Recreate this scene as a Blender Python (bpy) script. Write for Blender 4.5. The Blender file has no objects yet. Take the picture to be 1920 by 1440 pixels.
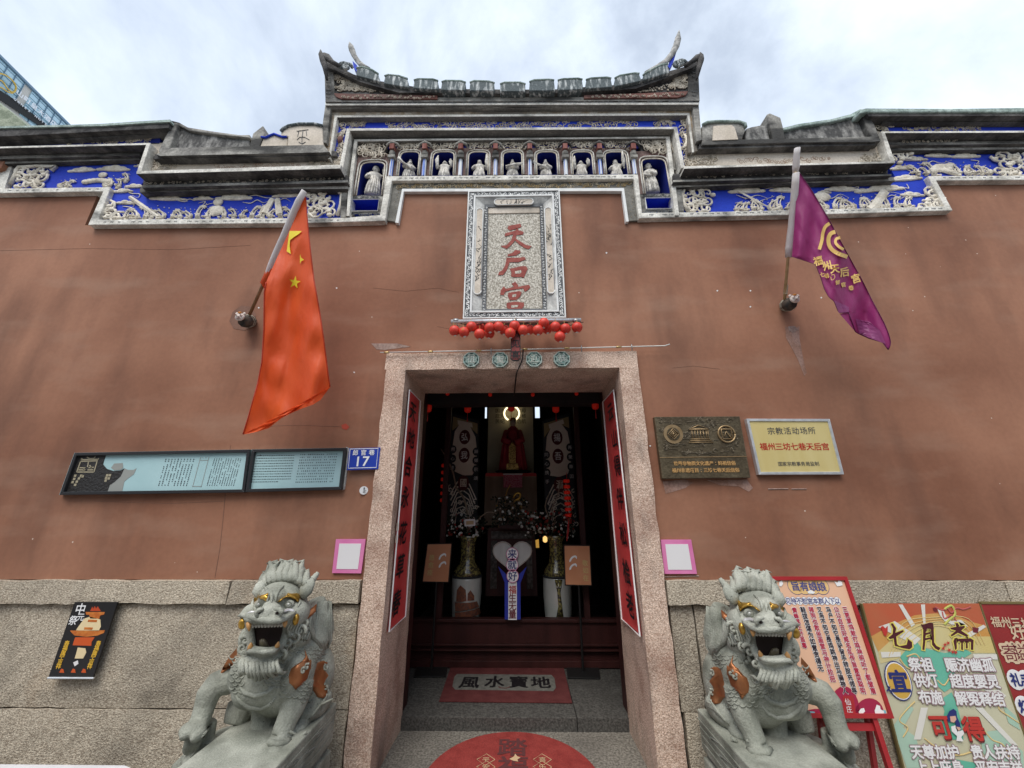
import bpy, math, random
import numpy as np
from mathutils import Vector, Matrix
from mathutils.geometry import tessellate_polygon
R = math.radians
rnd = random.Random(7)
SC = bpy.context.scene
COL = SC.collection

# ------------------------------------------------------------------ camera
FPX, PITCH, YAW, ROLL = 708.08, .31314, -.01701, .002468
CAM = np.array([.06, -3.0, 1.67])
def _rot():
    cp, sp, cy, sy = math.cos(PITCH), math.sin(PITCH), math.cos(YAW), math.sin(YAW)
    F = np.array([sy*cp, cy*cp, sp]); r = np.array([cy, -sy, 0.]); d = np.cross(F, r)
    c, s = math.cos(ROLL), math.sin(ROLL)
    return np.array([c*r+s*d, -s*r+c*d, F])
MC = _rot()
cam_d = bpy.data.cameras.new('camera'); cam = bpy.data.objects.new('camera', cam_d); COL.objects.link(cam)
cam_d.sensor_width = 36; cam_d.lens = 36*FPX/1920; cam_d.clip_end = 2000; cam_d.clip_start = .05
m4 = Matrix.Identity(4)
for i in range(3):
    m4[i][0] = MC[0][i]; m4[i][1] = -MC[1][i]; m4[i][2] = -MC[2][i]; m4[i][3] = CAM[i]
cam.matrix_world = m4
SC.camera = cam

# ------------------------------------------------------------------ sky, sun, exposure
SC.view_settings.view_transform = 'Standard'; SC.view_settings.look = 'None'
SC.view_settings.gamma = 1; SC.view_settings.use_curve_mapping = False
SC.view_settings.exposure = 0.38
SUN_EL, SUN_AZ = R(58), R(200)      # azimuth clockwise from +Y
w = bpy.data.worlds.new('World'); SC.world = w; w.use_nodes = True
nt = w.node_tree; nt.nodes.clear()
def N(nt, t, **k):
    n = nt.nodes.new(t)
    for a, b in k.items(): setattr(n, a, b)
    return n
out = N(nt, 'ShaderNodeOutputWorld'); bg = N(nt, 'ShaderNodeBackground')
sky = N(nt, 'ShaderNodeTexSky', sky_type='NISHITA'); sky.sun_disc = False
sky.sun_elevation = SUN_EL; sky.sun_rotation = SUN_AZ; sky.air_density = 1.0; sky.dust_density = 2.0; sky.ozone_density = 1.0
tc = N(nt, 'ShaderNodeTexCoord'); mp = N(nt, 'ShaderNodeMapping'); mp.inputs['Scale'].default_value = (1, 1, 1.1)
mp.inputs['Rotation'].default_value = (0, 0, R(35))
ns = N(nt, 'ShaderNodeTexNoise'); ns.inputs['Scale'].default_value = 1.9; ns.inputs['Detail'].default_value = 9
ns.inputs['Roughness'].default_value = .58; ns.inputs['Distortion'].default_value = .25
rp = N(nt, 'ShaderNodeValToRGB'); rp.color_ramp.elements[0].position = .42; rp.color_ramp.elements[0].color = (.48, .48, .48, 1)
rp.color_ramp.elements[1].position = .64; rp.color_ramp.elements[1].color = (.95, .95, .95, 1)
mx = N(nt, 'ShaderNodeMixRGB'); mx.inputs['Color2'].default_value = (7.2, 8.0, 9.0, 1)
nt.links.new(tc.outputs['Generated'], mp.inputs['Vector']); nt.links.new(mp.outputs[0], ns.inputs['Vector'])
nt.links.new(ns.outputs['Fac'], rp.inputs[0]); nt.links.new(rp.outputs[0], mx.inputs['Fac'])
nt.links.new(sky.outputs[0], mx.inputs['Color1']); nt.links.new(mx.outputs[0], bg.inputs['Color'])
bg.inputs['Strength'].default_value = .116
nt.links.new(bg.outputs[0], out.inputs[0])
sd = bpy.data.lights.new('sun', 'SUN'); sd.energy = 2.2; sd.angle = R(38); sd.color = (1, .97, .92)
sun = bpy.data.objects.new('sun', sd); COL.objects.link(sun)
sdir = Vector((math.sin(SUN_AZ)*math.cos(SUN_EL), math.cos(SUN_AZ)*math.cos(SUN_EL), math.sin(SUN_EL)))
sun.rotation_euler = sdir.to_track_quat('Z', 'Y').to_euler()
SC.cycles.max_bounces = 6; SC.cycles.diffuse_bounces = 4; SC.cycles.use_denoising = True

# ------------------------------------------------------------------ picture measure -> place
def at(px, py, Y=None, X=None, Z=None):
    """the point of the plane Y=.., X=.. or Z=.. measured at a photograph pixel"""
    d = MC.T @ np.array([px-960, py-720, FPX])
    t = (Y-CAM[1])/d[1] if Y is not None else (X-CAM[0])/d[0] if X is not None else (Z-CAM[2])/d[2]
    return Vector(CAM+d*t)
def atp(px, py, o, n):
    d = Vector(MC.T @ np.array([px-960, py-720, FPX])); c = Vector(CAM)
    return c+d*((Vector(o)-c).dot(n)/d.dot(n))

# ------------------------------------------------------------------ materials
MATS = {}
def mat(name, col, rough=.8, col2=None, scale=6., thr=(.35, .65), fine=0, fscale=60., bump=0., bscale=80., stretch=(1, 1, 1),
        metal=0., dirt=None, dirt_fac=.0, dscale=1.6, dthr=(.5, .7), dstretch=(1, 1, 1), emit=None, estr=0, spec=.3, trans=0, dirt2=None, objvar=0, specks=None, coat=0, wavebump=None, bdist=.01):
    if name in MATS: return MATS[name]
    m = bpy.data.materials.new(name); m.use_nodes = True; t = m.node_tree
    b = t.nodes['Principled BSDF']; L = t.links.new
    b.inputs['Roughness'].default_value = rough; b.inputs['Metallic'].default_value = metal
    b.inputs['Specular IOR Level'].default_value = spec
    b.inputs['Coat Weight'].default_value = coat
    if trans: b.inputs['Transmission Weight'].default_value = trans
    geo = N(t, 'ShaderNodeNewGeometry')
    def noise(s, st=(1, 1, 1), det=5, off=0):
        mp = N(t, 'ShaderNodeMapping'); mp.inputs['Scale'].default_value = st; mp.inputs['Location'].default_value = (off, off*.7, off*1.3)
        n = N(t, 'ShaderNodeTexNoise'); n.inputs['Scale'].default_value = s; n.inputs['Detail'].default_value = det
        L(geo.outputs['Position'], mp.inputs[0]); L(mp.outputs[0], n.inputs['Vector']); return n.outputs['Fac']
    def ramp(f, a, c=(0, 0, 0, 1), d=(1, 1, 1, 1)):
        r = N(t, 'ShaderNodeValToRGB'); r.color_ramp.elements[0].position = a[0]; r.color_ramp.elements[1].position = a[1]
        r.color_ramp.elements[0].color = c; r.color_ramp.elements[1].color = d; L(f, r.inputs[0]); return r.outputs[0]
    def mix(f, a, b_, mode='MIX'):
        x = N(t, 'ShaderNodeMixRGB', blend_type=mode)
        for s, v in (('Fac', f), ('Color1', a), ('Color2', b_)):
            if hasattr(v, 'is_linked') or hasattr(v, 'links'): L(v, x.inputs[s])
            elif isinstance(v, (int, float)): x.inputs[s].default_value = v
            else: x.inputs[s].default_value = (*v[:3], 1)
        return x.outputs[0]
    c = (*col, 1)
    if col2: c = ramp(noise(scale, stretch), thr, (*col, 1), (*col2, 1))
    if fine:
        f = ramp(noise(fscale, det=3, off=3), (.3, .7), (1-fine,)*3+(1,), (1+fine,)*3+(1,))
        x = N(t, 'ShaderNodeMixRGB', blend_type='MULTIPLY'); x.inputs['Fac'].default_value = 1
        if isinstance(c, tuple): x.inputs['Color1'].default_value = c
        else: L(c, x.inputs['Color1'])
        L(f, x.inputs['Color2']); c = x.outputs[0]
    if dirt:
        f = ramp(noise(dscale, dstretch, 7, 9), dthr, (0, 0, 0, 1), (dirt_fac,)*3+(1,)); c = mix(f, c, dirt)
    if dirt2:
        dc, df, ds, dt, dst = dirt2; c = mix(ramp(noise(ds, dst, 8, 17), dt, (0, 0, 0, 1), (df,)*3+(1,)), c, dc)
    if objvar:
        oi = N(t, 'ShaderNodeObjectInfo'); c = mix(1., c, ramp(oi.outputs['Random'], (0, 1), (1-objvar, 1-objvar, 1-objvar*1.1, 1), (1+objvar, 1+objvar, 1+objvar*.8, 1)), 'MULTIPLY')
    if specks:
        scol, ss, sth = specks
        v = N(t, 'ShaderNodeTexVoronoi'); v.inputs['Scale'].default_value = ss; L(geo.outputs['Position'], v.inputs['Vector'])
        lt = N(t, 'ShaderNodeMath', operation='LESS_THAN'); lt.inputs[1].default_value = sth; L(v.outputs['Distance'], lt.inputs[0])
        g = noise(1.3, det=2, off=5); gt = N(t, 'ShaderNodeMath', operation='GREATER_THAN'); gt.inputs[1].default_value = .5; L(g, gt.inputs[0])
        mu = N(t, 'ShaderNodeMath', operation='MULTIPLY'); L(lt.outputs[0], mu.inputs[0]); L(gt.outputs[0], mu.inputs[1])
        c = mix(mu.outputs[0], c, scol)
    if isinstance(c, tuple): b.inputs['Base Color'].default_value = c
    else: L(c, b.inputs['Base Color'])
    if bump:
        bn = N(t, 'ShaderNodeBump'); bn.inputs['Strength'].default_value = bump; bn.inputs['Distance'].default_value = bdist
        L(noise(bscale, stretch if wavebump else (1, 1, 1), 4, 2), bn.inputs['Height']); L(bn.outputs[0], b.inputs['Normal'])
    if emit:
        b.inputs['Emission Color'].default_value = (*emit, 1); b.inputs['Emission Strength'].default_value = estr
    MATS[name] = m; return m

# ------------------------------------------------------------------ mesh helpers
class MB:
    def __init__(s): s.v = []; s.f = []; s.mi = []; s.m = 0
    def add(s, vs, fs):
        o = len(s.v); s.v += [tuple(v) for v in vs]; s.f += [tuple(i+o for i in f) for f in fs]; s.mi += [s.m]*len(fs); return s
    def box(s, x0, x1, y0, y1, z0, z1):
        return s.add([(x, y, z) for z in (z0, z1) for y in (y0, y1) for x in (x0, x1)],
                     [(0, 2, 3, 1), (4, 5, 7, 6), (0, 1, 5, 4), (2, 6, 7, 3), (0, 4, 6, 2), (1, 3, 7, 5)])
    def prism(s, pts, d, back=True):
        """polygon of points swept by vector d (points seen counter-clockwise from outside when d points away)"""
        n = len(pts); p = [Vector(q) for q in pts]; d = Vector(d)
        s.add(p+[q+d for q in p], [])
        o = len(s.v)-2*n
        tri = tessellate_polygon([p])
        nn = Vector((0, 0, 0))
        for i in range(n): nn += p[i].cross(p[(i+1) % n])
        flip = nn.dot(d) > 0
        fs = []
        for t in tri:
            t = tuple(t); a, b, c = (p[i] for i in t)
            k = (b-a).cross(c-a).dot(d) > 0
            t = t[::-1] if k else t
            fs.append(t)
            if back: fs.append(tuple(i+n for i in t[::-1]))
        for i in range(n):
            j = (i+1) % n
            q = (i, j, j+n, i+n) if flip else (j, i, i+n, j+n)
            fs.append(q[::-1] if False else q)
        s.f += [tuple(i+o for i in f) for f in fs]; s.mi += [s.m]*len(fs); return s
    def pp(s, px, Y, Yb):
        return s.prism([at(x, y, Y=Y) for x, y in px], (0, Yb-Y, 0))
    def tube(s, pts, r, seg=6, flat=1., cap=True, up=None):
        p = [Vector(q) for q in pts]; n = len(p)
        rr = r if isinstance(r, (list, tuple)) else [r]*n
        vs = []; prev = None
        for i in range(n):
            t = (p[min(i+1, n-1)]-p[max(i-1, 0)])
            t = t.normalized() if t.length > 1e-9 else Vector((0, 0, 1))
            if prev is None:
                a = Vector((0, -1, 0)) if abs(t.y) < .9 else Vector((0, 0, 1))
                if up is not None: a = Vector(up)
            else: a = prev
            a = (a-t*a.dot(t)); a = a.normalized() if a.length > 1e-6 else t.orthogonal().normalized(); prev = a
            b = t.cross(a)
            for k in range(seg):
                g = 2*math.pi*k/seg
                vs.append(p[i]+a*(math.cos(g)*rr[i]*flat)+b*(math.sin(g)*rr[i]))
        fs = [(i*seg+k, i*seg+(k+1) % seg, (i+1)*seg+(k+1) % seg, (i+1)*seg+k) for i in range(n-1) for k in range(seg)]
        if cap: fs += [tuple(range(seg))[::-1], tuple((n-1)*seg+k for k in range(seg))]
        return s.add(vs, fs)
    def lathe(s, c, prof, seg=16, sx=1, sy=1):
        c = Vector(c); vs = []
        for r, z in prof:
            for k in range(seg):
                g = 2*math.pi*k/seg; vs.append((c.x+math.cos(g)*r*sx, c.y+math.sin(g)*r*sy, c.z+z))
        n = len(prof)
        fs = [(i*seg+k, i*seg+(k+1) % seg, (i+1)*seg+(k+1) % seg, (i+1)*seg+k) for i in range(n-1) for k in range(seg)]
        fs += [tuple(range(seg))[::-1], tuple((n-1)*seg+k for k in range(seg))]
        return s.add(vs, fs)
    def ball(s, c, r, seg=10, rings=6, rot=None):
        c = Vector(c); r = (r, r, r) if isinstance(r, (int, float)) else r; vs = []; 
        for i in range(rings+1):
            a = math.pi*i/rings-math.pi/2
            for k in range(seg):
                g = 2*math.pi*k/seg
                v = Vector((math.cos(a)*math.cos(g)*r[0], math.cos(a)*math.sin(g)*r[1], math.sin(a)*r[2]))
                vs.append(c+(rot@v if rot is not None else v))
        fs = [(i*seg+k, i*seg+(k+1) % seg, (i+1)*seg+(k+1) % seg, (i+1)*seg+k) for i in range(rings) for k in range(seg)]
        return s.add(vs, fs)
    def build(s, name, ms, parent=None, smooth=False, bevel=0):
        me = bpy.data.meshes.new(name); me.from_pydata(s.v, [], s.f)
        ms = ms if isinstance(ms, (list, tuple)) else [ms]
        for m in ms: me.materials.append(m)
        if len(ms) > 1: me.polygons.foreach_set('material_index', s.mi)
        if smooth: me.polygons.foreach_set('use_smooth', [True]*len(me.polygons))
        me.validate(); me.update()
        o = bpy.data.objects.new(name, me); COL.objects.link(o)
        if parent is not None: o.parent = parent
        if bevel:
            b = o.modifiers.new('bevel', 'BEVEL'); b.width = bevel; b.segments = 2; b.limit_method = 'ANGLE'; b.angle_limit = R(40)
        return o
def tag(o, label=None, cat=None, group=None, kind=None):
    if label: o['label'] = label
    if cat: o['category'] = cat
    if group: o['group'] = group
    if kind: o['kind'] = kind
    return o
def thing(name, label, cat, group=None):
    o = bpy.data.objects.new(name, None); COL.objects.link(o); o.empty_display_size = .1
    return tag(o, label, cat, group)
def spread(root, base):
    """put a thing's Empty at its base without moving the parts"""
    base = Vector(base); root.location = base
    for c in root.children: c.location = c.location-base
def dupmesh(o, name, parent, loc=(0, 0, 0), sc=(1, 1, 1), rot=(0, 0, 0)):
    c = bpy.data.objects.new(name, o.data); COL.objects.link(c); c.parent = parent
    c.location = loc; c.scale = sc; c.rotation_euler = rot; return c

# lettering
_gl = {}
def glyph(ch, bold):
    k = (ch, bold)
    if k not in _gl:
        c = bpy.data.curves.new('g', 'FONT'); c.body = ch; c.resolution_u = 2; c.offset = bold; c.fill_mode = 'FRONT'
        o = bpy.data.objects.new('g', c); COL.objects.link(o)
        me = bpy.data.meshes.new_from_object(o.evaluated_get(bpy.context.evaluated_depsgraph_get()))
        vs = [tuple(v.co) for v in me.vertices]; fs = [tuple(p.vertices) for p in me.polygons]
        bpy.data.objects.remove(o); bpy.data.curves.remove(c); bpy.data.meshes.remove(me)
        if vs:
            xs = [v[0] for v in vs]; ys = [v[1] for v in vs]
            cx = (min(xs)+max(xs))/2; cy = .36 if ord(ch) > 0x2000 else .35
            vs = [(x-cx, y-cy) for x, y, z in vs]
        _gl[k] = (vs, fs)
    return _gl[k]
def letters(mb, s, A, B, size, u=(1, 0, 0), v=(0, 0, 1), bold=0., off=0., wide=1., tall=1., slant=0., thick=0.):
    A, B, u, v = Vector(A), Vector(B), Vector(u).normalized(), Vector(v).normalized(); n = u.cross(v)
    L = len(s)
    if L > 2: size = min(size, (B-A).length/(L-1)*(1.02 if bold < .04 else 1.08))
    for i, ch in enumerate(s):
        if ch == ' ': continue
        c = A.lerp(B, i/(L-1) if L > 1 else 0)+n*off
        vs, fs = glyph(ch, 0 if not thick and bold > .004 else min(bold, .012))
        if not vs: continue
        P = [c+u*((x+slant*y)*size*wide)+v*(y*size*tall) for x, y in vs]
        if not thick and bold > .004:      # heavier strokes: shifted layers, each a hair above the last
            ks = 8 if bold > .03 else 4
            for k in range(ks):
                g = 2*math.pi*(k+.5)/ks; d = u*(math.cos(g)*bold*size*.8)+v*(math.sin(g)*bold*size*.8)+n*(.00008*(k+1))
                mb.add([p+d for p in P], fs)
        if thick:
            k = len(P); bot = [p-n*thick for p in P]
            ed = {}
            for f in fs:
                for a, b in zip(f, f[1:]+f[:1]):
                    if (b, a) in ed: del ed[(b, a)]
                    else: ed[(a, b)] = 1
            mb.add(P+bot, list(fs)+[(b, a, a+k, b+k) for a, b in ed])
        else: mb.add(P, fs)
    return mb
def text(parent, name, s, A, B, size, m, **k):
    A, B = Vector(A), Vector(B); L = len(s)
    if L > 2: size = min(size, (B-A).length/(L-1)*(1.02 if k.get('bold', 0) < .04 else 1.08))
    if size < .055 and L > 2 or L == 2 and size < .05:
        o = letters(MB(), s, A, B, size, **k).build(name, m, parent); o['kind'] = 'stuff'; return o
    for i, ch in enumerate(s):
        if ch == ' ': continue
        c = A.lerp(B, i/(L-1) if L > 1 else 0)
        o = letters(MB(), ch, c, c, size, **k).build('character', m, parent)
    return o

# ornament
def spiral(c, r, turns=1.6, a0=0., sgn=1, n=14, ex=1., u=Vector((1, 0, 0)), v=Vector((0, 0, 1))):
    P = []
    for i in range(n):
        t = i/(n-1); a = a0+sgn*turns*2*math.pi*t; q = r*(1-t)**ex
        P.append(Vector(c)+u*(q*math.cos(a))+v*(q*math.sin(a)))
    return P
def scrolls(poly_px, Y, n, r0, r1, m, parent, name, tr=.0045, seed=1, kind=None):
    """carved scrollwork filling a band: real raised curls"""
    q = random.Random(seed); mb = MB()
    P = [at(x, y, Y=Y) for x, y in poly_px]   # quad: tl tr br bl
    for i in range(n):
        a, b = (i+q.uniform(.2, .8))/n, q.uniform(.12, .88)
        c = P[0].lerp(P[1], a).lerp(P[3].lerp(P[2], a), b)
        r = q.uniform(r0, r1); h = abs((P[0]-P[3]).z); r = min(r, h*.48)
        mb.tube(spiral(c, r, q.uniform(1.1, 1.8), q.uniform(0, 6.28), q.choice((-1, 1)), 11), [tr*(1-.4*k/10) for k in range(11)], 5)
    o = mb.build(name, m, parent, True)
    if kind: o['kind'] = kind
    return o

# ------------------------------------------------------------------ palette
PLASTER = mat('brown_plaster', (.185, .075, .042), .82, (.37, .180, .110), .8, (.30, .72), fine=.05, fscale=30, bump=.12, bscale=14,
              dirt=(.115, .052, .034), dirt_fac=.62, dscale=2.3, dthr=(.50, .74), dstretch=(1.1, 1, .32), dirt2=((.38, .25, .18), .26, 3.1, (.52, .72), (.45, 1, 1.5)), specks=((.60, .50, .42), 6.5, .035))
GRAN = mat('granite_grey', (.26, .21, .16), .88, (.57, .50, .40), 75, (.33, .67), fine=.30, fscale=190, bump=.7, bscale=110, bdist=.016, stretch=(1, 1, 1.3), objvar=.13, dirt2=((.42, .27, .15), .35, 2.6, (.58, .74), (1, 1, .6)),
           dirt=(.13, .115, .095), dirt_fac=.6, dscale=2.2, dthr=(.48, .72))
GRANP = mat('granite_pink', (.40, .265, .195), .88, (.74, .57, .46), 95, (.33, .64), fine=.32, fscale=210, bump=.55, bscale=110, bdist=.012,
            dirt=(.20, .085, .055), dirt_fac=.6, dscale=3.2, dthr=(.48, .70), dirt2=((.15, .13, .11), .5, 5, (.54, .72), (1, 1, .5)))
LIME = mat('painted_lime_moulding', (.50, .475, .42), .85, (.76, .73, .66), 9, (.3, .6), fine=.2, fscale=60, bump=.5, bscale=40,
           dirt=(.08, .078, .075), dirt_fac=.85, dscale=5, dthr=(.52, .70), dstretch=(.5, 1, 1))
LIMED = mat('weathered_lime_moulding', (.20, .19, .175), .9, (.46, .44, .39), 7, (.35, .68), fine=.25, fscale=50, bump=.6, bscale=40,
            dirt=(.03, .029, .028), dirt_fac=.92, dscale=3.5, dthr=(.40, .58), dstretch=(.35, 1, 1.4))
BLACKST = mat('blackened_stone', (.040, .038, .038), .95, (.16, .15, .14), 6, (.4, .8), fine=.3, fscale=45, bump=.9, bscale=30,
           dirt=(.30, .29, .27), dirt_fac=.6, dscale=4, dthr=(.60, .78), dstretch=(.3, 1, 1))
MOSSY = mat('mossy_roof_edge', (.20, .26, .23), .95, (.42, .50, .46), 9, (.35, .65), fine=.3, fscale=60, bump=.8, bscale=30)
SOFG = mat('grey_soffit', (.12, .115, .11), .92, (.24, .23, .21), 7, (.35, .7), fine=.25, fscale=50, bump=.5, bscale=30, stretch=(.4, 1, 1))
RIDGE = mat('grey_ridge_block', (.10, .12, .125), .9, (.52, .54, .53), 22, (.50, .68), stretch=(1.6, 1, .3), fine=.25, fscale=60, bump=.5, bscale=50)
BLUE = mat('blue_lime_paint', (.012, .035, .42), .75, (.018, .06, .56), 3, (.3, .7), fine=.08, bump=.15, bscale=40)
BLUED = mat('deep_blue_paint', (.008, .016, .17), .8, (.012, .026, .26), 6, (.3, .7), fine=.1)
IVORY = mat('ivory_relief', (.60, .53, .42), .8, (.80, .74, .63), 14, (.3, .6), fine=.12, bump=.3, bscale=60, dirt=(.20, .18, .15), dirt_fac=.5, dscale=9)
IVORYD = mat('dirty_relief', (.40, .34, .26), .85, (.70, .63, .52), 16, (.35, .65), fine=.2, dirt=(.08, .07, .06), dirt_fac=.6, dscale=9)
GOLDP = mat('ochre_painted_relief', (.42, .28, .10), .75, (.55, .48, .36), 12, (.35, .65), fine=.15)
OCHRE = mat('ochre_band', (.33, .24, .15), .85, (.50, .45, .38), 16, (.35, .65), fine=.3, fscale=90, dirt=(.10, .09, .08), dirt_fac=.8, dscale=3, dthr=(.45, .62), dstretch=(.5, 1, 1))
RUSTP = mat('faded_red_band', (.13, .045, .035), .85, (.22, .10, .08), 8, (.35, .65), fine=.2, dirt=(.07, .065, .06), dirt_fac=.9, dscale=1.0, dthr=(.4, .6))
CREAM = mat('cream_painting_ground', (.52, .45, .36), .8, (.66, .58, .49), 5, (.3, .7), fine=.12, dirt=(.2, .17, .13), dirt_fac=.6, dscale=3, dthr=(.55, .75))
INKG = mat('grey_ink_band', (.09, .095, .10), .8, (.16, .165, .17), 12, (.3, .7), fine=.1)
WHITE = mat('white_paint', (.74, .74, .72), .7, (.60, .60, .58), 12, (.45, .7))

gate = thing('temple_gate', 'reddish brown temple gate wall with blue and ivory frieze above the granite doorway', 'temple gate')
G = gate

# ---- plaster wall
wl = MB()
zc, zt = 1.17, 4.33
wl.box(-8.5, -4.22, 0, .62, zc, 4.80); wl.box(-4.22, -1.19, 0, .62, zc, zt); wl.box(-1.19, -1.04, 0, .62, zc, 4.74)
wl.box(-1.04, 1.05, 0, .62, 2.90, 4.74); wl.box(1.05, 1.16, 0, .62, zc, 4.74); wl.box(1.16, 4.09, 0, .62, zc, zt); wl.box(4.09, 8, 0, .62, zc, 4.80)
wl.build('plaster_wall', PLASTER, G)
core = MB()
core.box(-8.5, -1.75, .03, .62, 4.33, 5.26); core.box(1.72, 8, .03, .62, 4.33, 5.26); core.box(-1.75, 1.72, .33, .62, 4.33, 5.70)
core.build('wall_core', BLACKST, G)

# flaked patches of paint
def patch(pts, m, Y=-.002, name='plaster_patch'):
    return MB().pp(pts, Y, Y+.0015).build(name, m, G)
PALE = mat('bare_plaster', (.36, .27, .23), .9, (.25, .17, .14), 14, (.35, .65), fine=.2)
DPL = mat('darker_plaster', (.17, .085, .058), .85, (.22, .12, .085), 9, (.3, .7), fine=.1)
PINKP = mat('scraped_paint', (.33, .21, .17), .9, (.25, .135, .095), 9, (.42, .62), fine=.2, stretch=(1, 1, .5))
patch([(1472, 612), (1484, 616), (1499, 612), (1499, 634), (1506, 672), (1513, 699), (1508, 705), (1497, 676), (1486, 655), (1474, 634)], PINKP)
patch([(1478, 612), (1490, 611), (1497, 618), (1486, 624), (1479, 619)], PALE, -.004)
patch([(1243, 903), (1285, 899), (1300, 905), (1285, 915), (1262, 922), (1248, 926)], PINKP); patch([(1325, 900), (1400, 899), (1412, 915), (1404, 922), (1385, 912), (1350, 910)], PINKP)
patch([(696, 644), (745, 644), (770, 650), (722, 656), (706, 655)], PALE)
patch([(430, 602), (436, 585), (452, 573), (470, 575), (480, 590), (476, 612), (458, 620), (438, 616)], DPL)
patch([(640, 797), (648, 794), (655, 800), (650, 806), (642, 804)], mat('red_dab', (.42, .07, .04), .7))
for x, y in ((541, 509), (485, 577), (631, 540), (1345, 545), (1407, 545), (1407, 575), (1540, 558), (1219, 836), (664, 698), (1137, 474)):
    patch([(x-1.8, y), (x, y-1.6), (x+2, y), (x, y+1.7)], WHITE)
for a in (((417, 985), (424, 910), (432, 835)), ((403, 1083), (412, 1030), (417, 985))):
    MB().tube([at(x, y, Y=-.0005) for x, y in a], .0022, 4).build('crack', DPL, G)
for a in (((0, 470), (160, 466), (330, 468), (470, 460)), ((820, 612), (840, 616), (862, 610)), ((1260, 690), (1300, 686), (1350, 692)), ((180, 940), (320, 944), (420, 940)), ((700, 540), (760, 546), (820, 540), (860, 548)), ((470, 800), (560, 797), (640, 800))):
    MB().tube([at(x, y, Y=-.0002) for x, y in a], .0015, 4).build('crack', DPL, G)

# ---- granite plinth, cap course and door surround
def stone(name, x0, x1, y0, y1, z0, z1, m, par, b=.008, seed=0, rough=.004, sub=.09):
    q = random.Random(seed*31+5)
    nx = max(1, int((x1-x0)/sub)); nz = max(1, int((z1-z0)/sub)); mb = MB()
    xs = [x0+(x1-x0)*i/nx for i in range(nx+1)]; zs = [z0+(z1-z0)*i/nz for i in range(nz+1)]
    vs = []
    for j, z in enumerate(zs):
        for i, x in enumerate(xs):
            e = i in (0, nx) or j in (0, nz)
            vs.append((x+(q.uniform(-1, 1)*rough if e else 0), y0+q.uniform(-1, 1)*rough+(b if e else 0), z+(q.uniform(-1, 1)*rough if e else 0)))
    fs = [(j*(nx+1)+i, j*(nx+1)+i+1, (j+1)*(nx+1)+i+1, (j+1)*(nx+1)+i) for j in range(nz) for i in range(nx)]
    k = len(vs)
    ring = [i for i in range(nx+1)]+[j*(nx+1)+nx for j in range(1, nz+1)]+[nz*(nx+1)+i for i in range(nx-1, -1, -1)]+[j*(nx+1) for j in range(nz-1, 0, -1)]
    for i in ring: vs.append((vs[i][0], y1, vs[i][2]))
    n = len(ring)
    fs += [(ring[(i+1) % n], ring[i], k+i, k+(i+1) % n) for i in range(n)]
    mb.add(vs, fs)
    return mb.build(name, m, par)
plinth = MB().box(-8.5, -1.05, .03, .62, -.30, 1.17).box(1.07, 8, .03, .62, -.30, 1.17).build('plinth', mat('dark_mortar', (.05, .045, .04), .95), G)
zs0, zs1 = .40, 1.012
i = 0
for a, b in ((-7.5, -4.9), (-4.89, -1.27), (-1.26, -1.07)):
    i += 1; stone('stone', a, b-.004, -.012, .05, zs0+.004, zs1, GRAN, plinth, seed=i)
for a, b in ((-7.5, -5.4), (-5.39, -1.25), (-1.24, -1.07)):
    i += 1; stone('stone', a, b-.004, -.018, .05, -.30, zs0-.004, GRAN, plinth, seed=i)
for a, b in ((1.10, 1.26), (1.27, 4.2), (4.21, 7)):
    i += 1; stone('stone', a, b-.004, -.012, .05, zs0+.004, zs1, GRAN, plinth, seed=i)
for a, b in ((1.115, 1.28), (1.29, 5), (5.01, 7)):
    i += 1; stone('stone', a, b-.004, -.018, .05, -.30, zs0-.004, GRAN, plinth, seed=i)
capc = MB().box(-8.4, -1.06, .02, .6, 1.03, 1.16).box(1.07, 7.9, .02, .6, 1.03, 1.16).build('cap_course', MATS['dark_mortar'], G)
for a, b in ((-7.5, -3.05), (-3.045, -2.0), (-1.995, -1.065), (1.085, 1.95), (1.955, 3.4), (3.405, 7.2)):
    i += 1; stone('cap_stone', a, b, -.055, .05, 1.022, 1.168, GRAN, capc, b=.014, seed=i, rough=.006)
surr = MB().box(-1.04, -.91, .06, .6, -.1, 2.7).box(.93, 1.04, .06, .6, -.1, 2.7).build('door_surround', MATS['dark_mortar'], G)
def jamb(xo0, xo1, xi, seed):
    q = random.Random(seed); mb = MB(); n = 26; vs = []
    s = 1 if xi > xo0 else -1
    for k in range(n+1):
        z = -.25+(2.775+.25)*k/n; xo = xo0+(xo1-xo0)*k/n
        j = lambda a: q.uniform(-a, a)
        vs += [(xo+j(.006), .2, z), (xo+j(.006), -.035+j(.002), z), ((xo+xi)/2, -.040+j(.004), z), (xi+s*j(.003), -.035+j(.002), z),
               (xi+s*j(.003), .0, z), (xi+s*j(.004), .3, z), (xi+s*j(.003), .655, z), (xo, .655, z)]
    m = 8
    fs = [((k*m+a), (k*m+a+1), (k+1)*m+a+1, (k+1)*m+a) for k in range(n) for a in range(m-1)]
    fs.append(tuple(n*m+a for a in range(m)))
    if s < 0: fs = [f[::-1] for f in fs]
    mb.add(vs, fs); return mb.build('jamb', GRANP, surr)
jamb(-1.052, -1.052, -.885, 3); jamb(1.090, 1.062, .905, 4)
zl0, zl1 = 2.765, 2.915
stone('lintel', -1.060, 1.062, -.040, .655, zl0, zl1, GRANP, surr, b=.006, seed=50)
stone('lintel_soffit_stone', -1.04, 1.05, .0, .655, zl0-.005, zl0+.02, GRANP, surr, b=.0, seed=51, rough=.001)

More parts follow.
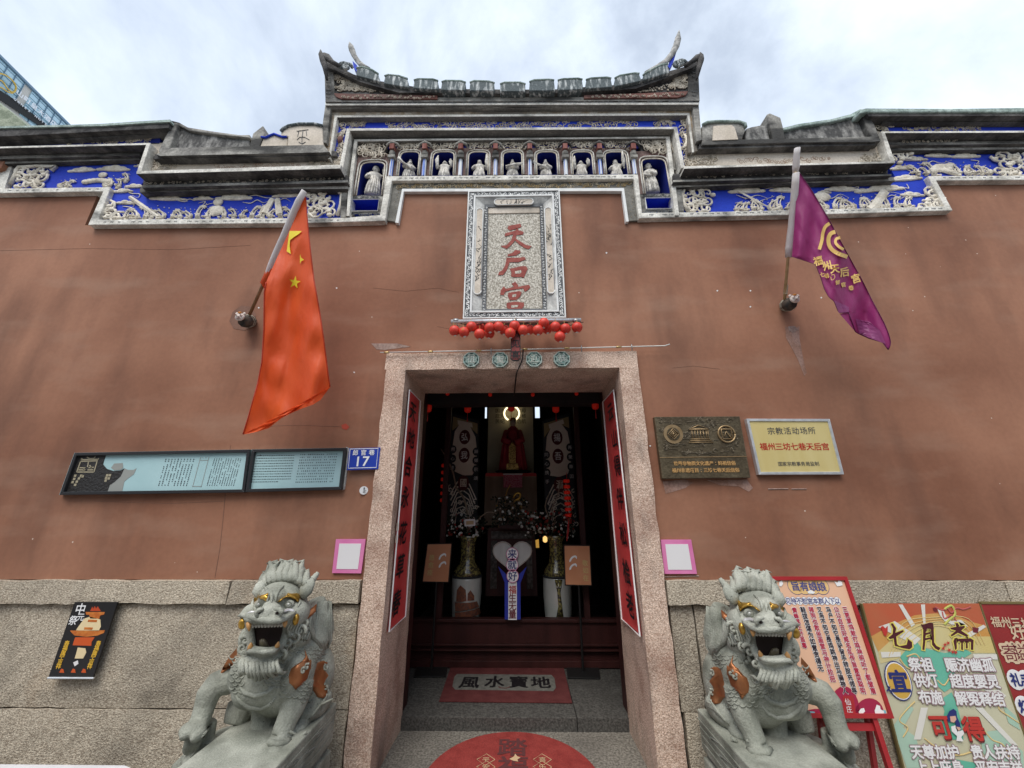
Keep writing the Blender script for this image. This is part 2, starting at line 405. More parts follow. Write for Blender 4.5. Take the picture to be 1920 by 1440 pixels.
# ---- floor, street
ground = tag(MB().box(-40, 40, -14, -.05, -.5, -.25).build('ground', mat('lane_paving', (.20, .19, .18), .9, (.28, .27, .26), 5, fine=.15, bump=.4)), kind='structure')
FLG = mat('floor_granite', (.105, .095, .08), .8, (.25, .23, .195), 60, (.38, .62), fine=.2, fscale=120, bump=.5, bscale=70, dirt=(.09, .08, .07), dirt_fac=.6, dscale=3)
FLI = mat('shaded_floor_granite', (.045, .042, .038), .85, (.10, .095, .085), 60, (.38, .62), fine=.2, fscale=120, bump=.5, bscale=70, dirt=(.05, .045, .04), dirt_fac=.6, dscale=3)  # same granite toned darker, the hall's shade put into its colour
fl = MB().box(-1.04, 1.08, -.7, .63, -.24, -.004).build('doorway_floor', mat('floor_bed', (.08, .07, .06), .9)); tag(fl, kind='structure')
tag(MB().box(-1.04, 1.08, -.7, .632, -.0038, 0).build('floor_slab', FLG, fl), None)
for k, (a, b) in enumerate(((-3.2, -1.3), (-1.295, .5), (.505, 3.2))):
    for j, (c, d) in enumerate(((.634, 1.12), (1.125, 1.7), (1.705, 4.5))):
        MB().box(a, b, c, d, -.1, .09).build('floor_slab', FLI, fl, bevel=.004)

# ---- frieze base rail (the ivory moulding that steps along under the frieze)
YR = -.058
rail = MB().pp([(-60, 354), (207, 350.5), (184, 411.6), (645, 408), (712, 403), (724.7, 330), (1196.5, 326.6), (1204, 398.5), (1300, 397.6), (1560, 391.9), (1771.9, 386.3),
                (1740, 329.8), (2000, 328.5), (2000, 336.5), (1756, 338.4), (1786.9, 394.3), (1560, 401.3), (1300, 406.6), (1198, 409), (1188.4, 335.3), (734.7, 339), (722, 414), (580, 418), (164.7, 421.5), (193, 358.7), (-60, 363)], YR, .03).build('frieze_rail', LIME, G, bevel=.006)
# small painted fret marks along the rail face
q = random.Random(4); mb = MB()
def along(p0, p1, n, Y, fn):
    for k in range(n):
        t = (k+.5)/n; fn(p0[0]+(p1[0]-p0[0])*t, p0[1]+(p1[1]-p0[1])*t)
def fret(x, y):
    c = at(x, y, Y=YR-.0015); a = q.uniform(.010, .024); b = .006
    if q.random() < .75:
        for dx, dz, sx, sz in ((0, b, a, .0015), (-a*.8, 0, .0015, b), (a*.3, -b*.4, a*.5, .0015)):
            mb.box(c.x+dx-sx, c.x+dx+sx, c.y, c.y+.001, c.z+dz-sz, c.z+dz+sz)
along((190, 416.5), (640, 413), 34, YR, fret); along((10, 357.5), (190, 354.5), 12, YR, fret); along((735, 334.5), (1188, 331), 44, YR, fret)
along((1215, 403), (1770, 391), 44, YR, fret); along((1765, 333.5), (1915, 332.5), 12, YR, fret)
o = mb.build('fret_pattern', INKG, rail); o['kind'] = 'stuff'
# gold scroll band under the centre rail
MB().pp([(734, 338), (1189, 334), (1204, 408), (1199, 413), (1177, 414), (1168, 354), (755, 355), (744, 416), (726, 413), (723, 408)], -.022, .03).build('scroll_band', mat('slate_band', (.11, .105, .09), .85, (.2, .19, .165), 9, fine=.2), G)
MB().pp([(754, 354), (1170, 352.5), (1179, 415), (1173.5, 415.5), (1166, 358), (757, 359), (747, 418), (741, 417)], -.036, .03).build('scroll_band_edge', WHITE, G)
scrolls([(745, 344), (1180, 340.5), (1180, 352), (745, 353.5)], -.026, 90, .018, .034, GOLDP, G, 'gold_scrollwork', .0035, 5, 'stuff')
scrolls([(738, 352), (738, 412), (747, 412), (752, 352)], -.026, 12, .015, .026, GOLDP, G, 'gold_scrollwork', .0035, 6, 'stuff')
scrolls([(1173, 350), (1180, 410), (1196, 410), (1188, 350)], -.026, 12, .015, .026, GOLDP, G, 'gold_scrollwork', .0035, 8, 'stuff')

# ---- blue relief fields, left and right
bl = MB().pp([(40, 312), (300, 300), (262, 350), (262, 362), (660, 352), (652, 412), (184, 415), (206, 354), (20, 356)], -.012, .04).build('blue_field', BLUE, G)
br = MB().pp([(1262, 348), (1680, 335), (1655, 290), (1930, 285), (1930, 334), (1742, 334), (1775, 391), (1266, 402)], -.012, .04).build('blue_field', BLUE, G)
# horizontal stepped cornices of the wings, read from the photograph: (front plane, outline)
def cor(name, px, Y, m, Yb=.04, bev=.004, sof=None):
    sof = sof or (BLACKST if m in (LIME, LIMED) else None)
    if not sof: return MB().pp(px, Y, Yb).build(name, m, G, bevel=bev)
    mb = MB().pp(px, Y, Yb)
    for i, f in enumerate(mb.f):       # downward faces take the darker soffit material
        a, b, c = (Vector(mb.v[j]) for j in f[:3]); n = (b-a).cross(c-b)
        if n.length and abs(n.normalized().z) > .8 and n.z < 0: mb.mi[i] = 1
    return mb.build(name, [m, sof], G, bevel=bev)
cor('cornice_band', [(262, 352.5), (652, 343.5), (652, 354), (450, 355), (262, 361)], -.086, LIMED)
cor('cornice_ledge', [(266, 347), (652, 337), (652, 342), (266, 352)], -.124, LIMED)
cor('cornice_frieze', [(268, 338), (652, 328), (652, 340), (268, 350)], -.105, BLACKST)
scrolls([(272, 341), (645, 331), (645, 338), (272, 348)], -.112, 46, .012, .022, IVORYD, G, 'small_scrollwork', .003, 11, 'stuff')
cor('cornice_ledge', [(255.5, 320.5), (640, 308.5), (638, 316), (450, 321.3), (255.5, 326)], -.208, LIME)
cor('cornice_frame', [(275, 268.5), (282, 267.6), (264, 322), (255.3, 325.5)], -.206, LIME)
cr = MB().pp([(258, 321.5), (284, 268), (620, 268), (640, 312)], -.12, .04).build('painted_panel', CREAM, G)
cor('cornice_roof_edge', [(322, 277), (606, 271), (618, 285), (600, 286), (300, 292.5), (292, 289)], -.215, LIMED)
cor('cornice_underside', [(290, 289), (612, 282), (616, 292), (290, 298)], -.19, BLACKST)
cor('cornice_underside', [(288, 292), (630, 283), (632, 292), (288, 299)], -.15, BLACKST)
scrolls([(266, 303), (292, 296), (290, 322), (262, 322)], -.126, 12, .03, .045, IVORYD, G, 'corner_scrollwork', .007, 12, 'stuff')
scrolls([(292, 306), (335, 304), (325, 321), (290, 322)], -.124, 26, .02, .03, IVORYD, G, 'corner_scrollwork', .004, 13, 'stuff')
scrolls([(578, 299), (640, 297), (638, 313), (580, 314)], -.124, 30, .02, .035, IVORYD, G, 'corner_scrollwork', .005, 14, 'stuff')
RELP = mat('faded_painting', (.30, .16, .10), .8, (.40, .30, .22), 12)
scrolls([(400, 308), (560, 304), (560, 314), (400, 318)], -.1205, 22, .02, .04, RELP, cr, 'painted_flourish', .003, 15, 'stuff')
# upper left tier
cor('cornice_band', [(-40, 301), (256, 291), (262, 299), (-40, 308.5)], -.064, LIMED)
cor('cornice_ledge', [(-40, 293), (262, 285), (262, 291), (-40, 299)], -.095, LIMED)
cor('cornice_ledge', [(-40, 275.5), (282, 267.6), (280, 271.5), (-40, 279)], -.175, LIME)
cor('cornice_panel', [(-40, 255), (300, 245), (300, 270), (-40, 279)], -.12, BLUED)
scrolls([(110, 262), (250, 256), (250, 268), (110, 272)], -.124, 30, .02, .035, IVORYD, G, 'small_scrollwork', .004, 16, 'stuff')
scrolls([(248, 252), (290, 250), (280, 267), (244, 268)], -.124, 16, .02, .035, IVORYD, G, 'corner_scrollwork', .005, 17, 'stuff')
cor('cornice_underside', [(-40, 247), (312, 243), (300, 250), (200, 258), (-40, 268)], -.17, BLACKST)
cor('cornice_roof_edge', [(-40, 240), (24, 238), (190, 236), (250, 231), (312, 226), (319, 228), (316, 240), (-40, 258)], -.22, BLACKST)
cor('roof_edge_moss', [(-40, 237.5), (24, 236), (110, 234.5), (190, 232), (250, 228), (319, 224), (319, 228), (250, 232), (190, 236), (24, 239.5), (-40, 241)], -.235, MOSSY, .3)
# sloping side of the stepped roof (left) with its bright corner rib
MB().pp([(318, 227), (333, 229), (352, 240), (400, 248), (450, 255), (468, 254), (468, 278), (312, 290), (300, 288)], -.14, .5).build('gable_slope', mat('streaked_render', (.07, .068, .066), .92, (.30, .29, .27), 18, (.42, .66), stretch=(1, 1, .45), fine=.25, fscale=50, bump=.6, bscale=40), G)
MB().pp([(324, 229), (333, 230), (327, 250), (314, 285), (303, 288), (296, 283)], -.19, .1).build('gable_rib', LIMED, G, bevel=.01)
MB().pp([(318, 224.5), (336, 229), (352, 238), (402, 246), (450, 252.5), (468, 252), (468, 258), (402, 251), (352, 244), (333, 234)], -.17, .5).build('gable_coping', LIMED, G, bevel=.01)
tb = MB().pp([(467, 276), (474, 250), (493, 235), (496, 250), (486, 275)], -.2, .1).build('ridge_tablet', LIMED, G, bevel=.008)
MB().pp([(487, 275), (494, 257), (502, 256), (512, 250), (520, 249), (528, 253), (538, 253), (541, 250), (538, 275)], -.19, .1).build('ridge_tablet', CREAM, G, bevel=.008)
MB().pp([(526, 254), (527, 243), (535, 236), (560, 231.5), (590, 231.5), (604, 236), (606, 273), (538, 274), (540, 256)], -.21, .1).build('ridge_tablet', CREAM, G, bevel=.01)
MB().tube([at(x, y, Y=-.218) for x, y in ((527, 246), (531, 241), (541, 236), (560, 232.5), (590, 232.5), (604, 236))], .016, 6).build('ridge_tablet_edge', RIDGE, G, True)
mb = MB()
for P in (((556, 246), (578, 243)), ((560, 246), (558, 256)), ((568, 245), (566, 258)), ((574, 246), (575, 254)), ((557, 262), (562, 257), (571, 257), (580, 262)), ((566, 258), (566, 270)), ((560, 266), (566, 270), (573, 266))):
    mb.tube([at(x, y, Y=-.213) for x, y in P], .003, 4)
mb.build('ink_drawing', INKG, G)
mb = MB().tube([at(x, y, Y=-.2) for x, y in ((490, 257), (498, 258), (506, 254), (514, 251), (522, 254), (530, 257), (540, 256))], .012, 5); mb.build('ridge_tablet_edge', BLUE, G, True)

# right wing
cor('cornice_band', [(1262, 342.5), (1675, 331.5), (1679, 339), (1450, 344), (1262, 351.5)], -.072, LIMED)
cor('cornice_ledge', [(1262, 337.5), (1672, 326), (1672, 329.5), (1262, 341.5)], -.112, LIMED)
cor('cornice_frieze', [(1262, 326), (1665, 318), (1665, 329), (1262, 338)], -.095, BLACKST)
scrolls([(1285, 325.5), (1655, 317), (1655, 324), (1285, 333)], -.1, 48, .012, .022, IVORYD, G, 'small_scrollwork', .003, 21, 'stuff')
cor('cornice_ledge', [(1283, 311.5), (1671, 302), (1678, 306), (1450, 311), (1283, 316.5)], -.195, LIME)
cor('cornice_frame', [(1652, 246), (1659, 248.5), (1679, 306), (1670, 305.5)], -.193, LIME)
cr = MB().pp([(1283, 312), (1300, 262), (1650, 245), (1672, 305)], -.115, .04).build('painted_panel', CREAM, G)
cor('cornice_roof_edge', [(1317, 263), (1635, 256), (1650, 259), (1652, 264), (1640, 266), (1500, 267), (1316, 272)], -.20, LIMED)
cor('cornice_underside', [(1312, 269), (1648, 261), (1640, 272), (1310, 279)], -.18, BLACKST)
cor('cornice_underside', [(1306, 272), (1645, 265), (1645, 273), (1302, 282)], -.145, BLACKST)
scrolls([(1284, 289), (1305, 285), (1308, 311), (1284, 312)], -.12, 12, .03, .045, IVORYD, G, 'corner_scrollwork', .007, 22, 'stuff')
scrolls([(1305, 293), (1342, 291), (1345, 308), (1305, 310)], -.12, 26, .02, .03, IVORYD, G, 'corner_scrollwork', .004, 23, 'stuff')
scrolls([(1612, 288), (1648, 286), (1650, 303), (1612, 305)], -.12, 22, .02, .03, IVORYD, G, 'corner_scrollwork', .005, 24, 'stuff')
scrolls([(1645, 278), (1664, 276), (1672, 302), (1650, 304)], -.122, 10, .03, .045, IVORY, G, 'corner_scrollwork', .008, 25, 'stuff')
scrolls([(1380, 298), (1560, 292), (1560, 302), (1380, 308)], -.1155, 22, .02, .04, RELP, cr, 'painted_flourish', .003, 26, 'stuff')
cor('cornice_band', [(1668, 274.5), (2000, 271), (2000, 279), (1672, 282)], -.064, LIMED)
cor('cornice_ledge', [(1666, 266.5), (2000, 262), (2000, 269), (1668, 272)], -.095, LIMED)
cor('cornice_frieze', [(1664, 262), (2000, 258), (2000, 265), (1665, 270)], -.09, BLACKST)
scrolls([(1690, 262), (1800, 261), (1800, 266), (1690, 268)], -.1, 14, .012, .022, IVORYD, G, 'small_scrollwork', .003, 27, 'stuff')
cor('cornice_ledge', [(1652, 246), (2000, 244.5), (2000, 248.5), (1656, 249.5)], -.175, LIME)
cor('cornice_panel', [(1655, 226), (2000, 224), (2000, 248), (1655, 249)], -.12, BLUE)
scrolls([(1695, 239), (1840, 237), (1840, 245), (1695, 246)], -.124, 30, .02, .032, IVORYD, G, 'small_scrollwork', .004, 28, 'stuff')
scrolls([(1640, 229), (1676, 229), (1676, 246), (1645, 247)], -.13, 14, .025, .04, IVORYD, G, 'corner_scrollwork', .006, 29, 'stuff')
cor('cornice_underside', [(1650, 219), (2000, 219), (2000, 229), (1655, 230)], -.17, BLACKST)
cor('cornice_ledge', [(1634, 215), (2000, 213), (2000, 220), (1640, 222)], -.2, LIMED)
cor('cornice_roof_edge', [(1618, 207), (2000, 209), (2000, 217), (1630, 218)], -.225, BLACKST)
cor('roof_edge_moss', [(1611, 205), (1624, 202), (1780, 203), (2000, 200), (2000, 210), (1780, 210), (1625, 210), (1614, 212)], -.24, MOSSY, .4, .012)
MB().pp([(1466, 241), (1500, 234), (1560, 226), (1595, 216), (1620, 205), (1640, 245), (1640, 262), (1474, 262)], -.14, .5).build('gable_slope', bpy.data.materials['streaked_render'], G)
MB().pp([(1612, 208), (1622, 207), (1640, 233), (1650, 258), (1638, 260), (1626, 240)], -.19, .1).build('gable_rib', LIMED, G, bevel=.01)
MB().pp([(1466, 240), (1500, 231), (1560, 222), (1595, 213), (1614, 203), (1620, 208), (1597, 219), (1560, 228), (1500, 237), (1470, 244)], -.17, .5).build('gable_coping', MOSSY, G, bevel=.01)
MB().pp([(1438, 214), (1443, 212), (1464, 221), (1468, 236), (1473, 262), (1450, 262)], -.2, .1).build('ridge_tablet', LIMED, G, bevel=.008)
MB().pp([(1399, 241), (1408, 238), (1424, 235), (1438, 236), (1444, 262), (1398, 264)], -.18, .1).build('ridge_tablet', bpy.data.materials['streaked_render'], G, bevel=.008)
MB().pp([(1317, 263), (1317, 235), (1325, 230), (1345, 229), (1385, 228), (1397, 232), (1399, 240), (1390, 262)], -.2, .1).build('ridge_tablet', LIMED, G, bevel=.01)
MB().tube([at(x, y, Y=-.21) for x, y in ((1318, 234), (1326, 229.5), (1345, 228), (1385, 228), (1397, 232), (1398, 239))], .016, 6).build('ridge_tablet_edge', MOSSY, G, True)
MB().pp([(1338, 236), (1372, 234), (1378, 240), (1384, 261), (1336, 263)], -.207, .0).build('ridge_tablet_panel', CREAM, G)

# ---- centre block, nested projecting frames
cor('frame_outer', [(610, 196), (1310, 194.5), (1316, 262), (1306, 265), (1299, 201), (620, 203), (612, 268), (600, 266)], -.20, LIMED, sof=SOFG)
cor('frame_fret_band', [(609.5, 190), (1312, 188), (1311, 196), (610, 197.5)], -.222, LIME, sof=SOFG)
cor('frame_ochre', [(616, 203), (1302, 201), (1308, 283), (1290, 287), (1290.6, 213), (630, 218), (617, 299), (604, 292)], -.16, OCHRE)
cor('frame_line', [(627, 216), (1293, 211.5), (1302, 285), (1298, 286), (1289, 216), (632, 220), (619, 298), (615, 298)], -.166, LIME, sof=SOFG)
MB().pp([(625, 218), (1296, 213), (1303, 300), (1283, 312), (1268, 241), (655, 243.5), (640, 312), (612, 306)], -.108, .34).build('blue_strip', BLUE, G)
cor('cornice_underside', [(632, 215), (1290, 211), (1291, 221), (632, 226)], -.13, BLACKST, bev=0)
scrolls([(725, 228), (1192, 224), (1192, 239), (725, 241)], -.113, 110, .025, .045, IVORYD, G, 'small_scrollwork', .0045, 31, 'stuff')
scrolls([(652, 226), (686, 224), (686, 239), (652, 241)], -.118, 26, .02, .03, IVORYD, G, 'corner_scrollwork', .004, 32, 'stuff')
scrolls([(1230, 222), (1266, 218), (1264, 236), (1228, 238)], -.118, 26, .02, .03, IVORYD, G, 'corner_scrollwork', .004, 33, 'stuff')
scrolls([(632, 222), (632, 300), (640, 306), (650, 240)], -.118, 22, .03, .045, IVORYD, G, 'corner_scrollwork', .007, 34, 'stuff')
scrolls([(1270, 240), (1284, 306), (1296, 300), (1288, 218)], -.118, 22, .03, .045, IVORYD, G, 'corner_scrollwork', .007, 35, 'stuff')
mn = MB().tube([at(x, y, Y=-.12) for x, y in ((1283, 252), (1289, 259), (1290, 267), (1285, 275), (1278, 278))], [.008, .024, .03, .022, .006], 8, .6).build('crescent_relief', IVORY, G, True)
MB().ball(at(638, 262, Y=-.12), (.03, .02, .05), 8, 6).build('fruit_relief', RUSTP, G, True)
cor('frame_middle', [(650, 240.3), (1270, 237.4), (1284, 313), (1277, 316), (1264, 242), (656, 245), (643, 316), (636, 313)], -.135, LIME, sof=SOFG)
MB().pp([(654, 244), (1266, 241), (1279, 318), (1262, 318), (1252, 254), (668, 258), (652, 318), (642, 318)], -.035, .33).build('frame_reveal', LIMED, G)
scrolls([(690, 252), (1245, 248), (1245, 255), (690, 259)], -.04, 70, .015, .025, IVORYD, G, 'small_scrollwork', .003, 36, 'stuff')
scrolls([(656, 262), (646, 338), (652, 340), (664, 262)], -.06, 16, .015, .024, IVORYD, G, 'small_scrollwork', .004, 37, 'stuff')
scrolls([(1258, 258), (1268, 330), (1274, 330), (1266, 258)], -.06, 16, .015, .024, IVORYD, G, 'small_scrollwork', .004, 38, 'stuff')
cor('frame_inner', [(664, 261), (1256, 255.5), (1266, 339), (1274, 404), (1266, 404), (1258, 339), (1249, 259), (670, 265), (660, 343), (655, 405), (649, 405), (653.5, 343)], -.07, LIME, sof=SOFG)

# ---- arcade of niches
def arch(cx, hw, z0, z1, n=9):
    """pointed-shoulder arch outline, from bottom-left up and over to bottom-right"""
    zs = z1-hw*.75; P = [(cx-hw, z0), (cx-hw, (z0+zs)/2), (cx-hw, zs)]
    for k in range(1, n):
        a = math.pi-math.pi*k/n
        r = abs(math.cos(a))**.62*(1 if math.cos(a) > 0 else -1)
        P.append((cx+hw*r, zs+(z1-zs)*math.sin(a)**.62))
    return P+[(cx+hw, zs), (cx+hw, (z0+zs)/2), (cx+hw, z0)]
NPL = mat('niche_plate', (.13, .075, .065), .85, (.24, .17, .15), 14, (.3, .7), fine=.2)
def niche(x0, x1, y0, y1, rx0, rx1, ry0, Y=-.028, depth=.22, arched=True, kx=None):
    a = at(x0, y1, Y=Y); b = at(x1, y1, Y=Y); c = at((x0+x1)/2, y0, Y=Y)
    cx, hw, z0, z1 = (a.x+b.x)/2, (b.x-a.x)/2, min(a.z, b.z), c.z
    P = arch(cx, hw, z0, z1) if arched else [(cx-hw, z0), (cx-hw, z1), (cx+hw, z1), (cx+hw, z0)]
    ra = at(rx0, y1, Y=Y).x; rb = at(rx1, y1, Y=Y).x; rz = at((x0+x1)/2, ry0, Y=Y).z
    O = []
    for x, z in P:
        dx, dz = x-cx, z-z0
        if not arched: O.append((ra if dx < 0 else rb, z0-.03 if dz < .001 else rz)); continue
        if dz < 1e-4: O.append((ra if dx < 0 else rb, z0))
        else:
            sx = ((ra if dx < 0 else rb)-cx)/dx if abs(dx) > 1e-6 else 9e9; sz = (rz-z0)/dz; s_ = min(sx, sz); O.append((cx+dx*s_, z0+dz*s_))
    if not arched: P = [(cx-hw, z0), (cx-hw, z1), (cx+hw, z1), (cx+hw, z0), (cx-hw, z0)]; O += [(ra, z0-.03)]
    n = len(P); mb = MB()
    root = MB()
    root.add([(x, Y, z) for x, z in O]+[(x, Y, z) for x, z in P], [(i, i+1, n+i+1, n+i) for i in range(n-1)])
    root.m = 1
    bk = Y+depth
    root.add([(x, Y, z) for x, z in P]+[(x, bk, z) for x, z in P], [(i, i+1, n+i+1, n+i) for i in range(n-1)]+[(0, n, 2*n-1, n-1)]+[tuple(range(n, 2*n))])
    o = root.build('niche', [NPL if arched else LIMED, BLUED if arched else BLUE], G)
    Pf = [Vector((x, Y-.006, z)) for x, z in P]
    if arched:
        MB().tube(Pf, .0065, 5).build('niche_rim', IVORY, o, True)
        s_ = 1.17
        MB().tube([Vector((cx+(p.x-cx)*s_, Y-.010, z0+(p.z-z0)*1.06 if p.z > z0+.001 else z0)) for p in Pf], .008, 5).build('niche_rim', LIME, o, True)
    else: MB().tube(Pf, .007, 4).build('niche_rim', WHITE, o)
    return o, cx, hw, z0, z1
NX = [(747.3, 783.4), (809.6, 850), (877.3, 915), (943, 979), (1006.6, 1045.8), (1074.7, 1112.6), (1137, 1177.6)]
CX = [733, 794.8, 862.9, 928.8, 993.8, 1060.8, 1125.8, 1190]
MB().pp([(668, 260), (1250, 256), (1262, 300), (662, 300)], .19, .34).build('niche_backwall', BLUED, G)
nich = []
for k, (a, b) in enumerate(NX):
    nich.append(niche(a, b, 285.5, 329-.5*k, CX[k], CX[k+1], 277))
MB().pp([(725, 262), (1197, 258), (1197, 278.5), (725, 279.5)], -.010, .19).build('scroll_backing', BLUED, G)
for k, (a, b) in enumerate(NX):
    scrolls([(a-3, 264-.5*k), (b+3, 264-.5*k), (b+6, 281), (a-6, 281)], -.04, 20, .028, .05, IVORYD, nich[k][0], 'niche_crest', .005, 50+k, 'stuff')
STRIPE = mat('blue_striped_column', (.10, .20, .62), .7, (.72, .74, .76), 60, (.44, .52), stretch=(1, 1, .02))
REDC = mat('dark_red_capital', (.16, .04, .03), .8, (.28, .12, .10), 40, stretch=(1, 1, .05))
for k, x in enumerate(CX):
    b = at(x, 330-.5*k, Y=-.055); t = at(x, 299, Y=-.055); cxx = (b.x+t.x)/2
    c = MB().lathe((cxx, -.045, b.z), [(.020, 0), (.020, t.z-b.z)], 10).build('niche_column', STRIPE, G)
    z = t.z
    MB().box(cxx-.036, cxx+.036, -.085, -.03, z, z+.035).build('capital_block', LIMED, c, bevel=.004)
    MB().lathe((cxx, -.06, z+.03), [(.02, 0), (.032, .02), (.032, .055), (.022, .07)], 10).build('capital_knob', LIMED, c, True)
    MB().box(cxx-.023, cxx+.023, -.10, -.03, z+.098, z+.165).build('capital_bracket', REDC, c)
    MB().tube([Vector((cxx-.075, -.06, z+.135)), Vector((cxx-.05, -.08, z+.175)), Vector((cxx, -.09, z+.19)), Vector((cxx+.05, -.08, z+.175)), Vector((cxx+.075, -.06, z+.135))], [.004, .014, .018, .014, .004], 6).build('capital_leaf', LIMED, c, True)
# tall end niches and the small blue windows under them
tn = [niche(668.8, 715.7, 305, 366, 659, 724, 290), niche(1210, 1257, 298, 363, 1199, 1268, 283)]
scrolls([(674, 265), (722, 264), (722, 298), (668, 300)], -.045, 34, .035, .06, IVORYD, tn[0][0], 'niche_crest', .006, 61, 'stuff')
scrolls([(1206, 258), (1254, 257), (1262, 288), (1208, 290)], -.045, 34, .035, .06, IVORYD, tn[1][0], 'niche_crest', .006, 62, 'stuff')
MB().pp([(668, 262), (728, 262), (724, 296), (664, 296)], -.02, .19).build('scroll_backing', BLACKST, G)
MB().pp([(1200, 258), (1252, 257), (1260, 292), (1202, 292)], -.02, .19).build('scroll_backing', BLACKST, G)
niche(657, 708.5, 374.5, 396, 650, 716, 366, Y=-.024, arched=False); niche(1212, 1262, 371.5, 392, 1203, 1270, 363, Y=-.024, arched=False)
for px, sd_ in (([(652, 367), (714, 367), (713, 373), (652, 373)], 71), ([(650, 398), (712, 398), (711, 404), (649, 404)], 72), ([(1205, 364), (1266, 363), (1267, 369), (1206, 370)], 73), ([(1208, 394), (1271, 393), (1272, 399), (1208, 400)], 74)):
    scrolls(px, -.03, 14, .014, .022, INKG, G, 'small_scrollwork', .004, sd_, 'stuff')
cor('frieze_pilaster', [(640, 352), (652, 350), (648, 408), (638, 408)], -.045, LIMED); cor('frieze_pilaster', [(1266, 345), (1278, 344), (1283, 400), (1272, 401)], -.045, LIMED)

# ---- pediment under the upturned roof
TOP = [(604, 104), (616.5, 117), (637, 125.6), (661.7, 138.8), (690.8, 149), (718.5, 153), (774, 162), (822, 165.7), (860, 166.8), (960, 168), (1040.8, 167.5), (1098, 163), (1150.8, 159.5), (1203.5, 148), (1256, 133), (1284, 125), (1304, 115), (1315, 106)]
BOT = [(1312, 118), (1297.5, 127), (1261, 141), (1235.6, 151), (1192, 166), (1137, 170), (1090, 173), (960, 175.5), (799, 174), (747.7, 173.5), (705, 162), (673, 153), (650, 142), (628, 131), (613.5, 127), (606, 118)]
MB().pp(TOP+BOT, -.27, .5).build('roof_slab', BLACKST, G)
MB().pp([(a, b+7) for a, b in TOP[1:-1]]+[(1308, 165), (1312, 189), (610, 190.5), (611, 165)], -.215, .4).build('pediment', BLACKST, G)
cor('pediment_border', [(608, 122), (625, 128), (627, 172), (640, 183), (1275, 181), (1290, 172), (1290, 122), (1309, 116), (1312, 189), (610, 191)], -.235, LIMED)
MB().pp([(626, 175), (745, 177), (820, 179), (820, 185), (640, 185), (630, 181)], -.25, -.2).build('red_strip', RUSTP, G)
MB().pp([(1095, 178), (1175, 176), (1290, 171), (1286, 178), (1270, 182.5), (1095, 184)], -.25, -.2).build('red_strip', RUSTP, G)
scrolls([(640, 177), (815, 180), (815, 185), (640, 184.5)], -.256, 30, .012, .02, IVORYD, G, 'small_scrollwork', .003, 81, 'stuff')
scrolls([(1110, 179), (1282, 174), (1280, 181), (1110, 184)], -.256, 30, .012, .02, IVORYD, G, 'small_scrollwork', .003, 82, 'stuff')
scrolls([(628, 134), (668, 150), (672, 173), (630, 172)], -.225, 46, .022, .045, IVORYD, G, 'flower_scrollwork', .007, 83, 'stuff')
scrolls([(665, 156), (705, 165), (760, 176), (665, 174)], -.225, 26, .02, .035, IVORYD, G, 'flower_scrollwork', .006, 84, 'stuff')
scrolls([(1258, 148), (1288, 134), (1288, 168), (1256, 170)], -.225, 46, .022, .045, IVORYD, G, 'flower_scrollwork', .007, 85, 'stuff')
scrolls([(1190, 170), (1256, 154), (1256, 171), (1190, 173)], -.225, 26, .02, .03, IVORYD, G, 'flower_scrollwork', .006, 86, 'stuff')
q = random.Random(9); mb = MB()
def fr2(x, y):
    c = at(x, y, Y=-.24); a = q.uniform(.012, .03)
    if q.random() < .8: mb.box(c.x-a, c.x+a, c.y-.003, c.y, c.z-.006, c.z-.001); mb.box(c.x-a, c.x-a+.006, c.y-.003, c.y, c.z-.006, c.z+.010)
along((640, 193.5), (1300, 191), 70, 0, fr2); along((617, 130), (616, 185), 8, 0, fr2); along((1300, 125), (1303, 182), 8, 0, fr2)
o = mb.build('fret_pattern', INKG, G); o['kind'] = 'stuff'
BLK = [[(667, 141), (668, 128), (680, 126), (697, 131), (709, 139), (712, 153)], [(718.5, 156), (721, 143), (728, 140.5), (748, 142.5), (764, 148), (768, 164)], [(774, 165), (776, 151), (784, 148.5), (812, 149), (821, 152), (823, 168)],
       [(826, 168.5), (828, 154), (836, 151.5), (864, 152), (873, 155), (873, 169)], [(880, 169.5), (881, 155), (889, 152), (917, 153), (927, 156), (927, 170)], [(937.5, 171), (938, 158), (946, 155), (976, 155), (985, 158), (985, 171)],
       [(992, 170), (993, 154), (1001, 150.5), (1030, 149.5), (1039, 151), (1041, 169.5)], [(1046, 169), (1046, 151), (1056, 148.5), (1084, 147.5), (1092, 149.5), (1094, 167)], [(1098, 166), (1099, 150), (1108, 147), (1138, 145.5), (1146, 147.5), (1149, 163)],
       [(1152, 162), (1153, 147), (1162, 142), (1190, 137.5), (1199, 138.5), (1204, 151)], [(1206, 150), (1206, 141), (1220, 132), (1240, 122), (1252, 120), (1257, 135)]]
for b in BLK: 
    o = MB().pp(b, -.30, -.02).build('ridge_block', RIDGE, G, bevel=.012)
    t = [(x, y) for x, y in b[1:-1]]
    MB().tube([at(x, y, Y=-.297) for x, y in t], .012, 5).build('ridge_block_edge', MOSSY, o, True)
HG = mat('horn_grey', (.20, .20, .19), .9, (.48, .46, .43), 22, (.35, .65), fine=.2, bump=.4, bscale=50)
def horn(pts, rs, name='ridge_horn'):
    return MB().tube([at(x, y, Y=Y) for x, y, Y in pts], rs, 8, .55).build(name, HG, G, True)
horn([(688, 131, -.28), (680, 124, -.28), (671, 115, -.28), (664, 104, -.29), (660, 94, -.30), (657.5, 86, -.31), (655, 78.5, -.31)], [.045, .032, .026, .027, .032, .028, .003])
horn([(1214, 139, -.28), (1232, 127, -.28), (1250, 114, -.28), (1261, 100, -.28), (1268, 86, -.29), (1271.5, 72, -.30), (1273.5, 56, -.30)], [.045, .036, .031, .030, .034, .032, .003])
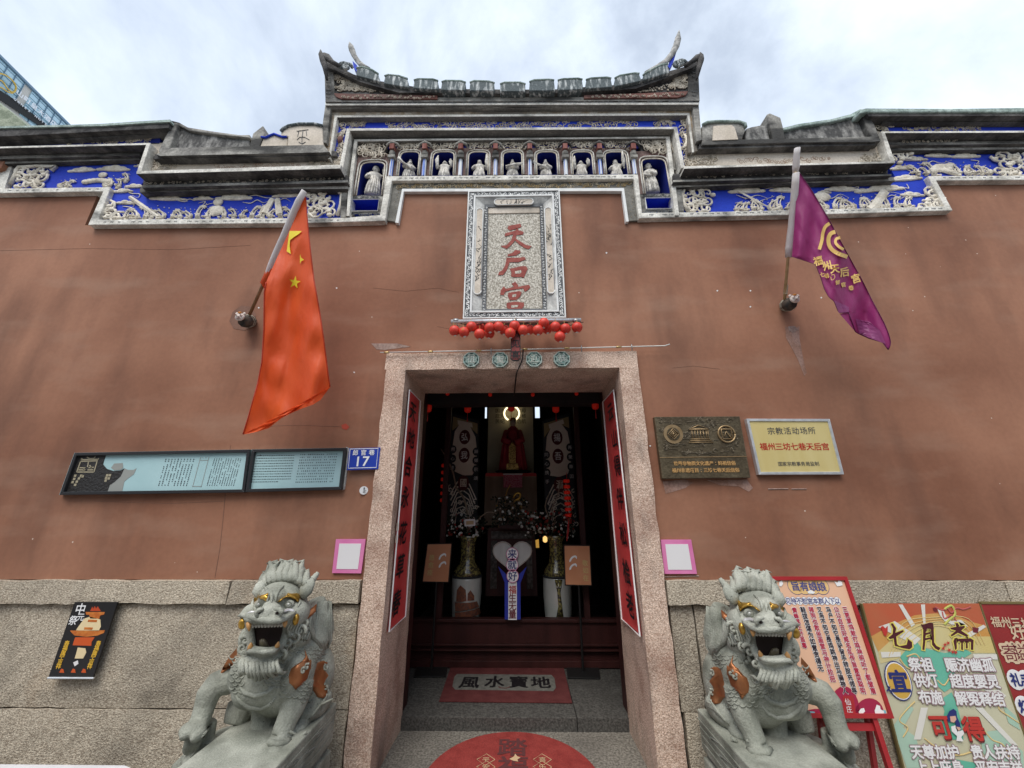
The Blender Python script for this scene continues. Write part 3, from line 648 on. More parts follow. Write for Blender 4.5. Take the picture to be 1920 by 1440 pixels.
MB().pp([(661, 114), (669, 122), (673, 132), (668, 134), (663, 126)], -.27, -.2).build('horn_inlay', BLUE, G)
MB().pp([(1268, 98), (1264, 112), (1256, 128), (1252, 124), (1258, 108)], -.27, -.2).build('horn_inlay', BLUE, G)
def finial(pts, n):
    o = MB().tube([at(x, y, Y=-.34) for x, y in pts], n, 7, .8).build('corner_finial', BLACKST, G, True); return o
finial([(613, 150), (609, 125), (605, 112), (602, 103), (601, 93)], [.012, .028, .034, .028, .004])
finial([(640, 126), (624, 117), (614, 108), (607, 102)], [.022, .024, .040, .022])
finial([(1306, 150), (1311, 125), (1314, 112), (1314, 104), (1313, 98)], [.012, .026, .034, .026, .004])
finial([(1285, 124), (1297, 116), (1307, 108), (1314, 104)], [.022, .024, .032, .022])
for cx_, cy_ in ((650, 126), (642, 124), (1277, 119), (1271, 122)):
    MB().tube(spiral(at(cx_, cy_, Y=-.335), .055, 1.4, 0, 1, 14), [.018]*14, 6).build('roof_volute', RIDGE, G, True)

# ---- raised reliefs on the blue fields: clouds, breaking waves, ribbons, emblems
def blob_mesh(name, parts, seed=0, m=IVORY):
    mb = MB()
    for cx, cz, rx, rz in parts: mb.ball((cx, 0, cz), (rx, .012, rz), 10, 6)
    me = bpy.data.meshes.new(name); me.from_pydata(mb.v, [], mb.f); me.materials.append(m)
    me.polygons.foreach_set('use_smooth', [True]*len(me.polygons)); return me
CL = [blob_mesh('cloud', p) for p in (
    [(-.13, 0, .05, .018), (-.07, .018, .055, .026), (0, .026, .06, .03), (.07, .014, .05, .025), (.12, 0, .04, .016), (0, -.004, .14, .018)],
    [(-.08, 0, .05, .02), (-.02, .02, .05, .028), (.05, .012, .045, .024), (.10, -.004, .04, .014), (.0, -.008, .1, .014)])]
def wave_mesh(k):
    mb = MB(); q = random.Random(k)
    for i in range(3): mb.ball((q.uniform(-.09, .1), -.002, q.uniform(.1, .19)), .006, 6, 4)
    for i in range(3): a_ = q.uniform(-.05, .05); mb.tube([Vector((a_, -.006, 0)), Vector((a_+.01, -.01, .04)), Vector((a_-.012, -.01, .07))], [.007, .006, .002], 5)
    h = (.13, .11, .15)[k]; s = (1, -1, 1)[k]
    P = [Vector((0, 0, -.02)), Vector((s*-.01, -.004, h*.35)), Vector((s*.005, -.006, h*.7)), Vector((s*.035, -.008, h*.95)), Vector((s*.07, -.008, h*.92)), Vector((s*.082, -.008, h*.74))]
    mb.tube(P, [.016, .014, .011, .009, .010, .005], 7, .7)
    mb.tube([p+Vector((s*.03, 0, -.012)) for p in P[:4]], [.014, .009, .006, .003], 6, .6)
    for i in range(7):
        a = q.uniform(-.4, 3.3); mb.ball((s*.055+math.cos(a)*.035, -.006, h*.88+math.sin(a)*.022), (.013, .012, .011), 7, 5)
    for i in range(5): mb.ball((q.uniform(-.05, .07), -.004, q.uniform(-.02, .035)), (q.uniform(.014, .026), .014, q.uniform(.010, .018)), 7, 5)
    me = bpy.data.meshes.new('wave'); me.from_pydata(mb.v, [], mb.f); me.materials.append(IVORY)
    me.polygons.foreach_set('use_smooth', [True]*len(me.polygons)); return me
WV = [wave_mesh(k) for k in range(3)]
def relief(me, name, x, y, par, sc=1., flip=1, rot=0., Y=-.016):
    o = bpy.data.objects.new(name, me); COL.objects.link(o); o.parent = par
    o.location = at(x, y, Y=Y); o.scale = (sc*flip, 1, sc); o.rotation_euler = (0, rot, 0); return o
q = random.Random(21)
for x, y, s, k in ((155, 320, .9, 0), (214, 318, 1.1, 0), (262, 312, .5, 1), (252, 350, .8, 1), (230, 359, .8, 1), (236, 381, .8, 1), (313, 373, 1.05, 0), (381, 373, .8, 1), (440, 372, 1.15, 0), (541, 367, .95, 0), (342, 375, .4, 1)): relief(CL[k], 'cloud_relief', x, y, bl, s, rot=q.uniform(-.08, .08))
for i, x in enumerate(range(236, 590, 17)):
    if 404 < x < 418: continue
    relief(WV[i % 3], 'wave_relief', x+q.uniform(-3, 3), 411-.012*(x-236), bl, q.uniform(.62, 1.0), q.choice((1, -1)), q.uniform(-.25, .25))
for x, y in ((112, 352), (124, 352), (196, 350), (205, 349), (222, 352), (238, 340)): relief(WV[q.randrange(3)], 'wave_relief', x, y, bl, .7, q.choice((1, -1)), q.uniform(-.2, .5))
for x, y, s, k in ((1402, 359, 1.1, 0), (1473, 358, .9, 0), (1580, 356, 1.0, 0), (1621, 359, .8, 1), (1660, 355, 1.2, 0), (1710, 366, .9, 1), (1700, 336, 1.0, 0), (1690, 316, .9, 1), (1716, 299, .9, 1), (1760, 293, .8, 0), (1812, 294, .9, 0), (1545, 361, .5, 1)): relief(CL[k], 'cloud_relief', x, y, br, s, rot=q.uniform(-.08, .08))
for i, x in enumerate(range(1378, 1712, 17)): relief(WV[i % 3], 'wave_relief', x+q.uniform(-3, 3), 396-.016*(x-1378), br, q.uniform(.62, 1.0), q.choice((1, -1)), q.uniform(-.25, .25))
for i, x in enumerate((1722, 1738, 1752, 1798, 1814, 1828, 1842, 1856)): relief(WV[i % 3], 'wave_relief', x, 327, br, q.uniform(.6, 1.0), q.choice((1, -1)), q.uniform(-.3, .3))
def ribbon(px, par, r=.005, name='ribbon_relief', Y=-.018):
    P = [at(x, y, Y=Y) for x, y in px]; S = []
    for i in range(len(P)-1):
        a, b, c, d = P[max(i-1, 0)], P[i], P[i+1], P[min(i+2, len(P)-1)]
        for k in range(4):
            t = k/4; S.append(.5*((2*b)+(c-a)*t+(2*a-5*b+4*c-d)*t*t+(3*b-a-3*c+d)*t**3))
    S.append(P[-1]); n = len(S)
    return MB().tube(S, [r*(.35+.65*math.sin(math.pi*min(1, (i+1)/n*1.15))) for i in range(n)], 5, .6).build(name, IVORY, par, True)
for p in ([(346, 379), (355, 373), (365, 376), (372, 371)], [(372, 381), (385, 378), (380, 386), (398, 381), (406, 384)], [(455, 379), (470, 381), (482, 375), (495, 380), (510, 373)], [(465, 369), (480, 366), (500, 371), (520, 369)], [(233, 352), (244, 362), (262, 364), (258, 371), (248, 366)], [(230, 387), (245, 389), (258, 396)], [(330, 374), (342, 378), (352, 377)], [(520, 377), (534, 372), (545, 378)]): ribbon(p, bl)
for p in ([(1380, 365), (1400, 372), (1420, 366), (1440, 372)], [(1400, 380), (1412, 384), (1428, 376), (1452, 368)], [(1460, 357), (1448, 352), (1430, 356)], [(1545, 367), (1560, 372), (1575, 364), (1590, 370)], [(1592, 355), (1610, 350), (1604, 360), (1616, 364)], [(1655, 375), (1672, 366), (1690, 372), (1702, 362)], [(1700, 345), (1704, 353), (1696, 352), (1700, 360)], [(1720, 306), (1735, 310), (1748, 302), (1765, 306), (1785, 300)], [(1700, 318), (1708, 322), (1700, 330)], [(1820, 300), (1835, 302), (1830, 308)], [(1640, 364), (1658, 368), (1668, 360), (1700, 366)]): ribbon(p, br)
MB().tube([at(x, y, Y=-.03) for x, y in ((243, 369), (264, 384), (296, 406))], [.018, .022, .016], 4, .5).build('scroll_relief', IVORY, bl)
MB().tube([at(x, y, Y=-.03) for x, y in ((1381, 356), (1410, 372), (1450, 393))], [.008, .014, .006], 4, .5).build('sword_relief', IVORY, br)
mb = MB(); mb.ball(at(407, 395, Y=-.02), (.075, .02, .062), 14, 8); mb.ball(at(409, 379, Y=-.02), (.05, .018, .042), 12, 8); mb.tube([at(x, y, Y=-.02) for x, y in ((409, 374), (412, 371), (408, 370))], .005, 5); mb.build('gourd_relief', IVORY, bl, True)
for a, b in (((511, 373), (496, 400)), ((520, 373), (524, 402))): MB().tube([at(*a, Y=-.025), at(*b, Y=-.025)], [.028, .036], 6, .5).build('clapper_relief', IVORY, bl)
MB().tube([at(1660, 358, Y=-.03), at(1640, 386, Y=-.03), at(1632, 392, Y=-.03)], [.04, .04, .036], 4, .25).build('book_relief', IVORY, br)
MB().ball(at(1541, 369, Y=-.02), (.085, .018, .055), 14, 8).build('lotus_leaf_relief', IVORY, br, True)
mb = MB(); c = at(1765, 314, Y=-.02)
for k in range(9): mb.ball((c.x+q.uniform(-.09, .09), c.y, c.z+q.uniform(-.05, .05)), (.05, .014, .035), 8, 5)
mb.tube([c+Vector((0, 0, -.02)), c+Vector((.14, 0, -.1))], [.05, .03], 5, .3); mb.build('basket_relief', IVORY, br, True)
mb = MB(); c = at(182, 341, Y=-.02)
for k in range(7): mb.ball((c.x+.04*(k-3), c.y, c.z+.02*math.cos((k-3)*.5)), (.045, .016, .028), 8, 5)
mb.ball((c.x+.03, c.y, c.z+.09), (.05, .014, .035), 8, 5); mb.build('flower_basket_relief', IVORY, bl, True)
# thick curled corner ornaments
def corner(cx, cy, pts, par, r=.018, seed=1, name='corner_relief'):
    q = random.Random(seed); mb = MB()
    for x, y in pts:
        c = at(x, y, Y=-.03)
        mb.tube(spiral(c, q.uniform(.055, .085), q.uniform(.9, 1.4), q.uniform(0, 6.3), q.choice((-1, 1)), 12), [r*(1-.045*k) for k in range(12)], 7, .8)
        mb.ball(c+Vector((q.uniform(-.05, .05), 0, q.uniform(-.04, .04))), (.03, .018, .022), 7, 5)
    return mb.build(name, IVORY, par, True)
corner(0, 0, [(586+11*i+q.uniform(-3, 3), y) for i in range(4) for y in (370, 383, 397)], bl, .012, 1)
MB().tube([at(x, y, Y=-.03) for x, y in ((576, 361), (600, 359), (632, 359), (641, 364), (639, 385), (633, 404))], .018, 6).build('corner_relief', IVORY, bl, True)
corner(0, 0, [(198, 382), (203, 388), (193, 394), (200, 398), (206, 402), (194, 405), (212, 407), (220, 409)], bl, .013, 2)
corner(0, 0, [(38+13*i, y) for i in range(4) for y in (320, 333, 346)], bl, .014, 3)
MB().tube([at(x, y, Y=-.03) for x, y in ((20, 345), (28, 330), (36, 314), (70, 312), (105, 313), (96, 320))], .02, 6).build('corner_relief', IVORY, bl, True)
corner(0, 0, [(1290+12*i, y) for i in range(4) for y in (362, 376, 390)], br, .012, 4)
MB().tube([at(x, y, Y=-.03) for x, y in ((1345, 351), (1320, 351), (1284, 352), (1279, 366), (1283, 385), (1290, 396))], .018, 6).build('corner_relief', IVORY, br, True)
corner(0, 0, [(1745, 358), (1750, 366), (1757, 372), (1748, 378), (1757, 383), (1738, 385), (1728, 388), (1764, 384)], br, .014, 5)
corner(0, 0, [(1872+13*i, y) for i in range(4) for y in (294, 308, 322) if not (i < 1 and 296 < y < 318)], br, .014, 6)
corner(0, 0, [(1683, 294), (1690, 291), (1700, 290), (1676, 300)], br, .012, 7)
MB().pp([(-40, 314), (22, 312), (8, 354), (-60, 357)], -.03, .04).build('frieze_end_post', LIME, G)

# ---- figurines standing in the niches
STONEW = mat('figurine_clay', (.46, .43, .38), .8, (.78, .74, .67), 26, (.35, .6), fine=.15, fscale=150, dirt=(.12, .11, .10), dirt_fac=.5, dscale=18, dthr=(.5, .66))
def figurine(label, x, y0, h, Y=.03, group='clay figurines in the frieze niches', pose=0, turn=0., full=False):
    b = at(x, y0, Y=Y); z = b.z+.002
    t = thing('figurine', label, 'figurine', group); q = random.Random(label)
    W = h*(.20 if full else .27)
    mb = MB(); prof = [(W*.95, 0), (W*1.0, h*.08), (W*.9, h*.3), (W*.72, h*.5), (W*.92, h*.62), (W*.80, h*.70), (W*.32, h*.76), (W*.25, h*.79)]
    mb.lathe((0, 0, 0), prof, 14, 1, .62)
    for k in range(7):
        a = -2.6+k*.35+q.uniform(-.1, .1); mb.tube([Vector((math.cos(a)*W*.95, math.sin(a)*W*.6, h*.02)), Vector((math.cos(a)*W*.8, math.sin(a)*W*.52-.003, h*.3)), Vector((math.cos(a)*W*.6, math.sin(a)*W*.5, h*.56))], [.006, .008, .004], 5)
    bo = mb.build('robe', STONEW, t, True)
    mb = MB(); mb.ball((0, -.004, h*.86), (h*.078, h*.08, h*.095), 12, 8); mb.ball((0, -h*.085, h*.85), (.007, .008, .010), 6, 4); mb.ball((h*.08, 0, h*.86), (.006, .008, .012), 6, 4); mb.ball((-h*.08, 0, h*.86), (.006, .008, .012), 6, 4)
    hd = mb.build('head', STONEW, t, True)
    mb = MB(); mb.ball((0, .006, h*.915), (h*.085, h*.08, h*.055), 10, 6)
    if pose % 3 == 0: mb.tube([Vector((0, 0, h*.93)), Vector((0, 0, h*1.02)), Vector((.004, 0, h*1.07))], [.018, .014, .004], 7)
    elif pose % 3 == 1: mb.ball((0, .004, h*.96), (.024, .02, .022), 8, 5)
    mb.build('hat', STONEW, t, True)
    s = 1 if pose % 2 else -1
    P = {0: ((.55, .52), (.2, .55)), 1: ((1.15, .78), (.6, .5)), 2: ((.9, .6), (1.0, .8)), 3: ((.3, .5), (.3, .5))}[pose % 4]
    hands = []
    for sg, (px_, pz) in ((s, P[0]), (-s, P[1])):
        mb = MB(); sh = Vector((sg*W*.75, 0, h*.66)); hn = Vector((sg*W*px_, -W*.62, h*pz)); el = (sh+hn)/2+Vector((sg*W*.25, 0, -h*.07))
        mb.tube([sh, el, hn], [W*.24, W*.26, W*.3], 8); mb.ball(hn+Vector((0, -.006, .004)), (.013, .012, .016), 7, 5); mb.build('arm', STONEW, t, True); hands.append(hn)
    hn = hands[0]; mb = MB()
    if pose % 4 == 0: mb.tube([hn+Vector((-.06*s, 0, -.03)), hn+Vector((.05*s, -.01, .02)), hn+Vector((.09*s, -.01, .05))], [.012, .012, .02], 6)
    elif pose % 4 == 1: mb.tube([hn+Vector((0, -.005, -.12)), hn+Vector((0, -.005, .0)), hn+Vector((0, -.008, .1))], [.008, .02, .008], 6, .4)
    elif pose % 4 == 2: mb.tube([hn+Vector((0, -.005, -.05)), hn+Vector((.01*s, -.008, .06)), hn+Vector((.0, -.008, .12))], [.012, .022, .005], 6, .5)
    else: mb.tube([hn+Vector((-.09*s, -.01, 0)), hn+Vector((.0, -.015, .012)), hn+Vector((.09*s, -.01, .03))], [.008, .016, .012], 6)
    mb.build('held_emblem', STONEW, t, True)
    t.location = (b.x, Y, z-.0); t.rotation_euler = (0, 0, turn); return t
# floor of each niche lies at the rail top; figures are cut by it as in the photograph
FL = [(766, 'bearded clay figurine leaning behind a fan, leftmost of the seven small niches', 0, .45), (832, 'clay figurine raising one hand beside a sword, second small niche from the left', 2, 0),
      (898, 'clay figurine holding up a tall tablet, third small niche from the left', 1, 0), (961, 'clay figurine in a tall hat with flute, middle one of the seven small niches', 3, 0),
      (1024, 'clay figurine with topknot and wide cape, just right of the middle niche', 0, 0), (1091, 'x', 2, -.1),
      (1157, 'bald clay figurine holding a leaf-shaped staff, last small niche on the right', 1, -.3)]
FL[5] = (1091, 'clay figurine with pointed hat and one raised palm, second small niche from the right', 2, -.1)
for x, lab, p, tr in FL:
    figurine(lab, x, 338, .255, Y=.02, pose=p, turn=tr)
figurine('standing clay figurine carrying a long staff in the tall niche at the left end', 698, 368, .40, Y=.03, pose=1, turn=.3, full=True)
figurine('clay figurine in full skirt holding a flower in the right end tall niche', 1222, 364, .40, Y=.03, pose=0, turn=-.3, full=True)

# ================================================================== things on the wall
def slab(name, px, Y, Yb, m, par=None, bevel=0): return MB().pp(px, Y, Yb).build(name, m, par, bevel=bevel)
# ---- stone name plaque over the door
pl = thing('name_plaque', 'upright stone plaque with three red characters in a carved white and grey frame', 'plaque')
A0 = [at(878.3, 359, Y=-.05), at(1047, 358.5, Y=-.05), at(1062, 596, Y=-.05), at(869, 597, Y=-.05)]
x0 = (A0[0].x+A0[3].x)/2; x1 = (A0[1].x+A0[2].x)/2; z1 = A0[0].z; z0 = A0[3].z
def ring(x0, x1, z0, z1, wd, Y, Yb, name, m, par, inner=None):
    mb = MB()
    for q_ in ((x0, x1, z1-wd, z1), (x0, x1, z0, z0+wd), (x0, x0+wd, z0+wd, z1-wd), (x1-wd, x1, z0+wd, z1-wd)): mb.box(q_[0], q_[1], Y, Yb, q_[2], q_[3])
    return mb.build(name, m, par)
xb = (x0+x1)/2; W_ = x1-x0
MB().box(x0, x1, -.045, .02, z0, z1).build('plaque_back', INKG, pl)
ring(x0-.004, x1+.004, z0-.004, z1+.004, .012, -.055, -.04, 'plaque_edge', WHITE, pl)
ring(x0+.055, x1-.055, z0+.055, z1-.055, .016, -.056, -.03, 'plaque_edge', WHITE, pl)
GREYF = mat('grey_wash_frame', (.36, .355, .34), .8, (.66, .65, .61), 9, (.35, .6), fine=.15, dirt=(.16, .16, .16), dirt_fac=.5, dscale=7)
# bevelled inner frame sloping back to the stone
ix0, ix1, iz0, iz1 = x0+.195, x1-.195, z0+.088, z1-.17
mb = MB(); O = [(x0+.07, z0+.07), (x1-.07, z0+.07), (x1-.07, z1-.07), (x0+.07, z1-.07)]; I = [(ix0-.035, iz0-.02), (ix1+.035, iz0-.02), (ix1+.035, iz1+.03), (ix0-.035, iz1+.03)]
mb.add([(a, -.05, b) for a, b in O]+[(a, -.012, b) for a, b in I], [(i, (i+1) % 4, 4+(i+1) % 4, 4+i) for i in range(4)]); mb.build('plaque_bevel', GREYF, pl)
ring(ix0-.036, ix1+.036, iz0-.02, iz1+.03, .034, -.026, -.003, 'plaque_inner_frame', INKG, pl)
STN = mat('speckled_plaque_stone', (.30, .27, .22), .85, (.62, .58, .50), 70, (.42, .58), fine=.2, fscale=140, bump=.5, bscale=90)
# hollow the plaque: back plate is behind the bevel
for o in list(pl.children):
    if o.name.startswith('plaque_back'): bpy.data.objects.remove(o)
mb = MB()
for a in ((x0, x1, z1-.07, z1), (x0, x1, z0, z0+.07), (x0, x0+.07, z0+.07, z1-.07), (x1-.07, x1, z0+.07, z1-.07)): mb.box(a[0], a[1], -.045, -.002, a[2], a[3])
mb.build('plaque_border', INKG, pl)
MB().box(ix0, ix1, -.010, -.002, iz0, iz1).build('plaque_stone', STN, pl)
MB().box(ix0, ix1, -.018, -.009, iz1-.07, iz1).build('plaque_ledge', CREAM, pl)
def ovalpanel(cx, cz, hw, hz, Y, name, slope=None):
    P = []; n = 24
    for k in range(n):
        a = 2*math.pi*k/n; r = min(hw, hz); c, s_ = math.cos(a), math.sin(a)
        P.append(Vector((cx+(hw-r)*(1 if c > 0 else -1)+r*c, Y, cz+(hz-r)*(1 if s_ > 0 else -1)+r*s_)))
    o = MB().prism(P, (0, .03, 0)).build(name, CREAM, pl)
    MB().tube(P+[P[0]], .006, 5).build('panel_rim', WHITE, o, True); return o
pn = [ovalpanel(xb, z1-.125, .19, .035, -.040, 'panel'), ovalpanel(x0+.115, (z0+z1)/2+.02, .034, (z1-z0)*.34, -.042, 'panel'), ovalpanel(x1-.115, (z0+z1)/2+.02, .034, (z1-z0)*.34, -.042, 'panel')]
q = random.Random(3)
def twig(par, c, dx, dz, Y, n=9, m=INKG):
    mb = MB()
    for k in range(n):
        p = Vector((c[0]+q.uniform(-dx, dx), Y, c[1]+q.uniform(-dz, dz)))
        mb.tube([p, p+Vector((q.uniform(-.03, .03), 0, q.uniform(.01, .05))), p+Vector((q.uniform(-.045, .045), 0, q.uniform(.03, .08)))], [.003, .002, .001], 4)
        mb.ball(p, (.006, .001, .005), 5, 4)
    mb.build('painted_branch', m, par)
BR = mat('brush_ink', (.07, .07, .07), .8)
twig(pn[0], (xb, z1-.15), .12, .012, -.0415, 10, BR); twig(pn[1], (x0+.115, (z0+z1)/2-.05), .02, .3, -.0435, 16, BR); twig(pn[2], (x1-.115, (z0+z1)/2-.05), .02, .3, -.0435, 16, BR)
for a in ((x0+.012, z0+.02, x0+.05, z1-.02, 60), (x1-.05, z0+.02, x1-.012, z1-.02, 60), (x0+.05, z1-.05, x1-.05, z1-.014, 26), (x0+.05, z0+.014, x1-.05, z0+.05, 26), (ix0-.032, iz0, ix0-.008, iz1, 40), (ix1+.008, iz0, ix1+.032, iz1, 40)):
    mb = MB(); Yq = -.0465 if a[4] != 40 else -.028
    for k in range(a[4]):
        vert = (a[3]-a[1]) > (a[2]-a[0]); t = (k+.5)/a[4]
        c = Vector(((a[0]+a[2])/2+q.uniform(-.004, .004), Yq, a[1]+(a[3]-a[1])*t)) if vert else Vector((a[0]+(a[2]-a[0])*t, Yq, (a[1]+a[3])/2))
        mb.tube(spiral(c, .018 if a[4] != 40 else .011, 1.0, q.uniform(0, 6), q.choice((-1, 1)), 8), [.006-.0005*i for i in range(8)] if a[4] != 40 else [.003]*8, 5, .4)
    mb.build('white_scroll_border', WHITE, pl, True)['kind'] = 'stuff'
REDCH = mat('dull_red_character_paint', (.24, .045, .035), .7, (.32, .08, .06), 30, fine=.1, bump=.2)
def sc(p): return [(800+x/3.6, 340+y/3.6) for x, y in p]
STRK = [ # the three characters, stroke by stroke
    [(552, 300), (632, 285), (640, 305), (612, 318), (560, 330), (545, 318)],
    [(500, 436), (540, 430), (572, 395), (585, 355), (527, 372), (530, 350), (600, 332), (605, 312), (622, 330), (655, 340), (650, 358), (607, 362), (600, 385), (640, 410), (672, 430), (708, 436), (690, 458), (660, 448), (625, 425), (596, 398), (575, 425), (540, 455), (515, 445)],
    [(600, 462), (632, 468), (634, 480), (600, 500), (545, 505), (548, 492), (575, 485)],
    [(540, 515), (625, 515), (660, 510), (670, 525), (620, 545), (560, 545), (540, 600), (515, 632), (482, 632), (488, 612), (512, 600), (530, 565), (536, 540)],
    [(560, 590), (640, 572), (670, 572), (682, 590), (668, 622), (656, 650), (636, 644), (585, 646), (570, 640), (572, 615)],
    [(575, 690), (598, 678), (618, 700), (612, 712), (690, 698), (700, 715), (680, 735), (664, 745), (650, 720), (560, 735), (530, 745), (520, 768), (496, 765), (500, 735), (520, 708), (535, 725), (590, 712)],
    [(552, 752), (625, 740), (642, 748), (632, 775), (604, 800), (560, 800), (548, 775)],
    [(540, 820), (600, 812), (655, 818), (658, 838), (640, 868), (560, 866), (540, 850)],
]
HOLE = [[(596, 607), (636, 598), (640, 612), (630, 622), (596, 622)], [(578, 765), (606, 760), (602, 778), (578, 782)], [(570, 836), (620, 834), (612, 850), (572, 852)]]
mb = MB()
for s_ in STRK: mb.pp(sc(s_), -.015, -.008)
mb.build('carved_characters', REDCH, pl)
mb = MB()
for s_ in HOLE: mb.pp(sc(s_), -.0155, -.012)
mb.build('character_counters', STN, pl)

# ---- steel tube with the cluster of red lanterns
tubeL = thing('lantern_rail', 'straight white steel tube under the plaque carrying the red lanterns', 'rail')
SILV = mat('painted_steel_tube', (.55, .56, .57), .35, (.70, .71, .72), 20, metal=.6)
a, b = at(846, 603, Y=-.16), at(1089, 600, Y=-.16)
MB().tube([a, b], .017, 12).build('tube', SILV, tubeL, True)
for x in (855, 965, 1080):
    p = at(x, 601.5, Y=-.16); MB().tube([p, p+Vector((0, .17, 0))], .007, 6).build('bracket', SILV, tubeL, True)
    MB().tube([p+Vector((-.02, 0, 0)), p+Vector((.02, 0, 0))], .0195, 10).build('clamp', mat('dull_steel', (.35, .35, .35), .4, metal=.8), tubeL, True)
WIRE = mat('black_cable', (.012, .012, .012), .5)
mb = MB()
for k in range(9):
    xa = 860+k*25; mb.tube([at(xa, 604, Y=-.15), at(xa+9, 609+q.uniform(-1, 3), Y=-.17), at(xa+22, 605+q.uniform(0, 4), Y=-.16), at(xa+34, 604, Y=-.15)], .004, 4)
mb.build('cable', WIRE, tubeL, True)
LANT = mat('red_lantern_cloth', (.55, .035, .02), .45, (.70, .06, .035), 12, spec=.4)
YEL = mat('yellow_print', (.75, .45, .05), .5)
LP = [(295, 170), (395, 185), (475, 130), (562, 140), (560, 205), (668, 140), (665, 198), (762, 130), (820, 162), (885, 195), (932, 120), (1020, 165), (1085, 158), (1178, 165), (1240, 90), (1275, 150), (1362, 130), (1468, 150), (1592, 135), (1410, 235)]
BACK = {3, 6, 8, 12, 15}
lmesh = None
order = sorted(range(20), key=lambda i: LP[i][0])
WORDS = ['leftmost', 'second', 'third', 'fourth', 'fifth', 'sixth', 'seventh', 'eighth', 'ninth', 'tenth', 'eleventh', 'twelfth', 'thirteenth', 'fourteenth', 'fifteenth', 'sixteenth', 'seventeenth', 'eighteenth', 'nineteenth', 'rightmost']
for rank, i in enumerate(order):
    cx, cy = LP[i]; Y = -.10 if i in BACK else -.19
    c = at(800+cx/5.647, 590+cy/5.647, Y=Y)
    where = WORDS[rank] if rank in (0, 19) else WORDS[rank]+' from the left'
    extra = ' with yellow print' if i in (1, 9) else ' hanging lowest' if i == 19 else ' half hidden behind others' if i in BACK else ' hanging highest' if i == 14 else ''
    t = thing('red_lantern', 'small round red lantern under the plaque'+extra+', '+where, 'lantern', 'small red lanterns clustered under the plaque')
    t.location = c
    if lmesh is None:
        mb = MB(); n = 24; vs = []; rings = 12; r = .045
        for a_ in range(rings+1):
            th = -math.pi/2*.86+math.pi*.86*a_/rings
            for k in range(n):
                rr = r*math.cos(th)*(1-.035*(k % 3 == 0)); g = 2*math.pi*k/n
                vs.append((rr*math.cos(g), rr*math.sin(g), r*.98*math.sin(th)))
        mb.add(vs, [(i_*n+k, i_*n+(k+1) % n, (i_+1)*n+(k+1) % n, (i_+1)*n+k) for i_ in range(rings) for k in range(n)])
        o1 = mb.build('shade', LANT, t, True)
        mb = MB().lathe((0, 0, -.044), [(.012, 0), (.014, .007), (.008, .008)], 12); o2 = mb.build('bottom_ring', WHITE, t)
        mb = MB().lathe((0, 0, .037), [(.013, 0), (.013, .006), (.003, .008)], 12); mb.tube([Vector((0, 0, .04)), Vector((.004, .0, .075))], .0015, 4); o3 = mb.build('cap', mat('gilt_paper', (.6, .38, .1), .4), t)
        lmesh = (o1, o2, o3)
    else:
        for o in lmesh: c_ = o.copy(); COL.objects.link(c_); c_.parent = t
    t.rotation_euler = (q.uniform(-.22, .1), q.uniform(-.12, .12), q.uniform(0, 6))
    if i in (1, 9):
        MB().tube(spiral((0, -.0425, 0), .012, 1.1, 1, 1, 8), .0028, 4).build('print', YEL, t).rotation_euler = (0, 0, -t.rotation_euler.z)
# ---- small red board hanging under the lanterns
sg = thing('hanging_board', 'narrow dark red vertical board hanging below the middle of the lantern rail', 'board')
DRED = mat('dark_red_lacquer', (.20, .035, .03), .5, (.26, .05, .045), 14)
slab('board', [(958.5, 610), (975.5, 610), (976, 672), (972, 676), (961, 676), (957, 672)], -.155, -.14, mat('black_lacquer', (.02, .018, .018), .4), sg, .002)
slab('board_face', [(960, 612), (974, 612), (974.2, 671), (971, 674), (962, 674), (959, 671)], -.158, -.154, DRED, sg)
text(sg, 'lettering', '对见喜', at(967, 624, Y=-.16), at(966.5, 665, Y=-.16), .075, WIRE, bold=.02, thick=.001)
# ---- thin pipe over the lintel with cable
pp_ = thing('thin_pipe', 'thin pale pipe with brass couplings running along the top of the stone door frame', 'pipe')
MB().tube([at(713, 661, Y=-.06), at(900, 657.5, Y=-.06), at(1080, 652.5, Y=-.06), at(1246, 648.5, Y=-.06), at(1256, 645.5, Y=-.07)], .0052, 8).build('pipe', mat('pale_pipe', (.62, .60, .56), .4, metal=.3), pp_, True)
BRASS = mat('brass', (.45, .33, .16), .35, metal=.8)
for x, y in ((725, 661), (807, 659.5), (898, 657.5), (984, 654.8), (1063, 653), (1160, 650.6)):
    MB().tube([at(x-5, y+.1, Y=-.06), at(x-2, y, Y=-.06), at(x+2, y, Y=-.06), at(x+5, y-.1, Y=-.06)], [.007, .0095, .0095, .007], 8).build('coupling', BRASS, pp_, True)
for x, y in ((921, 657), (1090, 652.5), (1184, 650)):
    p = at(x, y, Y=-.065); MB().tube([p+Vector((0, -.004, .02)), p+Vector((0, -.012, 0)), p+Vector((0, -.004, -.04))], .0045, 5).build('clip', MATS['dull_steel'], pp_, True)
cb = tag(MB().tube([at(*p, Y=y) for p, y in (((981, 656), -.065), ((980, 672), -.06), ((976, 683), -.06), ((970, 695), -.062), ((968, 703), -.01), ((966, 721), .3), ((964, 741), .64))], .006, 6).build('black_cable', WIRE, None, True), 'black cable looping down over the lintel below the red hanging board', 'cable')
cb2 = tag(MB().tube([at(*p, Y=y) for p, y in (((971, 676), -.07), ((971, 690), -.07), ((970, 697), -.05))], .0035, 6).build('pale_cord', mat('pale_cord', (.6, .45, .38), .7), None, True), 'short pale cord hanging from the bottom of the small red board', 'cord')

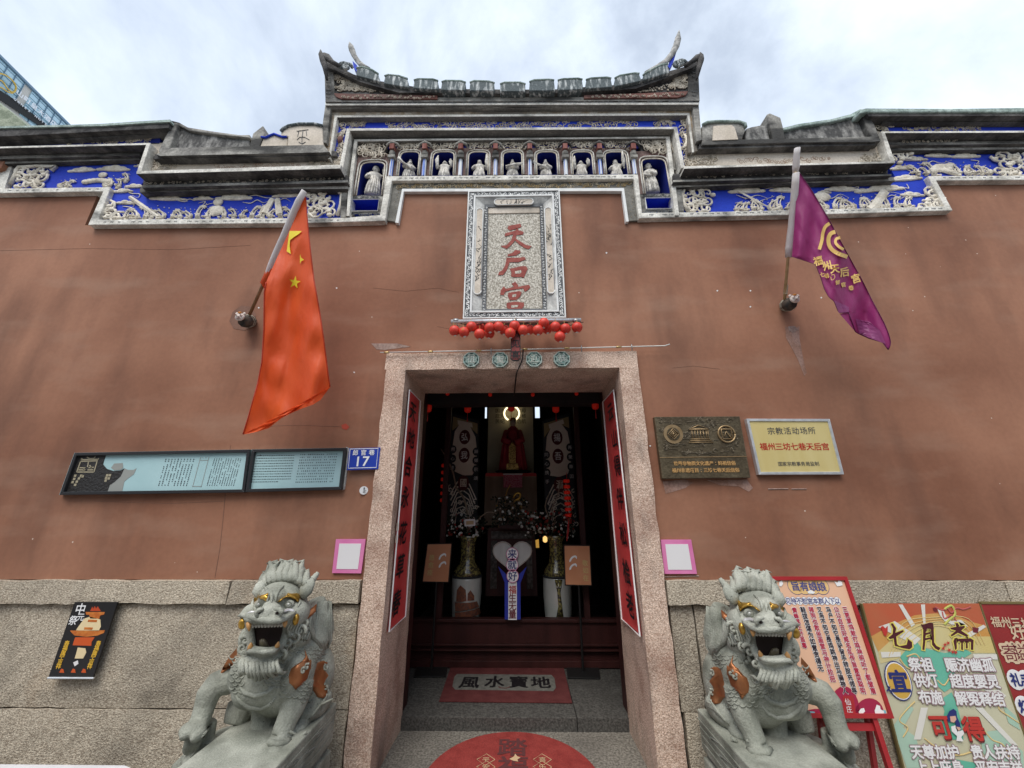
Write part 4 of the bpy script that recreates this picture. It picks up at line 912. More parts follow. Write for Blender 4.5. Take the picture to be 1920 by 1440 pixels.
# ---- four octagonal medallions on the lintel
TEAL = mat('patinated_tile', (.20, .34, .30), .6, (.42, .56, .50), 30, (.35, .65), fine=.2, dirt=(.05, .08, .07), dirt_fac=.6, dscale=25)
IVG = mat('pale_glaze', (.62, .66, .58), .5, (.74, .76, .68), 30)
for (cx, cy, ch, nm) in ((472, 477, '徂', 'leftmost'), (778, 477, '聖', 'second'), (1137, 473, '迎', 'third'), (1430, 470, '恭', 'rightmost')):
    c = at(800+cx/5.647, 590+cy/5.647, Y=-.05)
    t = thing('octagonal_medallion', nm+' green octagonal tile on the lintel, with seal character inside a fret ring' if nm in ('leftmost', 'rightmost') else 'green octagonal tile with a seal character on the lintel, '+nm+' from the left', 'medallion', 'octagonal tiles on the stone lintel')
    def oc(r, Y): return [Vector((c.x+r*math.cos(R(22.5+45*k)), Y, c.z+r*math.sin(R(22.5+45*k)))) for k in range(8)]
    MB().prism(oc(.0735, -.056), (0, .02, 0)).build('tile', TEAL, t, bevel=.003)
    mb = MB()
    P = oc(.069, -.058); mb.tube(P+[P[0]], .0028, 5); P = oc(.046, -.058); mb.tube(P+[P[0]], .0022, 5); mb.build('raised_ring', IVG, t, True)
    mb = MB(); P = oc(.0575, -.0575)
    for k in range(8):
        e = P[k].lerp(P[(k+1) % 8], .2); f = P[k].lerp(P[(k+1) % 8], .8); mb.tube([e, f], .0028, 4)
        g = P[k].lerp(P[(k+1) % 8], .5); d = (c-g); d.y = 0; mb.tube([g, g+d*.2], .0025, 4)
    mb.build('fret_ring', mat('dark_patina', (.03, .06, .055), .7), t, True)['kind'] = 'stuff'
    text(t, 'character', ch, c+Vector((0, -.012, 0)), c+Vector((0, -.012, 0)), .068, IVG, bold=.012, thick=.006)

# ---- flags
def poly_at(L, t):
    n = len(L)-1; d = [0]
    for i in range(n): d.append(d[-1]+math.hypot(L[i+1][0]-L[i][0], L[i+1][1]-L[i][1]))
    s_ = t*d[-1]
    for i in range(n):
        if s_ <= d[i+1] or i == n-1:
            k = (s_-d[i])/max(1e-6, d[i+1]-d[i]); return (L[i][0]+(L[i+1][0]-L[i][0])*k, L[i][1]+(L[i+1][1]-L[i][1])*k)
def flag(par, name, L, Rr, Yf, m, nu=40, nv=70):
    vs = []
    for j in range(nv+1):
        a, b = poly_at(L, j/nv), poly_at(Rr, j/nv)
        for i in range(nu+1):
            u = i/nu; x, y = a[0]+(b[0]-a[0])*u, a[1]+(b[1]-a[1])*u
            vs.append(at(x, y, Y=Yf(x, y)))
    fs = [(j*(nu+1)+i, (j+1)*(nu+1)+i, (j+1)*(nu+1)+i+1, j*(nu+1)+i+1) for j in range(nv) for i in range(nu)]
    return MB().add(vs, fs).build(name, m, par, True)
def surf_poly(par, name, polys, Yf, m, off=.006, sub=3):
    """print on the cloth: flat shapes subdivided and laid on the folded surface"""
    mb = MB()
    for P in polys:
        tri = [tuple(t) for t in tessellate_polygon([[Vector((x, y, 0)) for x, y in P]])]
        T = [[P[i] for i in t] for t in tri]
        for _ in range(sub):
            N_ = []
            for a, b, c in T:
                ab, bc, ca = ((a[0]+b[0])/2, (a[1]+b[1])/2), ((b[0]+c[0])/2, (b[1]+c[1])/2), ((c[0]+a[0])/2, (c[1]+a[1])/2)
                N_ += [[a, ab, ca], [ab, b, bc], [ca, bc, c], [ab, bc, ca]]
            T = N_
        for t in T: mb.add([at(x, y, Y=Yf(x, y)-off) for x, y in t], [(0, 1, 2)])
    me = mb.build(name, m, par); return me
def cloth(name, c, c2):
    m = mat(name, c, .5, c2, 3, (.3, .7), spec=.35, bump=.45, bscale=11, stretch=(1.6, 1, .7), wavebump=True, bdist=.02)
    b = m.node_tree.nodes['Principled BSDF']; tr = N(m.node_tree, 'ShaderNodeBsdfTranslucent'); mxs = N(m.node_tree, 'ShaderNodeMixShader'); mxs.inputs[0].default_value = .38
    tr.inputs['Color'].default_value = (*c2, 1)
    o = m.node_tree.nodes['Material Output']; m.node_tree.links.new(b.outputs[0], mxs.inputs[1]); m.node_tree.links.new(tr.outputs[0], mxs.inputs[2]); m.node_tree.links.new(mxs.outputs[0], o.inputs['Surface'])
    return m
RFLAG = cloth('red_flag_cloth', (.80, .095, .018), (.88, .145, .035)); PFLAG = cloth('purple_flag_cloth', (.30, .028, .15), (.38, .05, .21)); SLEEVE = cloth('white_sleeve', (.70, .66, .66), (.80, .77, .77))
WOOD = mat('varnished_pole', (.22, .11, .05), .4, (.32, .18, .09), 14, stretch=(1, 1, .2)); BAMB = mat('bamboo_pole', (.38, .26, .12), .5, (.52, .38, .20), 20)
def cr2(p): return [(400+x/2.881, 340+y/2.881) for x, y in p]
def cr3(p): return [(1400+x/3.6, 270+y/3.6) for x, y in p]
# the poles lean out from the wall
def pole(name, a, Ya, b, Yb, r, m, par):
    return MB().tube([at(*a, Y=Ya), at(*a, Y=Ya).lerp(at(*b, Y=Yb), .5), at(*b, Y=Yb)], [r, r*.95, r*.9], 10).build(name, m, par, True)
f1 = thing('flag_on_pole', 'large red flag with yellow stars hanging from a wooden pole on the left wall', 'flag', 'flags on slanting poles over the gate')
YT, YB = -.62, -.12          # tip and foot of the pole
tipP, footP = (571, 359), (468, 590)
def polY1(x, y): t = max(0, min(1, (y-359)/(590-359))); return YT+(YB-YT)*t
pole('pole', footP, YB, tipP, YT, .013, WOOD, f1)
def Yf1(x, y):
    t = (y-360)/460; base = YT+.10*min(1, max(0, t*1.5))+.10*t
    u = (x-530-(y-360)*-.02)/60
    edge = max(0, 1-abs(y-450)/130) if x < 545 else 0
    a = math.sin(u*3.0+t*1.6)*.035*min(1, .25+t*1.6)+math.sin(u*6.5-t*3.1+.8)*.014*min(1, t*2)+math.sin(x*.16+y*.05)*.005*min(1, t*3)+math.sin(x*.07-y*.09)*.004+max(0, math.sin((x+y*.28)*.055))*.02*min(1, t*2)+(abs(math.sin((x*.8+y*.22)*.06))**.5)*.012*min(1, t*3)+math.sin(y*.075+x*.03)*math.sin(x*.05)*.008
    k = max(0, min(1, (527-y)/160)); py = polY1(x, y)
    w_ = max(0, 1-(x-(573-(y-365)*.46))/28)*k if y < 540 else 0
    return (base+a)*(1-w_)+py*w_
Lf = [(572, 366)]+cr2([(410, 270), (345, 410), (285, 545)])+cr2([(275, 600), (273, 800), (262, 980), (240, 1090), (215, 1180), (190, 1270), (160, 1368)])
Rf = cr2([(500, 92), (506, 180), (515, 280), (530, 420), (545, 540), (565, 650), (580, 740), (596, 850), (610, 960), (620, 1040), (631, 1112)])
flag(f1, 'cloth', Lf, Rf, Yf1, RFLAG)
for E_, nm_ in ((Rf, 'side_hem'), (Lf[3:], 'side_hem')): MB().tube([at(*poly_at(E_, k/60), Y=Yf1(*poly_at(E_, k/60))-.003) for k in range(61)], .0045, 5, .5).build(nm_, cloth('darker_red_hem', (.50, .035, .012), (.58, .06, .02)), f1, True)
# lower hem swings from the left point up to the right
hem = cr2([(160, 1368), (240, 1352), (300, 1333), (335, 1305), (370, 1278), (430, 1248), (480, 1227), (540, 1205), (580, 1180), (605, 1145), (631, 1112)])
surf_poly(f1, 'cloth_hem', [hem], Yf1, RFLAG, .0, 3)
mb = MB().tube([at(x, y, Y=polY1(x, y)-.008) for x, y in cr2([(492, 52), (460, 110), (425, 190), (385, 290), (345, 380), (315, 450), (290, 520), (272, 555)])], [.024, .028, .03, .03, .032, .03, .028, .018], 9, .8); mb.build('sleeve', SLEEVE, f1, True)
MB().tube([at(x, y, Y=polY1(x, y)-.012) for x, y in cr2([(325, 430), (298, 500), (270, 552), (280, 580)])], [.012, .034, .03, .008], 8, .6).build('gathered_cloth', RFLAG, f1, True)
YST = mat('yellow_star_print', (.80, .62, .03), .5)
def star(cx, cy, r, rot=0, sx=1): return [(cx+sx*(r if k % 2 == 0 else r*.4)*math.sin(rot+k*math.pi/5), cy-(r if k % 2 == 0 else r*.4)*math.cos(rot+k*math.pi/5)) for k in range(10)]
surf_poly(f1, 'star', [cr2([(412, 268), (478, 268), (462, 284), (437, 300), (414, 318), (412, 350), (418, 392), (396, 378), (404, 320)])], Yf1, YST, .012)
surf_poly(f1, 'star', [cr2(star(440, 546, 36, .15, .9))], Yf1, YST, .012, 2)
surf_poly(f1, 'star', [cr2([(468, 392), (474, 412), (490, 424), (474, 432), (468, 445)])], Yf1, YST, .012, 2)
def mount(par, a, b, Ya, flip):
    """black corner socket with a small white lion mask"""
    mb = MB(); A, B = at(*a, Y=-.02), at(*b, Y=-.14)
    mb.tube([A, A.lerp(B, .5), B], [.05, .058, .05], 9); mb.build('pole_socket', mat('rusty_iron', (.03, .028, .026), .7, (.10, .07, .05), 30), par, True)
    for k in (.3, .6): 
        c = A.lerp(B, k); d = (B-A).normalized(); MB().tube([c-d*.004, c+d*.004], .0585, 12).build('socket_strap', mat('old_wire', (.35, .32, .25), .6), par, True)
    c = B+Vector((-.01 if not flip else .01, -.045, .02)); mk = MB()
    mk.ball(c, (.042, .018, .035), 10, 7); mk.ball(c+Vector((-.018, -.014, .008)), (.012, .012, .012), 7, 5); mk.ball(c+Vector((.018, -.014, .008)), (.012, .012, .012), 7, 5); mk.ball(c+Vector((0, -.016, -.004)), (.010, .014, .010), 7, 5)
    mk.ball(c+Vector((-.032, 0, .03)), (.012, .01, .014), 7, 5); mk.ball(c+Vector((.032, 0, .03)), (.012, .01, .014), 7, 5)
    o = mk.build('lion_mask', mat('white_mask', (.66, .58, .52), .6, (.5, .2, .15), 60, (.6, .7)), par, True)
    mk = MB(); mk.ball(c+Vector((0, -.012, .034)), (.016, .01, .009), 7, 5); mk.build('mask_crest', mat('orange_paint', (.55, .2, .03), .5), o, True)
    mk = MB(); [mk.ball(c+Vector((s_*.018, -.024, .009)), .005, 6, 4) for s_ in (-1, 1)]; mk.tube([c+Vector((-.018, -.018, -.018)), c+Vector((0, -.022, -.022)), c+Vector((.018, -.018, -.018))], .003, 4); mk.build('mask_features', mat('dark_red_paint', (.15, .02, .02), .5), o, True)
mount(f1, (470, 601), (458, 603), 0, False)
f2 = thing('flag_on_pole', 'purple flag with gold emblem and characters hanging from a bamboo pole on the right wall', 'flag', 'flags on slanting poles over the gate')
def polY2(x, y): t = max(0, min(1, (y-279)/(562-279))); return -.66+(.54)*t
pole('pole', (1471, 562), -.12, (1495, 282), -.66, .012, BAMB, f2)
mb = MB()
for k in range(8): mb.tube([at(1472+k*.25, 552-k*2.3, Y=-.14-k*.004), at(1472.5+k*.25, 551-k*2.3, Y=-.141-k*.004)], .0175, 8)
mb.build('pole_binding', mat('pale_twine', (.45, .38, .28), .7), f2, True)
MB().tube([at(x, y, Y=polY2(x, y)-.004) for x, y in cr3([(342, 28), (338, 70), (335, 115), (333, 160), (330, 190)])], [.022, .022, .024, .026, .02], 9).build('sleeve', SLEEVE, f2, True)
MB().tube([at(x, y, Y=polY2(x, y)-.006) for x, y in cr3([(333, 195), (328, 270), (318, 400), (306, 560), (292, 700), (284, 765)])], [.024, .026, .027, .029, .034, .026], 9).build('sleeve', SLEEVE, f2, True)
def Yf2(x, y):
    t = (y-320)/330; dx = x-(1492-(y-320)*.085)
    w_ = math.exp(-max(0, dx)/14) if y < 495 else 0
    u = dx/40
    g = -.60+.22*t+math.sin(u*2.6-t*2.)*.04*min(1, .3+t)+math.sin(u*6+t*5)*.010+math.sin(x*.09+y*.03)*.010+math.sin(x*.2-y*.11)*.004+(abs(math.sin((x*.55-y*.3)*.09))**.5)*.014
    return g*(1-w_)+(polY2(x, y)-.01)*w_
Lp = cr3([(350, 190), (336, 300), (330, 430), (318, 600), (305, 760), (465, 812), (500, 900), (525, 980), (555, 1035), (590, 1060), (605, 1100), (622, 1140), (686, 1134), (735, 1270), (820, 1310), (920, 1340), (955, 1388)])
Rp = cr3([(352, 188), (400, 255), (450, 330), (500, 415), (550, 500), (615, 620), (680, 740), (725, 820), (770, 900), (810, 980), (850, 1060), (890, 1135), (930, 1210), (955, 1270), (973, 1330), (968, 1365), (957, 1388)])
# cloth laid out as a ladder between matching rows of both edges
def rowpt(L, yq):
    for i in range(len(L)-1):
        if L[i][1] <= yq <= L[i+1][1]: k = (yq-L[i][1])/max(1e-6, L[i+1][1]-L[i][1]); return L[i][0]+(L[i+1][0]-L[i][0])*k
    return L[-1][0] if yq > L[-1][1] else L[0][0]
Lmono = sorted([p for p in Lp], key=lambda p: p[1])
def flagrows(par, name, L, Rr, ya, yb, Yf, m, nu=36, nv=90):
    vs = []
    for j in range(nv+1):
        y = ya+(yb-ya)*j/nv; a, b = rowpt(L, y), rowpt(Rr, y)
        if b < a: b = a
        for i in range(nu+1): x = a+(b-a)*i/nu; vs.append(at(x, y, Y=Yf(x, y)))
    return MB().add(vs, [(j*(nu+1)+i, (j+1)*(nu+1)+i, (j+1)*(nu+1)+i+1, j*(nu+1)+i+1) for j in range(nv) for i in range(nu)]).build(name, m, par, True)
flagrows(f2, 'cloth', Lmono, Rp, 322.5, 655, Yf2, PFLAG)
for E_ in (Rp, Lp[4:]): MB().tube([at(*poly_at(E_, k/50), Y=Yf2(*poly_at(E_, k/50))-.003) for k in range(51)], .004, 5, .5).build('side_hem', cloth('darker_purple_hem', (.13, .012, .07), (.18, .02, .10)), f2, True)
LPUR = cloth('light_purple_cloth', (.30, .06, .20), (.40, .10, .28))
for P in ([(590, 1055), (690, 1100), (690, 1134), (622, 1141)], [(735, 1180), (830, 1200), (900, 1260), (940, 1350), (820, 1305), (760, 1280)]): surf_poly(f2, 'cloth_fold', [cr3(P)], Yf2, LPUR, .01, 2)
GPR = mat('gold_flag_print', (.70, .45, .13), .5)
def stroke_band(pts, w_):
    P = [Vector((x, y, 0)) for x, y in pts]; L_, R_ = [], []
    for i in range(len(P)):
        d = (P[min(i+1, len(P)-1)]-P[max(i-1, 0)]).normalized(); nn = Vector((-d.y, d.x, 0))*w_/2; L_.append((P[i]+nn)[:2]); R_.append((P[i]-nn)[:2])
    return L_, R_
def surf_stroke(par, name, strokes, Yf, m, off=.012):
    mb = MB()
    for pts, w_ in strokes:
        L_, R_ = stroke_band(pts, w_); vs = []
        for a, b in zip(L_, R_):
            for p in (a, b): vs.append(at(p[0], p[1], Y=Yf(*p)-off))
        mb.add(vs, [(2*i, 2*i+1, 2*i+3, 2*i+2) for i in range(len(L_)-1)])
    return mb.build(name, m, par)
def cv(pts, n=5):
    S = []
    for i in range(len(pts)-1):
        a, b, c, d = [Vector((*pts[max(0, min(len(pts)-1, k))], 0)) for k in (i-1, i, i+1, i+2)]
        for k in range(n): t = k/n; S.append((.5*((2*b)+(c-a)*t+(2*a-5*b+4*c-d)*t*t+(3*b-a-3*c+d)*t**3))[:2])
    return S+[pts[-1]]
surf_stroke(f2, 'emblem', [(cv(cr3([(560, 535), (530, 560), (515, 600), (508, 650), (490, 712)])), 6.2), (cv(cr3([(598, 592), (568, 605), (552, 640), (560, 690), (600, 730), (680, 762)])), 7.4), (cv(cr3([(632, 632), (606, 640), (600, 665), (622, 692), (655, 712)])), 5.2)], Yf2, GPR)
def surf_text(par, name, s_, pts, size, rot, Yf, m, bold=.03, off=.012):
    mb = MB()
    for ch, (x, y), r_ in zip(s_, pts, rot):
        vs, fs = glyph(ch, bold); c, sn = math.cos(r_), math.sin(r_)
        P = [(x+(a*c+b*sn)*size, y-(-a*sn+b*c)*size) for a, b in vs]
        mb.add([at(px, py, Y=Yf(px, py)-off) for px, py in P], fs)
    return mb.build(name, m, par)
surf_text(f2, 'lettering', '福州天后宫', cr3([(482, 790), (542, 822), (595, 842), (660, 865), (738, 908)]), 18, [-.25, -.25, -.1, -.15, -.3], Yf2, GPR)
surf_text(f2, 'lettering', '七巷郎官巷', cr3([(510, 882), (541, 890), (616, 935), (654, 950), (705, 972)]), 9.5, [-.15]*5, Yf2, GPR)
surf_stroke(f2, 'round_mark', [(cv(cr3([(570, 885), (590, 882), (594, 905), (574, 918), (568, 895)]), 4), 1.2)], Yf2, GPR)
mount(f2, (1474, 572), (1482, 570), 0, True)

# ---- long information board, left
GLZ = mat('pale_blue_panel', (.36, .54, .56), .25, (.40, .58, .60), 4, spec=.5)
BFR = mat('black_metal_frame', (.022, .022, .024), .35, spec=.5)
MARK = mat('dark_print', (.05, .06, .07), .6)
ib = thing('information_board', 'long black-framed board of two pale blue glass panels with small print', 'information board')
def framed(px, Y, wd, par, nm='frame'):
    """four mitred bars around a quadrilateral tl tr br bl"""
    P = [at(x, y, Y=Y) for x, y in px]; c = sum(P, Vector())/4
    for i in range(4):
        a, b = P[i], P[(i+1) % 4]; d = (b-a).normalized(); n = d.cross(Vector((0, 1, 0)))
        if n.dot(c-a) < 0: n = -n
        MB().prism([a, b, b-d*wd+n*wd, a+d*wd+n*wd], (0, -Y-.001 if Y < -.002 else .01, 0)).build(nm, BFR if par is ib else SILV, par, bevel=.002)
for px in ([(139.5, 849), (468, 842.5), (458, 923), (111, 928)], [(472, 842.5), (649, 839.5), (640, 918), (460, 922.5)]):
    framed(px, -.05, .022, ib); 
    slab('panel', px, -.026, -.002, GLZ, ib)
slab('panel_print', [(142, 853), (199, 851), (194, 866), (193, 871), (200, 879), (212, 883), (226, 882), (233, 878), (226, 893), (214, 904), (206, 909), (201, 922), (118, 924)], -.029, -.026, mat('black_relief_print', (.025, .023, .022), .5, bump=.8, bscale=60), ib)
slab('panel_print', [(233, 878), (240, 881), (250, 881), (256, 878), (251, 889), (240, 897), (233, 903), (229, 921), (201, 922), (206, 909), (214, 904), (226, 893)], -.0275, -.026, mat('grey_print', (.28, .29, .27), .5), ib)
slab('panel_print', [(208, 877), (214, 869), (230, 868), (231, 877), (226, 881), (214, 882)], -.0278, -.026, MATS['grey_print'], ib)
GPT = mat('tan_print', (.33, .29, .20), .6)
mb = MB()
def pxbar(mb, a, b, w_, Y): # thin bar between two pixels
    p, q_ = at(*a, Y=Y), at(*b, Y=Y); d = (q_-p).normalized(); n = d.cross(Vector((0, 1, 0)))*w_/2; mb.add([p-n, q_-n, q_+n, p+n], [(0, 1, 2, 3)])
for s_ in ([(152, 862), (184, 861)], [(151, 865), (182, 864)], [(163, 857), (168, 860), (175, 860), (179, 856)], [(151, 865), (144, 885)], [(182, 865), (176, 885)], [(144, 885), (176, 885)], [(166, 865), (164, 876)], [(149, 877), (160, 877)], [(166, 877), (176, 876)], [(147, 881), (160, 881)], [(164, 881), (175, 881)], [(182, 864), (185, 859)], [(152, 862), (154, 859)], [(158, 877), (156, 885)], [(168, 872), (172, 878)]):
    for a, b in zip(s_, s_[1:]): pxbar(mb, a, b, .009, -.0305)
mb.build('gate_emblem', GPT, ib)['kind'] = 'stuff'
mb = MB()
for x, y in [(141, 892), (139, 898), (136, 904), (152, 892), (148, 897), (144, 903), (141, 909), (155, 893), (201, 891), (206, 891), (199, 896), (204, 897), (198, 901)]: pxbar(mb, (x-2.2, y), (x+2.2, y), .018, -.0305)
mb.build('small_print', GPT, ib)['kind'] = 'stuff'
def prints(x0, y0, nx, dx, ny, dy, lean, w_, skip=.12, seed=1, h=.010, edge=0):
    """rows of tiny characters too small to read, each a separate little mark"""
    q = random.Random(seed); mb = MB()
    for i in range(nx):
        for j in range(ny):
            if q.random() < skip: continue
            x = x0+dx*i-lean*j; y = y0+dy*j+edge*i; a = w_*q.uniform(.7, 1)
            pxbar(mb, (x-a, y), (x+a, y), h*q.uniform(.6, 1.1), -.0275)
            if q.random() < .6: pxbar(mb, (x, y-.9), (x, y+.9), a*.004, -.0278)
    mb.build('small_print', MARK, ib)['kind'] = 'stuff'
prints(311, 861.3, 10, 5.8, 15, 3.45, .95, 1.0, .13, 1)
prints(402, 860.5, 12, 4.5, 18, 2.9, .8, .8, .14, 2, .008)
prints(488, 853.7, 1, 1, 1, 1, 0, 1)
for j in range(11):
    q = random.Random(j); mb = MB(); x = 482-1.35*j*.9; xe = 553-.9*j if j < 10 else 522
    while x < xe:
        l = q.uniform(1.6, 5); pxbar(mb, (x, 854.5+4.9*j+(x-482)*-.012), (min(xe, x+l), 854.5+4.9*j+(x+l-482)*-.012), .0045, -.0275); x += l+1.0
    mb.build('small_print', MARK, ib)['kind'] = 'stuff'
prints(564, 852.5, 20, 3.55, 11, 5.15, .9, .85, .12, 3, .009, -.06)
mb = MB()
for a, b in (((376, 857), (361, 913)), ((392, 856), (377, 913)), ((375, 863), (390, 863)), ((361, 912), (378, 912)), ((380, 857), (380, 859)), ((386, 857), (386, 859))): pxbar(mb, a, b, .004, -.0275)
mb.build('plan_drawing', MATS['grey_print'], ib)['kind'] = 'stuff'
slab('sealant', [(649, 838), (655, 840), (653, 862), (645, 917), (641, 919)], -.02, -.001, mat('white_sealant', (.55, .54, .52), .8, (.35, .34, .33), 40), ib)

# ---- street number plate
SBL = mat('sign_blue', (.015, .045, .36), .35, spec=.5); SWH = mat('sign_white', (.80, .80, .80), .4)
st = thing('street_number_plate', 'small blue plate with white border reading 17 beside the door frame', 'street sign')
slab('plate', [(655, 840.5), (713, 839), (709, 879.5), (650, 881.5)], -.042, -.034, SBL, st)
P = [at(x, y, Y=-.0435) for x, y in ((656.5, 842), (709, 841), (705.5, 876.5), (653, 878))]
MB().tube(P+[P[0]], .0028, 4, .4).build('border', SWH, st)
text(st, 'lettering', '郎官巷', at(666.5, 849, Y=-.044), at(697, 848.5, Y=-.044), .046, SWH, bold=.022)
text(st, 'number', '17', at(671, 865, Y=-.044), at(686, 864.5, Y=-.044), .105, SWH, bold=.025, wide=1.05)
tk = thing('round_badge', 'tiny round white disc on the wall under the blue number plate', 'badge')
MB().tube([at(682, 919.5, Y=-.001), at(682, 919.5, Y=-.012)], at(689.5, 919.5, Y=0).x-at(682, 919.5, Y=0).x, 20).build('disc', SWH, tk)
mb = MB(); pxbar(mb, (680, 916), (684, 916), .016, -.0135); pxbar(mb, (677, 920), (687, 920), .003, -.0135); pxbar(mb, (679, 922.5), (685, 922.5), .005, -.0135); mb.build('print', MARK, tk)['kind'] = 'stuff'

# ---- bronze heritage plaque
BRZ = mat('aged_bronze', (.085, .065, .04), .45, (.15, .12, .075), 8, metal=.55, fine=.2, bump=.3, bscale=60); BRZL = mat('rubbed_bronze', (.30, .20, .10), .4, (.38, .27, .15), 20, metal=.6)
BRP = [(1227, 781.5), (1387, 780.5), (1407.5, 895.5), (1242, 897.5)]
bz = thing('bronze_plaque', 'square dark bronze plaque with three emblems over cloud relief and gold text', 'plaque', 'rectangular plaques on the wall right of the door')
slab('plate', BRP, -.045, -.001, BRZ, bz, .003)
def inq(P, u, v):
    a = Vector((*P[0], 0)).lerp(Vector((*P[1], 0)), u); b = Vector((*P[3], 0)).lerp(Vector((*P[2], 0)), u); r = a.lerp(b, v); return (r.x, r.y)
q = random.Random(12); mb = MB()
for k in range(46):
    u, v = q.uniform(.05, .95), q.uniform(.05, .60)
    c = at(*inq(BRP, u, v), Y=-.047); s_ = 1 if u > .5 else -1; r = q.uniform(.018, .032)
    for rr in (1, .62): mb.tube(spiral(c, r*rr, .75, q.uniform(0, 1.5), s_, 9, .5), .0022, 4)
    mb.tube([c+Vector((-s_*r, 0, 0)), c+Vector((-s_*r*1.8, 0, -r*.35)), c+Vector((-s_*r*3, 0, -.3*r)), c+Vector((-s_*r*4.0, 0, -r*.6))], .0022, 4)
mb.build('cloud_relief', mat('bronze_line', (.17, .14, .10), .4, metal=.6), bz, True)['kind'] = 'stuff'
a, b = inq(BRP, 0, .66), inq(BRP, 1, .655); MB().tube([at(*a, Y=-.046), at(*b, Y=-.046)], .003, 4).build('divider', BRZL, bz)
def circ(c, r, t, n=28): return MB().tube([c+Vector((math.cos(k*2*math.pi/n)*r, 0, math.sin(k*2*math.pi/n)*r)) for k in range(n+1)], t, 6)
def cb_(x, y): return at(1200+x/4.8, 760+y/4.8, Y=-.050)
c = cb_(300, 258); MB().tube([cb_(300, 258)+Vector((0, .004, 0)), cb_(300, 258)], .075, 28).build('emblem', BRZL, bz); MB().tube([c, c+Vector((0, -.003, 0))], .05, 28).build('emblem_field', BRZ, bz)
mb = MB()
for k in (1, .55): 
    P = [c+Vector((math.cos(a)*.042*k, -.005, math.sin(a)*.042*k)) for a in (0, math.pi/2, math.pi, 1.5*math.pi, 0)]; mb.tube(P, .0045, 4)
mb.tube([c+Vector((-.012, -.005, 0)), c+Vector((.012, -.005, 0))], .004, 4); mb.tube([c+Vector((0, -.005, -.012)), c+Vector((0, -.005, .012))], .004, 4); mb.build('emblem_mark', BRZL, bz, True)
c = cb_(780, 258); o = circ(c, .064, .007); o.build('emblem', BRZL, bz, True)
mb = MB(); h_ = .038; mb.tube([c+Vector((x*h_, -.002, z*h_)) for x, z in ((1, -1), (-1, -1), (-1, 1), (1, 1), (1, -.7))], .005, 5); mb.tube([c+Vector((x*h_, -.002, z*h_)) for x, z in ((-.55, -.55), (0, .55), (.5, -.5), (.9, -.9))], .005, 5); mb.build('emblem_mark', BRZL, bz, True)
mb = MB()
for s_ in ([(448, 212), (525, 180), (612, 210), (448, 212)], [(442, 218), (616, 218)], [(460, 304), (630, 302)], [(452, 318), (645, 316)], [(444, 334), (658, 332)]):
    mb.tube([cb_(*p) for p in s_], .0042, 4)
for k, (x, xx) in enumerate(((466, 475), (492, 499), (518, 524), (543, 549), (568, 575), (594, 602), (610, 618))): mb.tube([cb_(x, 228), cb_(xx, 296)], .0032, 4)
mb.tube([cb_(545, 262), cb_(545, 228), cb_(575, 262)], .002, 4)
mb.build('temple_emblem', BRZL, bz, True)
GTX = mat('gilt_lettering', (.62, .36, .14), .4, metal=.2)
text(bz, 'lettering', '世界非物质文化遗产：妈祖信俗', cb_(322, 524), cb_(842, 520), .048, GTX, bold=.018, thick=.002)
text(bz, 'lettering', '福州非遗项目：三坊七巷天后信俗', cb_(308, 586), cb_(876, 582), .048, GTX, bold=.018, thick=.002)
# ---- gold sign
GLD = mat('pale_gold_sheet', (.66, .52, .20), .38, (.74, .62, .30), 3, (.2, .8), stretch=(3, 1, .4), metal=.35)
gs = thing('gold_sign', 'pale gold rectangular sign in a white metal frame with black and red text', 'sign', 'rectangular plaques on the wall right of the door')
GP = [(1399.5, 785), (1556, 785.5), (1583, 889.5), (1423, 890)]
slab('sheet', [(1401, 786.5), (1555, 787), (1581, 888), (1424, 889)], -.028, -.001, GLD, gs)
framed(GP, -.036, .020, gs)
def cg(x, y): return at(1200+x/4.8, 760+y/4.8, Y=-.0295)
text(gs, 'lettering', '宗教活动场所', cg(1180, 232), cg(1545, 228), .060, BR, bold=.006)
text(gs, 'lettering', '福州三坊七巷天后宫', cg(1112, 372), cg(1668, 372), .072, mat('sign_red', (.42, .02, .012), .45), bold=.02)
text(gs, 'lettering', '国家宗教事务局监制', cg(1262, 528), cg(1592, 526), .040, BR, bold=.006)

# ---- two small pink notices (their square codes are left blank)
PNK = mat('pink_sheet', (.62, .16, .36), .5, (.68, .22, .42), 6); OFFW = mat('white_sheet', (.72, .70, .70), .5)
for nm, P in (('left', [(630, 1011), (685.5, 1011), (677, 1075), (622.5, 1074.5)]), ('right', [(1239, 1012), (1296, 1012), (1307, 1076), (1246, 1076)])):
    t = thing('pink_notice', f'small pink framed notice with blank white centre, on the wall {nm} of the doorway', 'notice', 'pink notices beside the doorway')
    slab('sheet', P, -.016, -.002, PNK, t)
    slab('sheet_centre', [inq(P, .13, .13), inq(P, .87, .13), inq(P, .87, .88), inq(P, .13, .88)], -.018, -.016, OFFW, t)
for a in (((1440, 917), (1478, 916.5)), ((1484, 917), (1512, 917)), ((604, 915), (627, 914.5)), ((1240, 1082), (1310, 1080))):
    MB().tube([at(*a[0], Y=-.002), at(*a[1], Y=-.002)], .004, 4).build('plaster_patch', PALE, G)

